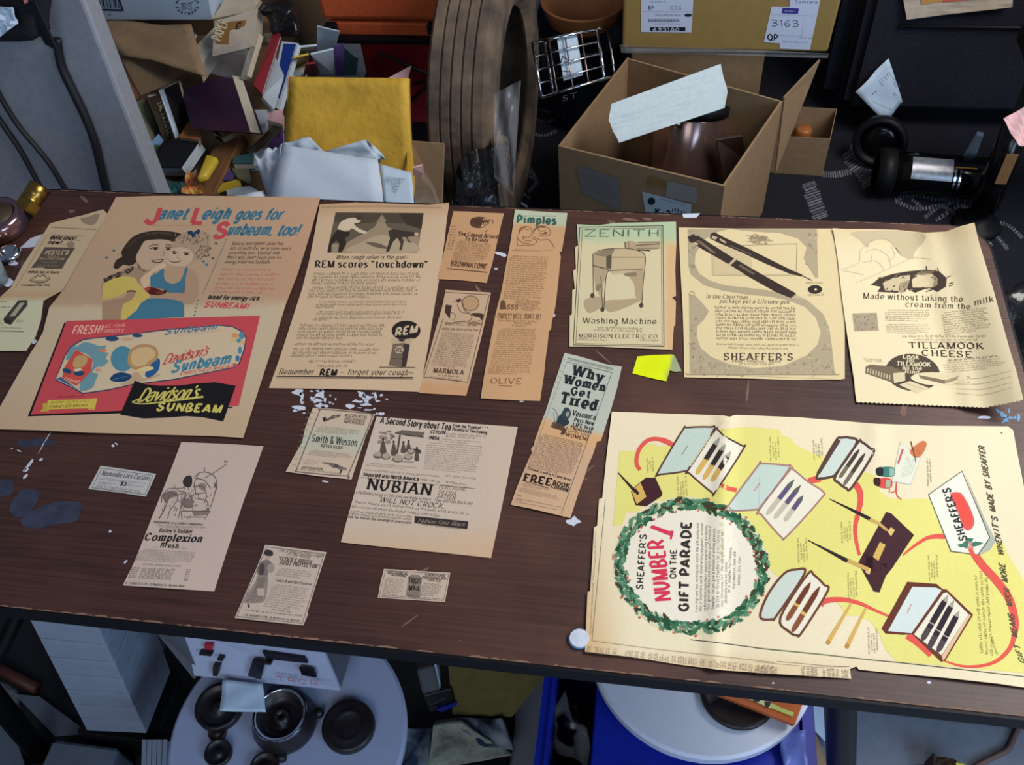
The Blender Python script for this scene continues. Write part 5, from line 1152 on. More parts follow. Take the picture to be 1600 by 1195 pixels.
def boxw(name, x0, x1, y0, y1, z0, z1, m, parent=None, bevel=0.0, off=None):
    bm = bmesh.new(); bmesh.ops.create_cube(bm, size=1)
    for v in bm.verts: v.co = Vector((x0 + (v.co.x + .5) * (x1 - x0), y0 + (v.co.y + .5) * (y1 - y0), z0 + (v.co.z + .5) * (z1 - z0)))
    if bevel: bmesh.ops.bevel(bm, geom=bm.edges[:], offset=bevel, segments=3, affect='EDGES')
    o = bm_obj(name, bm, MATS[m], parent, False, off if off is not None else (parent.location if parent else Vector(((x0 + x1) / 2, (y0 + y1) / 2, z0))))
    if parent is None: o.location = ((x0 + x1) / 2, (y0 + y1) / 2, z0)
    return o
def lathe(name, prof, m, parent=None, loc=(0, 0, 0), axis=(0, 0, 1), seg=40, smooth=True):
    bm = bmesh.new(); rot = Vector((0, 0, 1)).rotation_difference(Vector(axis)).to_matrix()
    rings = []
    for r, z in prof:
        if r < 1e-6: rings.append([bm.verts.new(rot @ Vector((0, 0, z)))])
        else: rings.append([bm.verts.new(rot @ Vector((r * math.cos(2 * math.pi * k / seg), r * math.sin(2 * math.pi * k / seg), z))) for k in range(seg)])
    for a, b in zip(rings, rings[1:]):
        for k in range(seg):
            k2 = (k + 1) % seg
            if len(a) == 1 and len(b) == 1: continue
            if len(a) == 1: bm.faces.new((a[0], b[k], b[k2]))
            elif len(b) == 1: bm.faces.new((a[k], a[k2], b[0]))
            else: bm.faces.new((a[k], a[k2], b[k2], b[k]))
    off = Vector((0, 0, 0))
    for v in bm.verts: v.co += Vector(loc) - (parent.location if parent else Vector(loc))
    o = bm_obj(name, bm, MATS[m], parent, smooth)
    if parent is None: o.location = loc
    return o
def at_loc(name, quad_or_p, label, cat, group=None):
    return thing(name, quad_or_p, label, cat, group)
def carton(name, c4, z1, z0, m, label, cat='box', wall=0.004, mi=None, group=None):
    """open cardboard box from its four rim corners (world xy), parts: walls and floor in one shell"""
    cx = sum(p[0] for p in c4) / 4; cy = sum(p[1] for p in c4) / 4
    root = thing(name, (cx, cy, z0), label, cat, group)
    bm = bmesh.new()
    def ring(k, z): return [bm.verts.new((cx + (p[0] - cx) * k - cx, cy + (p[1] - cy) * k - cy, z - z0)) for p in c4]
    a, b, c, d = ring(1, z0), ring(1, z1), ring(1 - 2 * wall / 0.3, z1), ring(1 - 2 * wall / 0.3, z0 + 0.004)
    for r, s_ in ((a, b), (b, c), (c, d)):
        for k in range(4): bm.faces.new((r[k], r[(k + 1) % 4], s_[(k + 1) % 4], s_[k]))
    bm.faces.new(a[::-1]); bm.faces.new(d)
    bmesh.ops.recalc_face_normals(bm, faces=bm.faces)
    me = bpy.data.meshes.new('walls'); bm.to_mesh(me); bm.free()
    link('walls', me, MATS[m], root)
    return root

mat('grey_panel', (142, 145, 154), rough=0.6, noise=0.14, scale=90)
mat('cable_black', (20, 20, 24), rough=0.5)
mat('black_fabric', (24, 25, 32), rough=0.95, noise=0.35, scale=220, bump=0.3)
mat('navy_fabric', (30, 30, 42), rough=0.95, noise=0.3, scale=160, bump=0.25)
mat('white_card', (196, 214, 232), rough=0.6, noise=0.05, scale=120)
mat('white_paper', (206, 218, 234), rough=0.8, noise=0.05, scale=80)
mat('kraft', (154, 126, 94), rough=0.85, noise=0.14, scale=60)
mat('kraft_dark', (112, 90, 66), rough=0.85, noise=0.18, scale=50)
mat('kraft_taped', (160, 132, 78), rough=0.35, noise=0.14, scale=30)
mat('pages', (200, 190, 168), rough=0.85, noise=0.22, scale=300, stretch=(1, 1, 8))
mat('pages_white', (204, 216, 226), rough=0.85, noise=0.18, scale=300)
mat('book_purple', (30, 24, 50), rough=0.35, col2=(62, 26, 46), scale=7, noise=0.3)  # purple cover mottled with dark red
mat('book_olive', (112, 112, 88), rough=0.5, noise=0.3, scale=30)
mat('book_brown', (72, 58, 44), rough=0.5, noise=0.3, scale=40)
mat('book_black', (26, 24, 28), rough=0.45, noise=0.2, scale=40)
mat('book_tan', (146, 106, 66), rough=0.5, noise=0.15, scale=40)
mat('book_red', (150, 40, 48), rough=0.5, noise=0.2, scale=30)
mat('book_blue', (38, 66, 150), rough=0.45, noise=0.12, scale=30)
mat('book_cream', (204, 186, 164), rough=0.6, noise=0.15, scale=40)
mat('book_teal', (60, 100, 104), rough=0.5, noise=0.2, scale=40)
mat('book_violet', (92, 70, 130), rough=0.5, noise=0.2, scale=40)
mat('plank', (132, 92, 58), rough=0.6, noise=0.35, scale=12, stretch=(10, 1, 1))
mat('yellow_plastic', (214, 182, 60), rough=0.35, noise=0.1, scale=60)
mat('yellow_envelope', (218, 172, 58), rough=0.62, noise=0.16, scale=22, bump=0.6)
mat('toolbox_orange', (206, 94, 50), rough=0.55, noise=0.2, scale=90)
mat('tote_red', (124, 24, 34), rough=0.3, noise=0.3, scale=20)
mat('black_plastic', (18, 18, 21), rough=0.5, spec=0.25)
mat('black_gloss', (12, 12, 15), rough=0.16, spec=0.4)
mat('tyre_dust', (124, 104, 86), rough=0.95, scale=14, bump=0.9, col2=(66, 58, 52), detail=10)
mat('clear_plastic', (225, 230, 235), rough=0.08, trans=1.0, ior=1.15, spec=0.6)
mat('film', (200, 200, 205), rough=0.15, spec=0.8, alpha=0.13, bump=0.5, scale=18)
mat('dark_film', (40, 40, 42), rough=0.2, spec=0.7, alpha=0.8, bump=0.8, scale=16, noise=0.5)
mat('terracotta', (184, 116, 70), rough=0.55, noise=0.2, scale=20)
mat('bucket_navy', (30, 36, 50), rough=0.3, noise=0.2, scale=12)
mat('chrome', (210, 214, 220), rough=0.12, metal=1.0)
mat('steel_brown', (176, 146, 138), rough=0.2, metal=0.85, noise=0.3, scale=8)
mat('foam', (196, 210, 214), rough=0.9, noise=0.08, scale=120, bump=0.15)
mat('brass', (176, 140, 68), rough=0.28, metal=1.0, noise=0.3, scale=60)
mat('iridescent', (120, 116, 150), rough=0.18, metal=0.9, col2=(170, 120, 90), scale=14)
mat('glass_dull', (190, 204, 210), rough=0.12, trans=0.7, ior=1.3)
mat('rug_navy', (26, 26, 38), rough=0.98, noise=0.35, scale=240, bump=0.5)
mat('pink_paper', (222, 176, 176), rough=0.8, noise=0.1, scale=60)
mat('wood_red', (88, 40, 34), rough=0.5, noise=0.2, scale=40)

fm_ = boxw('floor_mat', -1.7, -0.17, 0.0, 1.05, 0.0, 0.003, 'black_mat'); tag(fm_, 'dark mat on the floor under the left half of the table', 'mat')  # dark sheet laid over the grey floor, darkening its left half
# rug with woven pale pattern
rug = boxw('rug', -0.40, 1.5, 1.22, 3.3, 0.0, 0.008, 'rug_navy')
tag(rug, 'dark navy woven rug with pale flower pattern behind the table', 'rug')
rp = Sheet('woven_pattern', None, None, [(-9, -9), (-8, -9), (-8, -8)], (40, 40, 56), place=lambda x, y, dz: P(x, y, 0.0085 + dz), cell=60)
rp.parts = {'sheet': []}; PG = (112, 112, 122)
rq = random.Random(3)
def weave(path, w, n):
    pts = cr(path, False, n)
    for a, b in zip(pts, pts[1:]):
        d = math.hypot(b[0] - a[0], b[1] - a[1]) or 1; nx, ny = -(b[1] - a[1]) / d, (b[0] - a[0]) / d
        m_ = ((a[0] + b[0]) / 2, (a[1] + b[1]) / 2); k = w * rq.uniform(.75, 1.1)
        rp.line([(m_[0] - nx * k, m_[1] - ny * k), (m_[0] + nx * k, m_[1] + ny * k)], d * 0.62, mixc((88, 88, 98), (134, 132, 138), rq.random()), 1)
weave([(1263, 285), (1272, 312), (1283, 342)], 12, 8); weave([(1275, 269), (1300, 273), (1330, 268)], 5, 9); weave([(1325, 235), (1345, 262), (1362, 288)], 15, 8); weave([(1330, 225), (1342, 232), (1354, 250)], 6, 6)
for q in ([(1398, 312), (1430, 305), (1470, 312), (1500, 305)], [(1400, 314), (1430, 326), (1465, 322), (1500, 312)], [(1445, 340), (1470, 322), (1510, 314), (1535, 325), (1530, 345)], [(1462, 345), (1500, 322), (1522, 336)], [(1470, 320), (1490, 332), (1505, 348)], [(1420, 306), (1440, 324)], [(1536, 350), (1560, 372), (1575, 390)], [(1545, 345), (1575, 352), (1598, 372)], [(1530, 360), (1550, 385)]): weave(q, 3.2, 7)
for q in ([(815, 250), (830, 265), (838, 285), (825, 300)], [(808, 262), (822, 272), (832, 268)], [(806, 280), (830, 276), (842, 288)], [(815, 300), (828, 310)], [(828, 180), (850, 190), (868, 186)], [(820, 200), (845, 212), (870, 205)], [(840, 170), (860, 176)]): weave(q, 2.6, 6)
rp.build(rug)

# grey panel at left, cables and black bag
a = PY(248, 306, 1.22); b = PY(128, -5, 1.30)
dn = (a - b); lo = a + dn * (a.z / -dn.z) if dn.z else a
hi = b - dn * 0.35
gp = slab('leaning_board', [hi + Vector((-0.8, 0, 0)), hi, lo, lo + Vector((-0.8, 0, 0))], 0.045, 'grey_panel', 'tall grey panel leaning behind the left end of the table', 'panel', bevel=0.006)
def pan(x, y, dz=0.006):
    c, n = o_plane[gp.name]; return on_plane(c, n)(x, y, dz)
def hose(name, px, r, label, m='cable_black', group='cables in front of the grey panel'):
    pts = cr([tuple(pan(x, y, r)) for x, y in px], False, 6); o0 = Vector(pts[-1])
    o = tube(name, pts, r, MATS[m], None, 8, o0); o.location = o0
    return tag(o, label, 'cable', group)
hose('cable', [(93, 58), (100, 100), (118, 140), (136, 178), (152, 220), (162, 262), (172, 305)], 0.0075, 'thick black cable hanging nearest the right edge of the grey panel')
hose('cable', [(-6, 132), (12, 165), (35, 200), (62, 232), (85, 262), (110, 305)], 0.0045, 'thin black cable, middle one down the grey panel')
hose('cable', [(-8, 172), (15, 205), (38, 240), (70, 300)], 0.0045, 'thin black cable, leftmost on the grey panel')
c_, n_ = o_plane[gp.name]
bb = thing('black_bag', pan(30, 40, 0.0), 'black fabric bag hung over the grey panel at the top left corner', 'bag')
slab('body', [pan(-60, -60, .068), pan(92, -60, .068), pan(86, 44, .064), pan(-60, 50, .064)], 0.052, 'black_fabric', parent=bb, n=8, amp=0.004, bevel=0.0, smooth=True)
slab('strap', [pan(78, -20, .078), pan(96, -20, .078), pan(104, 70, .03), pan(86, 60, .03)], 0.006, 'black_fabric', parent=bb)
wt = slab('white_pouch', [pan(28, -12, .085), pan(66, -12, .085), pan(72, 14, .085), pan(45, 34, .085)], 0.004, 'white_card', 'crumpled white pouch tag hanging on the black bag', 'tag', n=5, amp=0.002, seed=4)
ps = print_on(wt, 'orange_print', [(36, -6), (44, -6), (44, 4), (38, 6)], (214, 140, 120), wt); ps.build(wt)

# cartons that hold the pile
cA = boxw('cardboard_carton', -1.62, -0.92, 1.40, 2.08, 0.0, 0.30, 'kraft_dark', None, 0.004); tag(cA, 'brown carton under the book heap right of the grey panel', 'box')
cB = boxw('cardboard_carton', -0.80, -0.48, 1.16, 1.60, 0.0, 0.30, 'kraft_dark', None, 0.004); tag(cB, 'brown carton standing under the yellow envelope and white papers', 'box')
def book(q, th, cover, label, pages='pages', group=None, name='book', bk=None):
    """book: page block between two covers, cover face given by the quad"""
    Q = [V3(t) for t in q]; c = sum(Q, Vector()) / 4
    nrm = (Q[1] - Q[0]).cross(Q[3] - Q[0]).normalized()
    if nrm.dot(CAM - c) < 0: nrm = -nrm
    bv = Vector(bk).normalized() if bk is not None else -nrm
    low = min(p.z for p in Q) - th
    r = thing(name, (c.x, c.y, low), label, 'book', group)
    slab('cover', Q, 0.003, cover, parent=r, back=bv)
    o_plane['last'] = (c, nrm)
    inn = [p + (c - p) * 0.035 + bv * 0.003 for p in Q]
    slab('page_block', inn, th - 0.006, pages, parent=r, back=bv)
    slab('cover', [p + bv * (th - 0.003) for p in Q], 0.003, cover, parent=r, back=bv)
    return r
def bprint(r, name, outline, col, c=None, up=(0, -1)):
    pc, pn = o_plane['last']
    return Sheet(name, None, None, outline, col, up=up, place=lambda x, y, dz: on_plane(pc, pn)(x, y, dz + .0003), cell=60, cr_=c)
K3 = Crop(0, 0, 400, 320); K4 = Crop(160, 0, 480, 320); K5 = Crop(400, 0, 720, 330); K6 = Crop(660, 0, 980, 340); K7 = Crop(860, 0, 1320, 350); K8 = Crop(1220, 0, 1600, 350)
def Q(c, s, z):
    p = [c(t) for t in pts_(s)]
    if not isinstance(z, (list, tuple)): z = [z] * len(p)
    return [(x, y, h) for (x, y), h in zip(p, z)]
GB_ = 'books heaped right of the grey panel'
# leaning row of books by the panel
r = book(Q(K3, '775,600 855,572 955,800 880,915', [.44, .44, .34, .34]), 0.035, 'book_olive', 'olive green book with small blue picture, nearest the grey panel', group=GB_)
s_ = bprint(r, 'cover_picture', [K3(t) for t in pts_('862,850 925,780 955,820 890,915')], (120, 160, 200)); s_.poly([K3(t) for t in pts_('880,880 905,840 935,850 892,905')], (70, 100, 70), 1); s_.build(r)
r = book(Q(K3, '862,572 925,556 1010,806 955,826', [.45, .45, .35, .35]), 0.03, 'book_brown', 'brown dictionary with pale title along its spine', group=GB_)
s_ = bprint(r, 'spine_title', [K3(t) for t in pts_('905,590 906,590 906,591')], (72, 58, 44)); s_.text('DICTIONARY', K3((918, 600)), K3((984, 808)), 8, 'serif', (176, 170, 150), 2, (0.95, -0.28)); s_.build(r)
book(Q(K3, '926,524 956,520 1046,800 1024,812', [.46, .46, .36, .36]), 0.02, 'white_card', 'thin white book between the brown dictionary and a black one', group=GB_)
book(Q(K3, '958,522 1040,480 1108,712 1046,790', [.46, .47, .36, .36]), 0.03, 'book_black', 'black book leaning left of the purple one', group=GB_)
book(Q(K3, '1048,530 1345,430 1455,772 1130,752', [.43, .44, .40, .40]), 0.03, 'book_purple', 'large dark purple book with a red glow on its cover', group=GB_, bk=RT * .8 + FW * .6)
book(Q(K3, '958,815 1165,815 1055,975 900,975', [.365, .37, .35, .345]), 0.035, 'book_black', 'black covered thick book lying open paged behind the table edge', 'pages_white', group=GB_)
# cardboard flaps
pxslab('cardboard_flap', Q(K3, '560,125 1115,140 1195,430 700,312', [.50, .52, .50, .50]), 0.004, 'kraft', 'wide brown cardboard flap below the white shipping box', 'cardboard', n=10, amp=0.0025, seed=2, smooth=True)
pxslab('cardboard_flap', Q(K3, '692,315 1060,480 1025,472 822,556', [.49, .49, .48, .45]), 0.004, 'kraft', 'narrow folded brown cardboard flap over the books', 'cardboard')
pxslab('cardboard_flap', Q(K3, '668,432 716,408 802,540 752,605', [.36, .36, .34, .34]), 0.012, 'terracotta', 'small orange brown piece squeezed beside the grey panel', 'cardboard')
pxslab('wooden_plank', Q(K3, '1235,870 1420,780 1240,1140 1130,1140', [.34, .35, .33, .33]), 0.02, 'plank', 'brown wooden plank running between the books and white papers', 'plank', bevel=0.002)
yl = pxslab('lighter', Q(K3, '1200,893 1270,912 1200,1022 1140,1040', [.375, .375, .37, .37]), 0.018, 'yellow_plastic', 'small yellow plastic case beside the black thick book', 'case', bevel=0.006, smooth=True)
mat('wrap_red', (190, 70, 56), rough=0.25, noise=0.5, scale=60, col2=(220, 180, 90)); mat('wrap_green', (50, 104, 96), rough=0.35, noise=0.4, scale=60, col2=(40, 60, 90))
pxslab('sweet_wrapper', Q(K3, '1085,1010 1150,1000 1190,1130 1060,1130', .345), 0.012, 'wrap_red', 'crinkled red and gold wrapper at the table edge', 'wrapper', n=6, amp=0.004)
pxslab('sweet_wrapper', Q(K3, '955,1050 1080,1070 1060,1135 965,1135', .34), 0.012, 'wrap_green', 'crinkled green wrapper below the black thick book', 'wrapper', n=6, amp=0.003)
# white shipping box with barcode and round stamp
wbx = thing('shipping_box', PY(240, 30, 1.86), 'white shipping box with barcode and round black stamp at the top edge', 'box')
f0 = [PY(130, -50, 1.86), PY(318, -52, 1.86), PY(333, 32, 1.86), PY(150, 32, 1.86)]
body = slab('body', f0, 0.26, 'white_card', parent=wbx, back=(0, 1, 0), bevel=0.003)
o_plane['last'] = o_plane[body.name]
s_ = bprint(wbx, 'barcode', [K3(t) for t in pts_('520,-10 700,-10 724,64 548,60')], (44, 50, 76)); s_.poly([K3(t) for t in pts_('530,-10 690,-10 708,52 552,48')], (196, 214, 232), 1)
for k, w in enumerate((3, 8, 4, 4, 10, 3, 6, 4, 8, 3, 5, 9, 3, 6)): s_.line([K3((560 + k * 10, -10)), K3((572 + k * 9.6, 46))], w / 3.7, (50, 56, 84), 2)
s_.text('107 4', K3((556, 88)), K3((650, 90)), 4, 'sans', (40, 46, 66), 2); s_.build(wbx)
s_ = bprint(wbx, 'round_stamp', [K3((1030, 30)), K3((1031, 30)), K3((1031, 31))], (60, 64, 84))
SD = (48, 54, 74)
for sg, t in ((1, 'MADE FOR'), (-1, 'PARTNERS')):
    for i, ch in enumerate(t):
        an = math.pi * (1.0 - (i + 0.8) / (len(t) + .6)) * sg
        ce = K3((1094 + 62 * math.cos(an), 28 - 52 * math.sin(an))); u = (math.cos(an), -math.sin(an)) if sg > 0 else (-math.cos(an), math.sin(an))
        t_ = (-u[1], u[0]); s_.text(ch, (ce[0] - t_[0] * 1.4 - u[0] * 1.5, ce[1] - t_[1] * 1.4 - u[1] * 1.5), (ce[0] + t_[0] * 1.4 - u[0] * 1.5, ce[1] + t_[1] * 1.4 - u[1] * 1.5), 3.8, 'bold', SD, 2, u)
s_.text('BS', K3((1062, 52)), K3((1126, 54)), 9, 'thin', SD, 2); s_.line([K3((1054, 22)), K3((1130, 10))], .8, SD, 2); s_.ell(K3((1030, 38)), .9, .9, SD, 2, 7); s_.ell(K3((1157, 38)), .9, .9, SD, 2, 7); s_.build(wbx)
pl = boxw('cardboard_carton', -1.75, -1.02, 2.12, 2.75, 0.0, max(0.2, min(v.z for v in f0) - 0.002), 'kraft_dark', None, 0.004); tag(pl, 'brown carton standing under the white shipping box', 'box')
wbx.location.z = wbx.location.z
# bagged paperbacks
GP = 'bagged paperbacks left of the yellow envelope'
r = book(Q(K4, '655,125 905,50 890,270 640,330', [.50, .52, .46, .44]), 0.04, 'book_cream', 'cream paperback with tan title band inside a clear bag', group=GP)
s_ = bprint(r, 'title_band', [K4(t) for t in pts_('690,130 840,118 800,268 662,252')], (150, 108, 64)); s_.text('PAPER', K4((690, 240)), K4((738, 126)), 15, 'bold', (226, 214, 180), 2, (-0.9, -0.3)); s_.poly([K4(t) for t in pts_('785,135 812,122 800,215 765,212')], (70, 50, 40), 2); s_.micro(K4((800, 205)), K4((806, 135)), 4, (190, 150, 110), 3, (-1, 0)); s_.build(r)
book(Q(K4, '530,285 690,120 660,260 560,400', [.44, .46, .44, .42]), 0.05, 'pages', 'thick page stack leaning left of the bagged paperback', group=GP)
book(Q(K4, '440,290 520,160 545,190 465,305', [.42, .43, .43, .42]), 0.012, 'book_teal', 'thin pale blue booklet under the cardboard flap', group=GP)
book(Q(K4, '845,440 915,195 940,215 870,455', [.44, .47, .46, .43]), 0.02, 'book_cream', 'narrow cream book standing right of the clear bag', group=GP)
book(Q(K4, '880,490 1000,170 1040,200 930,545', [.43, .47, .47, .42]), 0.012, 'book_red', 'red covered book in the bagged row', 'pages_white', group=GP)
book(Q(K4, '930,560 1010,330 1060,440 1000,640', [.40, .43, .42, .38]), 0.014, 'pages_white', 'white edged book between the red and the blue', 'pages_white', group=GP)
r = book(Q(K4, '972,610 1045,240 1142,252 1032,640', [.37, .45, .45, .37]), 0.012, 'pages_white', 'blue and white book leaning beside the yellow envelope', 'pages_white', group=GP)
s_ = bprint(r, 'blue_panel', [K4(t) for t in pts_('978,595 1055,255 1132,258 1026,605')], (40, 66, 152)); s_.build(r)
book(Q(K4, '845,880 1010,720 1045,745 875,915', [.34, .36, .36, .33]), 0.02, 'book_brown', 'flat brown edged book left of the white papers', group=GP)
book(Q(K4, '985,800 1050,740 1055,850 960,860', .335), 0.02, 'book_violet', 'small violet book corner beside the yellow envelope', group=GP)
book(Q(K4, '765,915 880,890 880,950 760,950', .345), 0.018, 'book_teal', 'small teal book at the top of the scattered papers', group=GP)
pxslab('card', Q(K4, '660,1080 800,1040 810,1080 645,1125', .325), 0.004, 'yellow_plastic', 'bright yellow card lying left of the white papers', 'card')
pxslab('card', Q(K4, '690,1050 730,970 770,1020 760,1045', .33), 0.003, 'book_violet', 'violet card lying left of the white papers', 'card')
pxslab('card', Q(K4, '740,960 850,950 870,1070 790,1040', .33), 0.003, 'book_olive', 'grey green card lying left of the white papers', 'card')
pxslab('clear_bag', Q(K4, '560,300 850,250 860,470 620,430', [.50, .55, .50, .48]), 0.002, 'film', 'crinkled clear plastic bag over the paperbacks', 'bag', n=12, amp=0.006, smooth=True)
pxslab('clear_bag', Q(K4, '885,640 1000,640 960,780 880,760', [.41, .41, .37, .37]), 0.002, 'film', 'small shiny clear bag below the red book', 'bag', n=10, amp=0.006, smooth=True)
dk = pxslab('dark_pouch', Q(K4, '920,60 1100,50 1140,200 1000,190', [.52, .52, .47, .47]), 0.04, 'dark_film', 'dark glossy plastic pouch left of the orange toolbox', 'pouch', n=8, amp=0.008, smooth=True)
# more loose printed matter in the heap
for q, z, th_, cv, pg, lb in (('640,110 720,-10 925,-10 880,62', [.47, .49, .49, .47], .006, 'book_cream', 'pages', 'pale pinkish folded flap beside the white shipping box'),
        ('905,100 1010,80 1000,180 900,200', .46, .02, 'book_tan', 'pages', 'tan booklet beside the dark glossy pouch'),
        ('1100,260 1195,270 1190,310 1095,300', .38, .01, 'pages_white', 'pages_white', 'white slip at the right of the blue and white book'),
        ('1095,330 1190,310 1185,380 1110,400', .37, .008, 'book_olive', 'pages', 'olive picture card right of the blue and white book'),
        ('1080,400 1190,380 1180,440 1075,450', .36, .008, 'pages_white', 'pages_white', 'white card just above the yellow envelope corner'),
        ('870,640 960,640 950,720 868,740', .38, .012, 'pages_white', 'pages_white', 'white stub under the red book'),
        ('960,650 1050,640 1050,725 940,690', .37, .01, 'pink_paper', 'pages', 'pinkish card left of the yellow envelope'),
        ('870,870 1040,865 1010,960 860,965', .335, .006, 'pages_white', 'pages_white', 'white slip lying left of the large white sheet'),
        ('720,1100 860,1085 960,1140 730,1150', .322, .004, 'pages_white', 'pages_white', 'white sheet lying by the yellow card at the table edge'),
        ('560,640 640,760 760,770 700,800', .36, .01, 'book_tan', 'pages', 'small tan card under the purple book'),
        ('445,800 500,710 570,770 560,815', .375, .008, 'terracotta', 'pages', 'reddish brown card left of the purple book')):
    book(Q(K4, q, z), th_ + .008, cv, lb, pg, name='booklet', group='loose booklets in the heap')
# scraps behind the envelope
for q, m, lb in (('240,270 345,260 340,300 230,310', 'white_paper', 'white folded slip behind the envelope'), ('215,330 300,310 300,350 200,390', 'yellow_plastic', 'yellow printed scrap behind the envelope'), ('310,310 440,280 440,420 370,420', 'white_card', 'pale green white folder behind the envelope'), ('285,365 335,360 330,420 270,425', 'book_red', 'red scrap behind the envelope'), ('440,260 500,250 490,430 450,430', 'book_violet', 'dark violet folder standing behind the envelope'), ('500,270 570,330 560,425 490,430', 'book_teal', 'grey teal folder standing behind the envelope'), ('345,150 470,180 440,290 345,300', 'white_card', 'pale sheet leaning under the toolbox clip')):
    pxslab('paper_scrap', Q(K5, q, [.44, .44, .36, .36]), 0.004, m, lb + '' , 'paper')
# yellow envelope
def padded(name, quad, m, n=14, amp=0.012, **k): return slab(name, quad, 0.018, m, n=n, amp=amp, smooth=True, **k)
ev = thing('padded_envelope', PY(545, 300, 1.42), 'large yellow padded envelope standing behind the white papers', 'envelope')
padded('body', [PY(453, 120, 1.56), PY(637, 122, 1.56), PY(645, 310, 1.42), PY(441, 310, 1.42)], 'yellow_envelope', parent=ev, amp=0.006, seed=3)
slab('seam', [PY(449, 140, 1.59), PY(456, 142, 1.59), PY(452, 310, 1.40), PY(442, 310, 1.40)], 0.004, 'yellow_envelope', parent=ev)
slab('seam', [PY(632, 130, 1.59), PY(637, 130, 1.59), PY(645, 310, 1.40), PY(638, 310, 1.40)], 0.004, 'yellow_envelope', parent=ev)
slab('torn_flap', [PY(606, 122, 1.64), PY(643, 102, 1.68), PY(636, 128, 1.63), PY(620, 128, 1.63)], 0.002, 'pink_paper', parent=ev)
slab('torn_flap', [PY(448, 120, 1.64), PY(460, 118, 1.65), PY(458, 128, 1.63), PY(449, 140, 1.62)], 0.002, 'pink_paper', parent=ev)
# white papers
GW = 'loose white papers behind the table'
def paper(px, ys, label, m='white_paper', seed=1, amp=0.003):
    return slab('paper_sheet', [PY(x, y, d) for (x, y), d in zip([K5(t) for t in pts_(px)], ys)], 0.0012, m, label, 'paper', GW, n=8, amp=amp, seed=seed, smooth=True)
paper('150,815 690,905 725,1160 75,1160', [1.40, 1.40, 1.30, 1.30], 'large white sheet at the front of the loose papers', seed=5)
paper('380,858 612,790 695,900 560,960', [1.44, 1.45, 1.42, 1.42], 'white sheet with upturned corner behind the large one', 'white_card', seed=6)
s3 = paper('700,930 880,972 896,1165 728,1165', [1.41, 1.41, 1.33, 1.33], 'greyish printed sheet at the right of the loose papers', 'white_card', seed=7, amp=0.001)
o_plane['last'] = o_plane[s3.name]
s_ = bprint(s3, 'printed_lines', [K5((730, 1000)), K5((731, 1000)), K5((731, 1001))], (120, 126, 136))
for i in range(9): s_.micro(K5((730 + i * 13, 1000 + i * 1.5)), K5((738 + i * 12, 1000 + i * 2 + (86 if i > 2 else 40))), 3.2, (128, 136, 148), 2, (1, 0))
s_.poly([K5(t) for t in pts_('682,905 704,905 706,925 684,925')], (70, 70, 84), 2); s_.build(s3)
paper('150,815 300,770 385,858 220,900', [1.46, 1.47, 1.44, 1.43], 'pale blue sheet peeking above the large sheet', 'white_card', seed=8)
paper('-10,880 100,836 150,830 90,1160', [1.42, 1.45, 1.43, 1.32], 'crumpled white tissue at the left of the loose papers', seed=9, amp=0.008)
paper('20,880 110,850 150,1000 60,1000', [1.455, 1.46, 1.445, 1.44], 'white torn sheet upper left of the loose papers', seed=15, amp=.006)
paper('600,800 640,800 740,900 690,910', [1.465, 1.465, 1.455, 1.45], 'white torn corner in front of the yellow envelope', 'white_card', seed=16)
paper('-120,1100 40,1080 60,1160 -130,1160', [1.31, 1.34, 1.29, 1.28], 'white slip lowest at the left of the loose papers', seed=12)
# kraft board and little zip bag
pxslab('cardboard_sheet', Q(K5, '880,800 1062,815 1050,1165 900,1165', [.42, .42, .30, .30]), 0.008, 'kraft', 'brown cardboard sheet standing between envelope and tyre', 'cardboard')
zb = thing('zip_bag', P(*K5((950, 1100)), .42), 'small clear zip bag with pink strip at the table edge', 'bag')
slab('bag_body', [V3(t) for t in Q(K5, '885,985 950,990 1040,1160 890,1165', [.50, .50, .42, .42])], 0.012, 'film', parent=zb, n=9, amp=0.005, smooth=True)
slab('zip_strip', [V3(t) for t in Q(K5, '890,950 945,935 950,985 890,995', [.52, .52, .50, .50])], 0.003, 'pink_paper', parent=zb)

# toolbox on red tote on black base
ty = 1.98
def rectface(name, x0, y0, x1, y1, y, th, m, parent, bevel=0.004, **k):
    A_, B_, C_, D_ = PY(x0, y0, y), PY(x1, y0, y), PY(x1, y1, y), PY(x0, y1, y)
    zt, zb_ = (A_.z + B_.z) / 2, (C_.z + D_.z) / 2; xl, xr = (A_.x + D_.x) / 2, (B_.x + C_.x) / 2
    return slab(name, [Vector((xl, y, zt)), Vector((xr, y, zt)), Vector((xr, y, zb_)), Vector((xl, y, zb_))], th, m, parent=parent, bevel=bevel, back=(0, 1, 0), **k)
zt_ = PY(600, 56, ty).z
tx = thing('toolbox', (PY(600, 50, ty).x, ty + 0.1, zt_), 'orange toolbox with black clips above the red tote', 'toolbox')
rectface('lid', 492, -60, 698, 33, ty, 0.22, 'toolbox_orange', tx, 0.012)
rectface('body', 516, 36, 690, 56, ty + 0.004, 0.2, 'toolbox_orange', tx, 0.004)
for x0, x1 in ((507, 525), (667, 686)):
    cl = rectface('clip', x0, 40, x1, 55, ty - 0.012, 0.02, 'black_plastic', tx, 0.003)
rt_ = thing('storage_tote', (PY(620, 130, 1.99).x, 2.1, PY(620, 192, 1.97).z), 'dark red plastic tote with black bungee cords under the toolbox', 'tote')
bd = rectface('body', 575, 66, 690, 192, 1.97, 0.24, 'tote_red', rt_, 0.006)
tp = bd
for a_, b_ in (((590, 82), (684, 122)), ((684, 120), (640, 160)), ((684, 120), (648, 130))):
    pa, pb = PY(*a_, 1.964), PY(*b_, 1.964); tube('bungee_cord', [pa, pb], 0.004, MATS['cable_black'], rt_, 8, rt_.location)
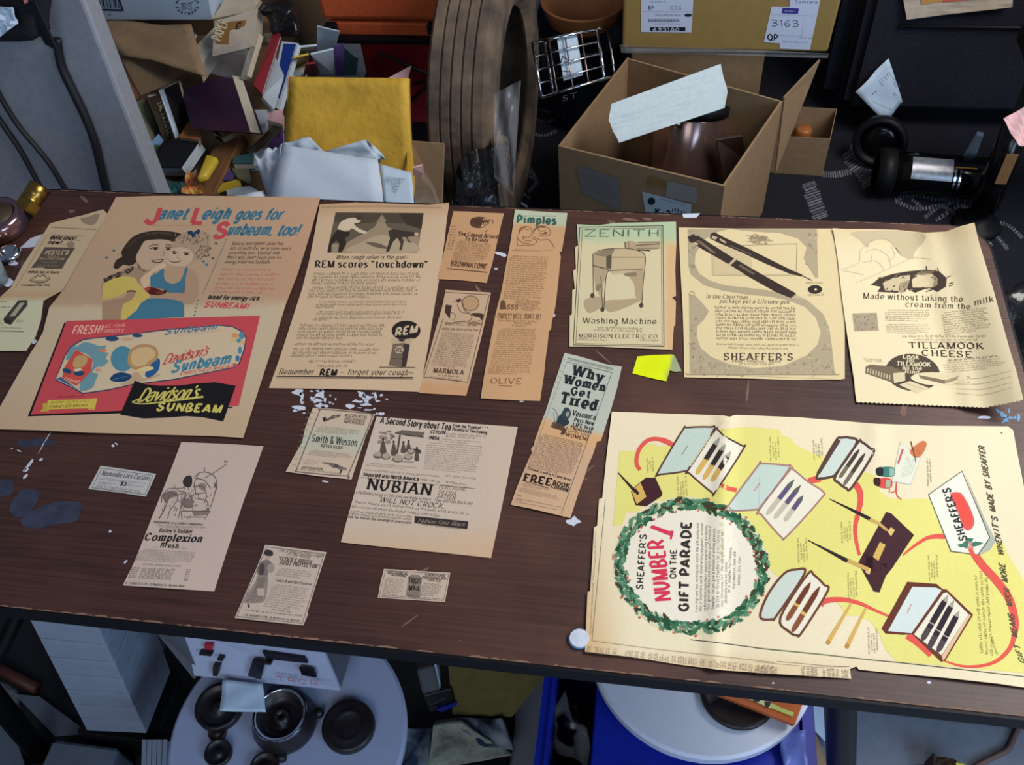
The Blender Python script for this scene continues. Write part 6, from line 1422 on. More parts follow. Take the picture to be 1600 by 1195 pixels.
zz = PY(620, 192, 1.97).z
rectface('rim', 520, 62, 694, 70, 1.965, 0.25, 'black_plastic', rt_, 0.003)
bs = boxw('black_crate', PY(520, 100, 1.98).x, -0.48, 1.98, 2.24, 0.0, zz, 'black_plastic', None, 0.004); tag(bs, 'black crate on the floor beneath the red tote', 'crate')

# dusty tyre standing on edge
R_, W_ = 0.305, 0.068
ax = Vector((math.cos(0.05), -math.sin(0.05), 0.0))
tc0 = P(764, 150, 0.31); tc0.z = R_ + 0.010
tyr = thing('tyre', (tc0.x, tc0.y, 0.008), 'dusty grey brown tyre standing on edge behind the table', 'tyre')
prof = [(0.19, -W_ * .8), (0.21, -W_), (0.255, -W_ * 1.05), (0.285, -W_ * 0.95), (R_, -W_ * .8)]
for k in range(5):
    z = -W_ * .8 + (k + 0.5) * W_ * .32
    prof += [(R_, z - W_ * .12), (R_, z + W_ * .11), (R_ - 0.006, z + W_ * .14), (R_ - 0.006, z + W_ * .17)]
prof = prof[:-2] + [(R_, W_ * .8), (0.285, W_ * .95), (0.255, W_ * 1.05), (0.21, W_), (0.19, W_ * .8), (0.195, W_ * .7), (0.27, W_ * .8), (0.28, 0), (0.27, -W_ * .8), (0.195, -W_ * .7), (0.19, -W_ * .8)]
lathe('tread', prof, 'tyre_dust', tyr, tuple(tc0), tuple(ax), 64, False)
pxslab('plastic_sack', Q(K6, '205,850 390,800 420,1130 150,1130', [.40, .40, .28, .28]), 0.27, 'dark_film', 'crumpled black plastic sack in front of the tyre foot', 'sack', back=(0, 0, -1), n=12, amp=0.008, smooth=True, seed=3)
pxslab('plastic_wrap', Q(K6, '390,520 540,440 500,1080 395,980', [.50, .52, .34, .36]), 0.006, 'film', 'clear plastic wrap hanging on the right of the tyre', 'wrap', n=12, amp=0.008, smooth=True, seed=5)
pxslab('kraft_wrap', Q(K6, '395,780 470,770 500,1060 400,1000', [.40, .40, .30, .30]), 0.02, 'kraft_dark', 'crumpled brown paper at the right foot of the tyre', 'paper', n=8, amp=0.005)
pxslab('blue_strip', Q(K6, '500,1080 580,1130 578,1140 498,1095', .012), 0.003, 'white_card', 'small pale blue strip lying on the rug by the tyre', 'strip')

# bucket, bowl and wire rack
bk = thing('bucket', P(893, 152, 0.012), 'dark navy bucket behind the chrome wire rack', 'bucket')
bx, by = -0.205, 2.2
bk.location = (bx, by, 0.009)
lathe('body', [(0, 0.009), (0.085, 0.009), (0.10, 0.05), (0.115, 0.25), (0.12, 0.26), (0.11, 0.26), (0.095, 0.06), (0, 0.05)], 'bucket_navy', bk, (bx, by, 0), (0, 0, 1), 40)
bl_ = lathe('terracotta_bowl', [(0, 0), (0.05, 0), (0.09, 0.03), (0.106, 0.075), (0.109, 0.08), (0.102, 0.08), (0.08, 0.045), (0, 0.02)], 'terracotta', None, (bx, by - 0.0, 0.262), (0, 0, 1), 44); tag(bl_, 'orange brown bowl with dark hollow resting on the navy bucket', 'bowl')
o_plane['last'] = (P(885, 152, 0.06), (CAM - P(885, 152, 0.06)).normalized())
s_ = Sheet('white_letters', None, None, [K6((780, 550)), K6((781, 550)), K6((781, 551))], (30, 36, 50), place=lambda x, y, dz: PY(x, y, by - 0.122), cell=60); s_.text('ST', K6((770, 556)), K6((850, 534)), 8, 'sans', (170, 180, 190), 2, (0, -1)); s_.build(bk)
wr = thing('wire_rack', P(890, 155, 0.02), 'chrome wire grid rack leaning between tyre and open box', 'rack')
C0, C1, C2, C3 = [PY(*K6(t), d) for t, d in (((605, 235), 1.92), ((960, 160), 1.97), ((1000, 432), 1.86), ((655, 535), 1.82))]
def lerp(a, b, t): return a + (b - a) * t
C4 = [p + Vector((0.02, 0.06, -0.03)) for p in (C0, C1, C2, C3)]
for qd, rr_ in (((C0, C1, C2, C3), 0.0038), (C4, 0.003)):
    for i in range(4): tube('frame_wire', [qd[i], qd[(i + 1) % 4]], rr_, MATS['chrome'], wr, 8, wr.location)
for i in range(4): tube('corner_wire', [(C0, C1, C2, C3)[i], C4[i]], 0.003, MATS['chrome'], wr, 8, wr.location)
for i in (1, 2, 3): tube('grid_wire', [lerp(C0, C3, i / 4), lerp(C1, C2, i / 4)], 0.0022, MATS['chrome'], wr, 8, wr.location)
for i in (1, 2, 3): tube('grid_wire', [lerp(C0, C1, i / 4), lerp(C3, C2, i / 4)], 0.0018, MATS['steel_brown'], wr, 8, wr.location)
cd = slab('white_card', [lerp(lerp(C0, C1, .35), lerp(C3, C2, .35), .05) + Vector((0, .02, 0)), lerp(lerp(C0, C1, .66), lerp(C3, C2, .66), .05) + Vector((0, .02, 0)), lerp(lerp(C0, C1, .66), lerp(C3, C2, .66), .9) + Vector((0, .02, 0)), lerp(lerp(C0, C1, .35), lerp(C3, C2, .35), .9) + Vector((0, .02, 0))], 0.002, 'white_card', 'pale printed card held behind the chrome wire rack', 'card')
o_plane['last'] = o_plane[cd.name]; s_ = bprint(cd, 'print', [K6((760, 320)), K6((761, 320)), K6((761, 321))], (120, 130, 140)); s_.line([K6((760, 350)), K6((770, 310)), K6((800, 330)), K6((845, 330))], 1.4, (70, 76, 84), 2); s_.line([K6((770, 390)), K6((850, 400))], 1, (70, 76, 84), 2); s_.build(cd)

# open cardboard box with foam block and urn
rim = [P(872, 228, .32), P(1132, 291, .32), P(1223, 158, .32), P(980, 90, .32)]
ob = carton('open_box', rim, .32, 0.009, 'kraft', 'open brown cardboard box holding a foam block and a steel urn')
def side_plane(i, j):
    n_ = (rim[j] - rim[i]).cross(Vector((0, 0, 1))).normalized(); c_ = (rim[i] + rim[j]) / 2
    if n_.dot(CAM - c_) < 0: n_ = -n_
    return c_ + n_ * 0.0008, n_
o_plane['last'] = side_plane(0, 1)
s_ = bprint(ob, 'shipping_label', [K7(t) for t in pts_('140,876 366,950 380,1130 170,1026')], (128, 124, 120)); s_.block(K7((165, 910)), K7((350, 970)), K7((366, 1090)), K7((190, 1010)), 7, (108, 104, 102), .5); s_.build(ob)
s_ = bprint(ob, 'shipping_label', [K7(t) for t in pts_('490,1020 752,1088 750,1180 510,1150')], (186, 200, 208)); s_.ell(K7((540, 1072)), 6, 6, (40, 50, 66), 2, 14); s_.micro(K7((590, 1064)), K7((730, 1098)), 3, (110, 120, 130), 2); s_.text('K-2', K7((560, 1140)), K7((640, 1156)), 9, 'heavy', (40, 46, 60), 2); s_.micro(K7((650, 1130)), K7((740, 1150)), 8, (60, 66, 80), 2); s_.build(ob)
s_ = bprint(ob, 'clear_tape', [K7(t) for t in pts_('622,955 785,985 780,1080 615,1050')], (150, 146, 140), matn='glossy_print') if False else bprint(ob, 'clear_tape', [K7(t) for t in pts_('622,962 785,1000 780,1082 615,1050')], (152, 148, 142)); s_.build(ob)
s_ = bprint(ob, 'brown_tape', [K7(t) for t in pts_('522,940 620,962 616,1010 520,985')], (140, 108, 60)); s_.build(ob)
fm = thing('foam_block', P(1040, 180, .34), 'white foam block lying across the top of the open box', 'foam')
slab('block', [V3(t) for t in Q(K7, '310,640 890,425 930,575 365,762', [.37, .37, .33, .33])], 0.035, 'foam', parent=fm, n=6, bevel=0.0, amp=0.0015, back=(0.1, 0.7, 0.5))
fm.location.z = 0.30
fm.children[0].matrix_parent_inverse = Matrix.Identity(4)
for ch in fm.children:
    for v in ch.data.vertices: v.co.z += P(1040, 180, .34).z - 0.30
ur = thing('steel_urn', P(1085, 262, .10), 'brown chromed urn with black lid inside the open box', 'urn')
ua = P(1072, 206, .25); ux, uy = ua.x, ua.y + 0.075
ur.location = (ux, uy, 0.02)
ubase = (ux + .0, uy - .075, 0.02); uax = (0.04, 0.36, 0.93)
lathe('body', [(0, 0.02), (0.078, 0.02), (0.083, 0.04), (0.083, 0.235), (0.08, 0.24), (0, 0.24)], 'steel_brown', ur, ubase, uax, 48)
lathe('lid', [(0, 0.24), (0.088, 0.24), (0.09, 0.262), (0.06, 0.27), (0, 0.272)], 'black_plastic', ur, ubase, uax, 48)
lathe('rivet', [(0, 0.0), (0.010, 0.0), (0.010, 0.006), (0, 0.007)], 'chrome', ur, (ux - 0.02, uy - 0.078, 0.272), (0, -1, .4), 16)
slab('side_plate', [V3(t) for t in Q(K7, '885,745 1025,725 1045,850 925,960', [.25, .25, .17, .15])], 0.012, 'steel_brown', parent=ur, bevel=0.002)
# boxes behind
sb = boxw('cardboard_carton', -0.075, 0.235, 2.02, 2.45, 0.009, 0.318, 'kraft', None, 0.003); tag(sb, 'plain brown carton behind the open box, below the taped one', 'box')
by_ = 2.005
tb_ = thing('taped_box', (PY(1130, 85, by_).x, by_ + .2, 0.32), 'large tape covered carton with two white labels at the top', 'box')
A_, B_ = PY(973, 82, by_), PY(1291, 89, by_)
zb0 = 0.322
c1, c2 = PY(972, 70, by_), PY(1292, 88, by_)
tbody = slab('body', [Vector((c1.x - 0.002, by_ + .0, zb0 + .34)), Vector((c2.x + .012, by_, zb0 + .34)), Vector((c2.x, by_, zb0)), Vector((c1.x, by_, zb0))], 0.40, 'kraft_taped', parent=tb_, back=(0, 1, 0), bevel=0.006)
o_plane['last'] = o_plane[tbody.name]
LW = (206, 214, 236)
s_ = bprint(tb_, 'address_label', [K7(t) for t in pts_('486,-120 770,-120 752,172 482,170')], LW)
s_.micro(K7((530, 10)), K7((620, 14)), 3, (120, 126, 146), 2); s_.text('BP', K7((522, 48)), K7((552, 48)), 5, 'bold', (80, 86, 104), 2); s_.text('026', K7((640, 50)), K7((700, 50)), 6, 'sans', (90, 96, 116), 2); s_.line([K7((490, 60)), K7((760, 62))], .5, (130, 136, 156), 2); s_.micro(K7((560, 82)), K7((700, 84)), 3, (110, 116, 136), 2); s_.ell(K7((735, 80)), 6, 2.6, (44, 48, 62), 2, 12)
for k in range(30): s_.line([K7((524 + k * 5.6, 100)), K7((524 + k * 5.6, 116))], .7 if k % 3 else 1.2, (70, 76, 94), 2)
s_.micro(K7((556, 130)), K7((690, 130)), 2.6, (130, 136, 156), 2); s_.poly([K7(t) for t in pts_('532,144 720,144 720,166 532,166')], (28, 30, 40), 2); s_.text('693180', K7((548, 164)), K7((686, 164)), 4.6, 'bold', LW, 3); s_.build(tb_)
s_ = bprint(tb_, 'packing_label', [K7(t) for t in pts_('1276,-120 1460,-120 1440,-10 1428,60 1384,264 1222,258 1224,230 1138,224 1180,34 1276,36')], LW)
s_.text('Samsara', K7((1306, 16)), K7((1424, 18)), 5, 'sans', (96, 100, 124), 2); s_.poly([K7(t) for t in pts_('1238,40 1326,44 1320,74 1234,70')], (66, 58, 150), 2); s_.micro(K7((1250, 62)), K7((1310, 64)), 3, LW, 3); s_.line([K7((1176, 76)), K7((1410, 84))], .4, (160, 166, 190), 2)
s_.text('3163', K7((1180, 138)), K7((1325, 142)), 10, 'sans', (44, 50, 76), 2); s_.text('QP', K7((1160, 212)), K7((1212, 214)), 9, 'bold', (40, 44, 66), 2); s_.line([K7((1150, 186)), K7((1350, 192))], .4, (160, 166, 190), 2); s_.micro(K7((1240, 224)), K7((1380, 230)), 3, (130, 136, 160), 2); s_.micro(K7((1330, 205)), K7((1400, 207)), 2.4, (130, 136, 160), 2); s_.line([K7((1350, 100)), K7((1340, 195))], .4, (160, 166, 190), 2); s_.build(tb_)
slab('clear_tape', [PY(968, 70, by_ - .003), PY(1296, 83, by_ - .003), PY(1293, 91, by_ - .003), PY(971, 82, by_ - .003)], 0.001, 'film', parent=tb_, n=14, amp=0.0015, smooth=True)
rim2 = [P(1205, 212, .12), P(1298, 217, .12), P(1308, 170, .12), P(1215, 165, .12)]
lt = carton('low_box', rim2, .12, 0.009, 'kraft', 'low open brown box at the right of the open box')
mat('orange_tin', (186, 112, 60), rough=0.4, noise=0.3, scale=30)
tn = lathe('small_tin', [(0, 0), (0.02, 0), (0.02, 0.05), (0.016, 0.055), (0, 0.055)], 'orange_tin', None, (P(1258, 195, .08).x, P(1258, 195, .08).y, 0.016), (0, 0, 1), 24); tag(tn, 'small orange tin inside the low open box', 'tin')
lathe('silver_pot', [(0, 0), (0.012, 0), (0.012, 0.012), (0, 0.014)], 'chrome', None, (P(1268, 168, .1).x, P(1268, 168, .1).y, 0.0135), (0, 0, 1), 20)
tag(bpy.data.objects['silver_pot'], 'small silver pot inside the low open box', 'pot')
pxslab('side_flap', Q(K7, '1250,520 1440,320 1400,420 1200,930', [.32, .34, .30, .12]), 0.004, 'kraft', parent=ob)

# black suitcase, tag, papers
sc_ = thing('suitcase', (0.80, 2.30, 0.0085), 'big black fabric suitcase at the top right behind the telescope', 'suitcase')
boxw('body', PY(1308, 60, 2.22).x, 1.35, 2.22, 2.55, 0.03, 0.75, 'navy_fabric', sc_, 0.035)
boxw('front_pocket', PY(1345, 60, 2.16).x, 1.28, 2.165, 2.225, 0.06, 0.52, 'navy_fabric', sc_, 0.02)
for xx in (0.62, 1.2): lathe('wheel', [(0, -0.012), (0.025, -0.012), (0.028, 0), (0.025, 0.012), (0, 0.012)], 'black_plastic', sc_, (xx, 2.3, 0.0372), (1, 0, 0), 20)
tube('zip', [(0.55, 2.161, 0.30), (1.22, 2.161, 0.30)], 0.004, MATS['cable_black'], sc_, 6, sc_.location)
tg = slab('paper_tag', [PY(*K8((398, 490)), 2.12), PY(*K8((575, 312)), 2.155), PY(*K8((652, 545)), 2.15), PY(*K8((552, 650)), 2.12)], 0.0012, 'white_card', 'white printed paper slip sticking up before the black suitcase', 'paper', n=8, amp=0.002, seed=2, smooth=True)
o_plane['last'] = o_plane[tg.name]; s_ = bprint(tg, 'print', [K8((500, 500)), K8((501, 500)), K8((501, 501))], (100, 110, 124))
for i, (x, y, w) in enumerate(((520, 432, 50), (532, 420, 54), (548, 408, 60), (560, 398, 90), (572, 388, 100))): s_.micro(K8((x, y)), K8((x + w * .65, y + w * .8)), 3, (90, 100, 116), 2, (.7, -.7))
for k in range(3): s_.ell(K8((474 + k * 16, 512 - k * 12)), 1, 1, (60, 66, 78), 2, 7)
s_.micro(K8((480, 540)), K8((600, 590)), 2.6, (150, 164, 180), 2); s_.micro(K8((600, 500)), K8((630, 525)), 3, (120, 130, 146), 2); s_.build(tg)
tp_ = slab('paper_sheet', [PY(*K8((640, -80)), 2.155), PY(*K8((1240, -80)), 2.155), PY(*K8((1236, 38)), 2.150), PY(*K8((672, 104)), 2.150)], 0.0012, 'book_cream', 'cream sheet with orange print at the top over the black suitcase', 'paper', n=6, amp=0.001)
o_plane['last'] = o_plane[tp_.name]; s_ = bprint(tp_, 'orange_print', [K8(t) for t in pts_('745,-80 1130,-80 1040,-4 860,8 750,22')], (206, 150, 80)); s_.poly([K8(t) for t in pts_('870,-80 1010,-80 1000,0 862,12')], (206, 100, 80), 1); s_.build(tp_)
# telescope
tl = thing('telescope', P(*K8((800, 960)), .05), 'black telescope tube with silver label lying on the rug', 'telescope')
A_, B_ = P(*K8((575, 915)), .062), P(*K8((1085, 955)), .062)
A_.z = B_.z = 0.062
dA = (B_ - A_).normalized(); rT = 0.05
L_ = (B_ - A_).length
lathe('tube', [(0, 0), (rT, 0), (rT, L_), (rT * .8, L_ + .01), (0, L_ + .01)], 'black_gloss', tl, tuple(A_), tuple(dA), 40)
lathe('dew_shield', [(rT * .9, -0.03), (rT * 1.12, -0.03), (rT * 1.12, 0.01), (rT, 0.012)], 'black_plastic', tl, tuple(A_), tuple(dA), 40)
# wrapped label and two silver bands
def wrapped(name, u0, u1, a0, a1, m, r):
    bm = bmesh.new(); e1 = dA.cross(Vector((0, 0, 1))).normalized(); e2 = Vector((0, 0, 1)); n_ = 14
    if e1.dot(CAM - A_) < 0: e1 = -e1
    rows = []
    for i in range(n_ + 1):
        an = a0 + (a1 - a0) * i / n_; d_ = e1 * math.cos(an) + e2 * math.sin(an)
        rows.append([bm.verts.new(A_ + dA * u0 + d_ * r - tl.location), bm.verts.new(A_ + dA * u1 + d_ * r - tl.location)])
    for p, q in zip(rows, rows[1:]): bm.faces.new((p[0], p[1], q[1], q[0]))
    bmesh.ops.recalc_face_normals(bm, faces=bm.faces)
    return bm_obj(name, bm, MATS[m], tl, True)
mat('silver_label', (176, 174, 180), rough=0.3, noise=0.35, scale=90, metal=0.3)
wrapped('silver_label', L_ * .2, L_ * .62, 0.4, 1.5, 'silver_label', rT + .001)
wrapped('silver_band', L_ * .64, L_ * .66, -.3, 1.0, 'chrome', rT + .0012); wrapped('silver_band', L_ * .69, L_ * .71, -.3, 1.0, 'chrome', rT + .0012)
mat('gold_print', (190, 130, 50), rough=0.4)
wrapped('gold_lettering', L_ * .64, L_ * .86, 1.05, 1.12, 'gold_print', rT + .0012)
ln = thing('lens', P(1378, 258, .06), 'black round lens ring with a glint left of the telescope', 'lens')
lp = P(1375, 222, .075); la = (CAM - lp); la.z *= 0.3; la.normalize()
ln.location = (lp.x, lp.y, 0.009)
lathe('ring', [(0.045, -.02), (0.062, -.02), (0.066, 0.0), (0.062, 0.012), (0.050, 0.012), (0.045, -.02)], 'black_plastic', ln, (lp.x, lp.y, .075), tuple(la), 40)
lathe('glass', [(0, 0.004), (0.03, 0.0), (0.05, -0.01), (0.05, -0.016), (0, -.016)], 'black_gloss', ln, (lp.x, lp.y, .075), tuple(la), 40)
pxslab('white_board', Q(K8, '968,852 1045,722 1080,728 1030,860', [.06, .17, .17, .06]), 0.01, 'white_card', 'white strip of board propped behind the telescope', 'board')
# black chair at the right: post, base arms, seat
ch = thing('post_stand', (0.66, 1.30, 0.0), 'black stand with thick upright post at the right picture edge', 'stand')
pc_ = P(1568, 250, 0.2)
cx, cy = pc_.x + .0, pc_.y
ch.location = (cx, cy, 0.009)
lathe('post', [(0, 0.07), (0.03, 0.07), (0.03, 0.30), (0.02, 0.30), (0.02, 0.42), (0, 0.42)], 'black_gloss', ch, (cx, cy, 0), (0, 0, 1), 24)
lathe('base_plate', [(0, 0), (.05, 0), (.055, .006), (.05, .016), (.03, .02), (0, .07)], 'black_plastic', ch, (cx, cy, .0085), (0, 0, 1), 36)
boxw('top_bracket', cx - .02, cx + .3, cy - .06, cy + .14, .40, .46, 'black_plastic', ch, .012)
boxw('tan_sticker', cx - .012, cx + .012, cy - .033, cy - .0315, .16, .24, 'book_tan', ch)
pk = slab('pink_paper', [PY(*K8((1188, 632)), 1.60), PY(*K8((1320, 560)), 1.62), PY(*K8((1330, 775)), 1.55), PY(*K8((1268, 778)), 1.55)], 0.0015, 'pink_paper', 'pink paper draped at the right edge by the black post', 'paper', n=6, amp=0.002)
# clear plastic beyond the right table end
st = boxw('storage_box', 0.43, 0.80, 0.60, 1.02, 0.0, 0.50, 'black_plastic', None, 0.01); tag(st, 'black storage box just beyond the right table end', 'box')
pb = slab('plastic_bag', [P(1556, 470, .60), P(1640, 420, .60), P(1660, 640, .52), P(1592, 590, .53)], 0.012, 'dark_film', 'crinkled see-through bag on the black box right of the table', 'bag', n=12, amp=0.01, smooth=True, seed=8)

# things at the left table end
bf = thing('brass_fitting', P(50, 310, ZT), 'brass hose fitting standing at the left back table corner', 'fitting')
A_, B_ = P(40, 326, ZT + .016), P(64, 290, ZT + .030); dd = (B_ - A_).normalized(); LL = (B_ - A_).length
bf.location = (A_.x, A_.y, ZT)
lathe('hex_nut', [(0, -.004), (.015, -.004), (.016, 0), (.016, LL * .3), (.0135, LL * .34)], 'brass', bf, tuple(A_), tuple(dd), 6, False)
lathe('barrel', [(.0135, LL * .3), (.014, LL * .36), (.0128, LL * .4), (.014, LL * .46), (.0128, LL * .5), (.014, LL * .56), (.0145, LL * .95), (.011, LL), (.008, LL), (.008, LL * .7), (0, LL * .7)], 'brass', bf, tuple(A_), tuple(dd), 28)
tnn = thing('glass_ashtray', P(18, 372, ZT), 'shiny purple blue iridescent round dish at the left table end', 'dish')
tl_ = P(18, 362, ZT); tnn.location = tl_
lathe('dish', [(0, 0.0), (.030, 0.0), (.037, .008), (.037, .024), (.033, .032), (.028, .030), (.026, .026), (0, .026)], 'iridescent', tnn, tuple(tl_ + Vector((-.012, 0, 0))), (0, 0, 1), 40)
lathe('brown_top', [(0, .0262), (.0255, .0262), (.0255, .029), (0, .0292)], 'book_brown', tnn, tuple(tl_ + Vector((-.012, 0, 0))), (0, 0, 1), 36)
cpz = P(18, 402, ZT)
cc_ = lathe('metal_coil', [(0, 0), (.012, 0), (.016, .006), (.012, .012), (.008, .010), (.006, .004), (0, .004)], 'chrome', None, (cpz.x, cpz.y, ZT), (0, 0, 1), 24); tag(cc_, 'small dull metal ring below the iridescent dish', 'ring')
cg = P(-6, 440, ZT)
gl = lathe('small_glass', [(0, 0), (.016, 0), (.02, .04), (.0185, .04), (.0148, .004), (0, .004)], 'glass_dull', None, (cg.x, cg.y, ZT), (0, 0, 1), 28); tag(gl, 'small clear glass cup cut by the left edge of the picture', 'cup')
ws = Sheet('paper_scrap', 'white triangular paper scrap beside the iridescent dish', 'scrap', [(30, 388), (48, 372), (68, 365), (62, 385)], (196, 198, 210), base=0.0003); ws.build()
ch_ = lathe('bottle_cap', [(0, 0), (.0085, 0), (.0095, .002), (.0085, .0035), (0, .004)], 'paint_white', None, tuple(P(905, 999, ZT)), (0, 0, 1), 14, False); tag(ch_, 'white and blue pebble like cap at the corner of the gift advert', 'cap')
lathe('blue_side', [(.0088, .0003), (.0100, .002), (.0092, .003)], 'paint_blue', ch_, tuple(P(905, 999, ZT)), (0, 0, 1), 24)
pt2 = Sheet('paper_scrap', 'tiny white paper scrap on the back table edge near the washing machine advert', 'scrap', [(1066, 334), (1094, 333), (1088, 340), (1068, 340)], (196, 206, 216), base=0.0003); pt2.build()
# ------------------------------------------------------------------ things on the floor under and before the table
mat('stool_white', (206, 210, 224), rough=0.4, noise=0.05, scale=90)
mat('stool_lilac', (176, 182, 212), rough=0.45, noise=0.05, scale=90)  # darker copy of the stool white, under-table shade put into the colour
mat('stool_rim', (186, 180, 160), rough=0.5)
mat('iron_dark', (40, 34, 36), rough=0.38, noise=0.3, scale=40)
mat('iron_brown', (62, 44, 40), rough=0.45, noise=0.3, scale=40)
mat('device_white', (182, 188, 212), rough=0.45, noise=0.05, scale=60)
mat('device_grey', (92, 92, 98), rough=0.45, noise=0.1, scale=60)
mat('display_dark', (24, 20, 26), rough=0.2)
mat('red_lamp', (186, 38, 54), rough=0.25)
mat('crate_blue', (24, 42, 158), rough=0.35, noise=0.15, scale=20)
mat('crate_lilac', (96, 112, 190), rough=0.35, noise=0.25, scale=20)
mat('olive_board', (118, 108, 62), rough=0.9, noise=0.2, scale=60)
mat('cloth_cream', (172, 180, 164), rough=1.0, noise=0.35, scale=70, bump=0.6)
mat('cloth_blue', (40, 58, 84), rough=1.0, noise=0.3, scale=22, col2=(168, 182, 190), bump=0.4)
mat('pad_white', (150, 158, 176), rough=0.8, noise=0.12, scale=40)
mat('frost_grey', (104, 112, 124), rough=0.3, noise=0.15, scale=20)
mat('frame_orange', (196, 100, 46), rough=0.45, noise=0.15, scale=30)
mat('print_green', (188, 196, 104), rough=0.6, noise=0.1, scale=40)
mat('cord_brown', (110, 84, 78), rough=0.5)
mat('brush_brown', (84, 62, 52), rough=1.0, noise=0.5, scale=160, bump=0.8)
mat('label_yellow', (206, 196, 60), rough=0.5)
# round white stool tops carried on a pedestal
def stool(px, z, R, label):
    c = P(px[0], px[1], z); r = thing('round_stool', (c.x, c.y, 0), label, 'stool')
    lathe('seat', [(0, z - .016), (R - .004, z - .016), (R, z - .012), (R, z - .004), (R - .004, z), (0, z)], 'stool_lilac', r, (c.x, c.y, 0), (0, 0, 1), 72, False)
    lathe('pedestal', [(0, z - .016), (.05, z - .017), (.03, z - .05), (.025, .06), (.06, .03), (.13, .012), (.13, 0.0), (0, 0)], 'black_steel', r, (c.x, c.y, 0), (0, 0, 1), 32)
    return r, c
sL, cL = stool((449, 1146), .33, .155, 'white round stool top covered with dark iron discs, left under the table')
def disc(px, R, h, m, label, z=.3303, prof=None, name='iron_disc', group='dark discs on the left white stool'):
    c = P(px[0], px[1], z)
    o = lathe(name, prof or [(0, 0), (R, 0), (R, h), (R * .86, h), (R * .82, h * .6), (R * .3, h * .6), (R * .28, h * .9), (0, h * .9)], m, None, (c.x, c.y, z), (0, 0, 1), 40)
    return tag(o, label, 'disc', group)
K9 = Crop(240, 960, 660, 1195)
def k9(x, y): return K9((x, y))
disc(k9(400, 562), .031, .012, 'iron_dark', 'dark iron disc half under the paper tag on the left stool')
kb = thing('wheel_casting', P(*k9(790, 650), .3303), 'biggest domed iron wheel with bright rim at the middle of the left stool', 'wheel'); kc = P(*k9(790, 650), .3303)
lathe('wheel', [(0, 0), (.04, 0), (.042, .01), (.036, .03), (.034, .034), (.030, .034), (.027, .022), (.010, .018), (.009, .03), (.0045, .03), (.004, .02), (0, .02)], 'iron_dark', kb, tuple(kc), (0, 0, 1), 48)
lathe('bright_rim', [(.0338, .0342), (.0352, .0325), (.0302, .0345), (.0338, .0342)], 'chrome', kb, tuple(kc), (0, 0, 1), 48)
for a in (2.3, 4.9, 0.4): lathe('lug', [(0, 0), (.006, 0), (.006, .009), (0, .011)], 'iron_dark', kb, (kc.x + .044 * math.cos(a), kc.y + .044 * math.sin(a), kc.z), (0, 0, 1), 14)
disc(k9(1166, 675), .034, .012, 'iron_dark', 'dark iron disc with ring groove at the right of the left stool', prof=[(0, 0), (.034, 0), (.034, .010), (.030, .012), (.020, .009), (.0185, .011), (.017, .009), (0, .010)])
disc(k9(384, 712), .0112, .006, 'iron_brown', 'smallest brown iron disc between two larger ones on the left stool')
disc(k9(392, 830), .0172, .008, 'iron_dark', 'medium dark iron disc at the lower left of the left stool')
disc(k9(665, 915), .018, .008, 'iron_dark', 'dark iron disc cut by the bottom picture edge on the left stool')
# electronic device standing on the left stool, reaching back under the table
dv = thing('control_unit', P(420, 1060, .332), 'white faced control unit with dark displays and switches under the table edge', 'device')
fq = [P(*k9(120, 60), .45), P(*k9(1010, 215), .45), P(*k9(1110, 452), .362), P(*k9(230, 362), .362)]
mid = (fq[0] + fq[1] + fq[2] + fq[3]) / 4
dn_ = (fq[1] - fq[0]).cross(fq[3] - fq[0]).normalized()
if dn_.dot(CAM - mid) < 0: dn_ = -dn_
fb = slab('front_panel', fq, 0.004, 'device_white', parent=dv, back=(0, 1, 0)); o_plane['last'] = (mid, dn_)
bk_ = [p + Vector((0, .004, 0)) for p in fq]
slab('case', bk_, 0.14, 'device_grey', parent=dv, back=(.05, 1, 0))
slab('side_rail', [P(*k9(20, 110), .455), P(*k9(110, 130), .455), P(*k9(285, 345), .362), P(*k9(240, 385), .356)], 0.02, 'device_grey', parent=dv)
slab('base_foot', [fq[3] + Vector((.01, .01, 0)), fq[2] + Vector((-.01, .01, 0)), Vector((fq[2].x - .01, fq[2].y + .012, .332)), Vector((fq[3].x + .01, fq[3].y + .012, .332))], .08, 'black_plastic', parent=dv, back=(0, 1, 0))
def dpart(name, s, m, th=.004):
    f = on_plane(mid, dn_); q = [f(*K9(t), th) for t in pts_(s)]
    slab(name, q, th, m, parent=dv, bevel=0.0006)
dpart('display', '655,205 905,240 925,275 680,250', 'display_dark'); dpart('display', '598,255 675,262 645,372 568,350', 'display_dark'); dpart('display', '872,300 960,312 978,360 890,345', 'display_dark')
dpart('red_lamp', '315,155 365,160 362,190 318,185', 'red_lamp', .006)
for q in ('290,195 360,205 362,220 288,212', '370,275 410,282 395,340 368,335', '395,232 430,238 430,250 398,246', '675,252 715,258 715,272 680,268'): dpart('switch', q, 'iron_dark', .008)
s_ = bprint(dv, 'lettering', [K9((730, 380)), K9((731, 380)), K9((731, 381))], (200, 206, 220)); s_.text('TRCR', K9((735, 388)), K9((985, 420)), 7, 'bold', (176, 130, 140), 2, (-.2, -1)); s_.micro(K9((985, 412)), K9((1080, 424)), 4, (176, 150, 160), 2, (-.2, -1)); s_.line([K9((380, 345)), K9((560, 375)), K9((730, 400))], .6, (160, 140, 150), 2); s_.micro(K9((395, 365)), K9((520, 385)), 4, (150, 130, 150), 2, (-.2, -1)); s_.build(dv)
tgq = [P(*k9(408, 375), .37), P(*k9(618, 395), .372), P(*k9(690, 500), .35), P(*k9(640, 582), .338)]
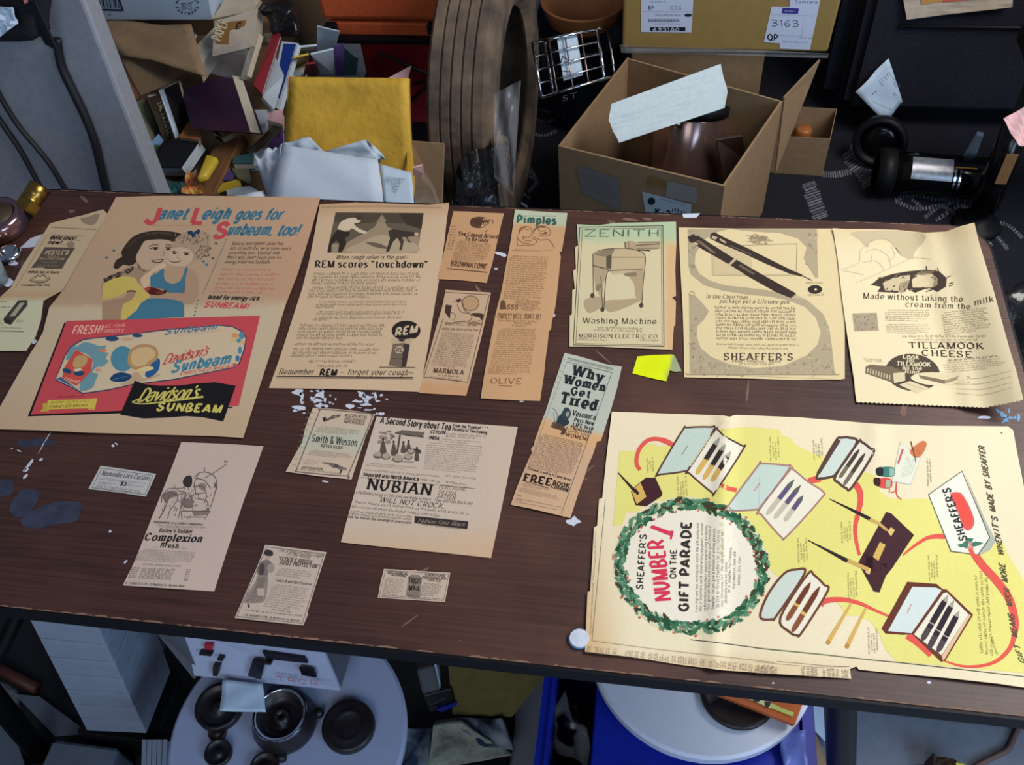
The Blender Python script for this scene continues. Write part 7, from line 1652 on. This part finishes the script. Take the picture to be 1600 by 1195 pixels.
slab('paper_tag', [P(*k9(410, 385), .372), P(*k9(650, 410), .372), P(*k9(668, 580), .365), P(*k9(395, 575), .365)], .001, 'white_card', 'pale blank paper tag hanging from the control unit', 'paper', n=8, amp=.001, smooth=True)
# stack of white pads at the left
a0, a1, a2, a3 = PY(45, 966, .40), PY(152, 978, .40), PY(229, 1146, .40), PY(136, 1142, .40)
for k in range(7):
    t0, t1 = k / 7 + .006, (k + 1) / 7 - .004
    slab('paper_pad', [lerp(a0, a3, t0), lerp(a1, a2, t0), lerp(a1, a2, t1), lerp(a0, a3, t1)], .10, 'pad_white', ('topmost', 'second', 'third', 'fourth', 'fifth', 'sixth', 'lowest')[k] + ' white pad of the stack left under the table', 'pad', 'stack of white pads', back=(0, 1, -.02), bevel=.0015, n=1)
bx_ = boxw('dark_box', min(a3.x, a0.x) - .02, a2.x + .005, .395, .50, 0.0, min(a2.z, a3.z) - .004, 'black_plastic', None, .004); tag(bx_, 'black box on the floor under the stack of white pads', 'box')
b0 = [PY(160, 984, .508), PY(212, 990, .508), PY(250, 1136, .508), PY(222, 1142, .508)]
slab('frosted_case', b0, .08, 'frost_grey', 'frosted grey plastic case right beside the white pads', 'case', back=(0, 1, 0), bevel=.003)
pxslab('paper_sheet', [(22, 1084, .012), (62, 1088, .012), (140, 1146, .012), (86, 1150, .012)], .002, 'frost_grey', 'grey white paper on the floor at the lower left', 'paper')
sk = tube('wooden_stick', [P(-30, 1030, .02), P(58, 1076, .012)], .010, MATS['wood_red'], None, 8, P(20, 1050, .002)); sk.location = P(20, 1050, .002); tag(sk, 'dark red wooden stick on the floor at the left edge', 'stick')
pxslab('plastic_bag', [(-20, 1062, .05), (22, 1078, .05), (26, 1108, .02), (-20, 1112, .02)], .01, 'film', 'clear plastic bag on the floor at the left edge', 'bag', n=8, amp=.004, smooth=True)
pxslab('board', [(-20, 1118, .02), (12, 1112, .02), (40, 1200, .02), (-20, 1200, .02)], .012, 'frost_grey', 'dark grey board on the floor in the lower left corner', 'board')
g1_ = boxw('grey_box', P(80, 1160, .08).x, P(188, 1160, .08).x, .20, P(100, 1158, .08).y, 0, .08, 'frost_grey', None, .004); tag(g1_, 'low grey box at the bottom edge below the white pads', 'box')
for k in range(5):
    x0_ = 219 + k * 8
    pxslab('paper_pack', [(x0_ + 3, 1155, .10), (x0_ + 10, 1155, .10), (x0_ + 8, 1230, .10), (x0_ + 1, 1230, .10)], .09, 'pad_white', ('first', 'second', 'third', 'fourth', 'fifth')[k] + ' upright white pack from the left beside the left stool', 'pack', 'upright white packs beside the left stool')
# small gadget, olive board, cloths
KA = Crop(560, 980, 960, 1195)
gd = thing('charger', P(*KA((480, 500)), .02), 'grey charger with silver trim and blue label right of the left stool', 'gadget')
slab('body', [V3(t) for t in Q(KA, '360,265 470,235 520,395 400,425', [.16, .16, .13, .13])], .05, 'device_grey', parent=gd, bevel=.004)
slab('side', [V3(t) for t in Q(KA, '470,225 485,222 515,365 508,390', [.165, .165, .14, .13])], .04, 'white_card', parent=gd, bevel=.001)
slab('base', [V3(t) for t in Q(KA, '400,425 585,380 612,470 450,540', [.13, .13, .10, .10])], .05, 'iron_dark', parent=gd, bevel=.003)
slab('silver_trim', [V3(t) for t in Q(KA, '450,500 545,474 548,482 455,510', [.112, .112, .108, .108])], .004, 'chrome', parent=gd)
slab('blue_label', [V3(t) for t in Q(KA, '490,515 612,465 615,490 520,530', [.108, .108, .102, .102])], .004, 'crate_blue', parent=gd)
pxslab('olive_board', Q(KA, '560,220 1180,280 960,560 590,545', [.16, .16, .08, .08]), .01, 'olive_board', 'dull olive cardboard panel in shade beneath the table middle', 'cardboard')
def cloth(q, z, m, label, seed, amp, th=.05): return slab('folded_cloth', [V3((x, y, h)) for (x, y), h in zip([KA(t) for t in pts_(q)], z)], th, m, label, 'cloth', 'cloths on the floor right of the left stool', n=18, amp=amp, seed=seed, smooth=True)
cloth('470,610 640,590 960,800 430,900', [.10, .10, .07, .07], 'cloth_cream', 'cream fleecy cloth heaped right of the left stool', 3, .006)
cloth('600,560 900,570 970,760 700,740', [.09, .09, .08, .08], 'cloth_blue', 'blue and white patterned cloth behind the cream one', 5, .005)
cloth('280,640 460,620 430,900 240,900', [.06, .06, .05, .05], 'cloth_blue', 'blue and white patterned cloth pushed against the left stool', 7, .005)
fl3 = boxw('low_platform', P(660, 1150, .03).x + .05, P(800, 1150, .03).x, .25, .52, 0, .022, 'black_plastic', None, .003); tag(fl3, 'dark low tray on the floor under the cloths', 'tray')
# blue crate with round white stool, dark lid and framed picture
KB = Crop(840, 1020, 1320, 1195)
cr4 = [P(*KB((52, 120)), .30), P(*KB((1395, 330)), .30)]
xl, xr = P(*KB((60, 300)), .30).x, P(*KB((1400, 420)), .30).x
yb_, yf_ = .66, .24
cb = carton('blue_crate', [Vector((xl, yf_, .30)), Vector((xr, yf_, .30)), Vector((xr, yb_, .30)), Vector((xl, yb_, .30))], .30, 0.0, 'crate_blue', 'deep blue plastic crate under the table holding a round white stool top', 'crate')
rimx = [(xl - .012, yf_ - .012), (xr + .012, yf_ - .012), (xr + .012, yb_ + .012), (xl - .012, yb_ + .012)]
V = [(x - cb.location.x, y - cb.location.y, z) for z in (.296, .278) for x, y in rimx] + [(x * 1.0 - cb.location.x, y - cb.location.y, z) for z in (.296, .278) for x, y in ((xl + .001, yf_ + .001), (xr - .001, yf_ + .001), (xr - .001, yb_ - .001), (xl + .001, yb_ - .001))]
F = []
for k in range(4):
    j = (k + 1) % 4; F += [(k, j, 8 + j, 8 + k), (k, 4 + k, 4 + j, j), (4 + k, 12 + k, 12 + j, 4 + j)]
poly_mesh('rim', V, F, MATS['crate_blue'], cb)
pxslab('lilac_cover', Q(KB, '1260,425 1392,400 1410,620 1285,620', [.315, .315, .305, .305]), .004, 'crate_lilac', 'pale blue plastic sheet over the right rim of the blue crate', 'sheet', n=6, amp=.003, smooth=True)
xm = P(926, 1150, .29).x
boxw('lid', xm, xr - .004, yf_ + .004, yb_ - .004, .284, .294, 'crate_blue', cb, .002)
c_ = P(1097, 1006, .345)
sR = lathe('round_board', [(0, 0), (.144, 0), (.148, .004), (.148, .018), (.144, .022), (0, .022)], 'stool_white', None, (c_.x, c_.y, .323), (0, 0, 1), 72, False); tag(sR, 'bright white round board lying on the blue crate under the table', 'board')
for k in range(3):
    a = 2.1 * k + .5; lathe('foot', [(0, -.029), (.012, -.029), (.014, 0), (0, 0)], 'black_plastic', sR, (c_.x + .09 * math.cos(a), c_.y + .09 * math.sin(a), .323), (0, 0, 1), 16)
ld = disc(KB((1040, 215)), .046, .010, 'iron_dark', 'dark round lid half hidden by the table on the right white stool', z=.3453, prof=[(0, 0), (.046, 0), (.048, .006), (.045, .010), (.040, .008), (0, .008)], name='pot_cover', group=None)
pf = thing('framed_picture', P(1190, 1105, .356), 'orange framed green picture lying tilted on the right white stool', 'frame')
fqr = [V3(t) for t in Q(KB, '940,215 1060,120 1400,215 1340,375', [.375, .375, .375, .362])]
slab('frame', fqr, .010, 'frame_orange', parent=pf, bevel=.001)
o_plane['last'] = (sum(fqr, Vector()) / 4, (fqr[1] - fqr[0]).cross(fqr[3] - fqr[0]).normalized() * (1 if (fqr[1] - fqr[0]).cross(fqr[3] - fqr[0]).z > 0 else -1))
s_ = bprint(pf, 'picture', [KB(t) for t in pts_('1060,226 1090,150 1372,232 1326,332')], (196, 204, 112)); s_.poly([KB(t) for t in pts_('1075,228 1215,250 1212,290')], (214, 216, 160), 1); s_.ell(KB((1140, 246)), 6, 3, (70, 74, 60), 2, 9); s_.ell(KB((1196, 262)), 5, 7, (60, 62, 60), 2, 9); s_.ell(KB((1195, 245)), 4, 3, (150, 150, 160), 3, 9); s_.micro(KB((1262, 274)), KB((1330, 294)), 2.4, (130, 130, 70), 2); s_.micro(KB((1260, 288)), KB((1320, 306)), 2.4, (130, 130, 70), 2); s_.build(pf)
ct = thing('dark_jar', P(*KB((215, 420)), .02), 'dark glossy jar in a clear bag in the left of the blue crate', 'jar'); jc = P(*KB((190, 330)), .22)
ct.location = (jc.x, jc.y, .005)
lathe('body', [(0, .005), (.03, .005), (.034, .02), (.034, .20), (.026, .215), (.026, .235), (0, .236)], 'black_gloss', ct, (jc.x, jc.y, 0), (0, 0, 1), 32)
pxslab('clear_bag', Q(KB, '20,400 130,220 270,480 260,640', [.20, .26, .24, .16]), .004, 'film', 'torn clear plastic bag around the dark jar', 'bag', n=10, amp=.006, smooth=True, seed=6)
pxslab('cardboard_sheet', Q(KB, '1398,385 1440,400 1520,600 1420,600', [.05, .05, .02, .02]), .006, 'kraft', 'brown cardboard strip on the floor right of the blue crate', 'cardboard')
pxslab('white_strip', Q(KB, '1405,280 1490,275 1515,480 1440,400', [.03, .03, .012, .02]), .005, 'white_card', 'pale strip on the floor between the crate and the table leg', 'strip')
# cord and brush on the bare floor at right
KC = Crop(1200, 1040, 1600, 1195)
cpts = [(1570, 380), (1540, 440), (1500, 520), (1430, 560), (1350, 600), (1280, 640)]
pts = cr([tuple(P(*KC(t), .006)) for t in cpts], False, 6)
co = tube('cord', pts, .0045, MATS['cord_brown'], None, 8, Vector(pts[-1])); co.location = Vector(pts[-1]); tag(co, 'thin brown cord curving over the grey floor at right', 'cord')
br = thing('brush', P(*KC((1090, 600)), 0), 'brown bristly brush with yellow tag at the lower right floor', 'brush')
brq = [V3(t) for t in Q(KC, '1030,545 1200,600 1300,700 1060,700', .05)]
slab('bristles', brq, .05, 'brush_brown', parent=br, n=14, amp=.004, seed=9, back=(0, 0, -1))
slab('yellow_tag', [V3(t) for t in Q(KC, '1175,604 1225,612 1240,660 1180,660', .058)], .006, 'label_yellow', parent=br)
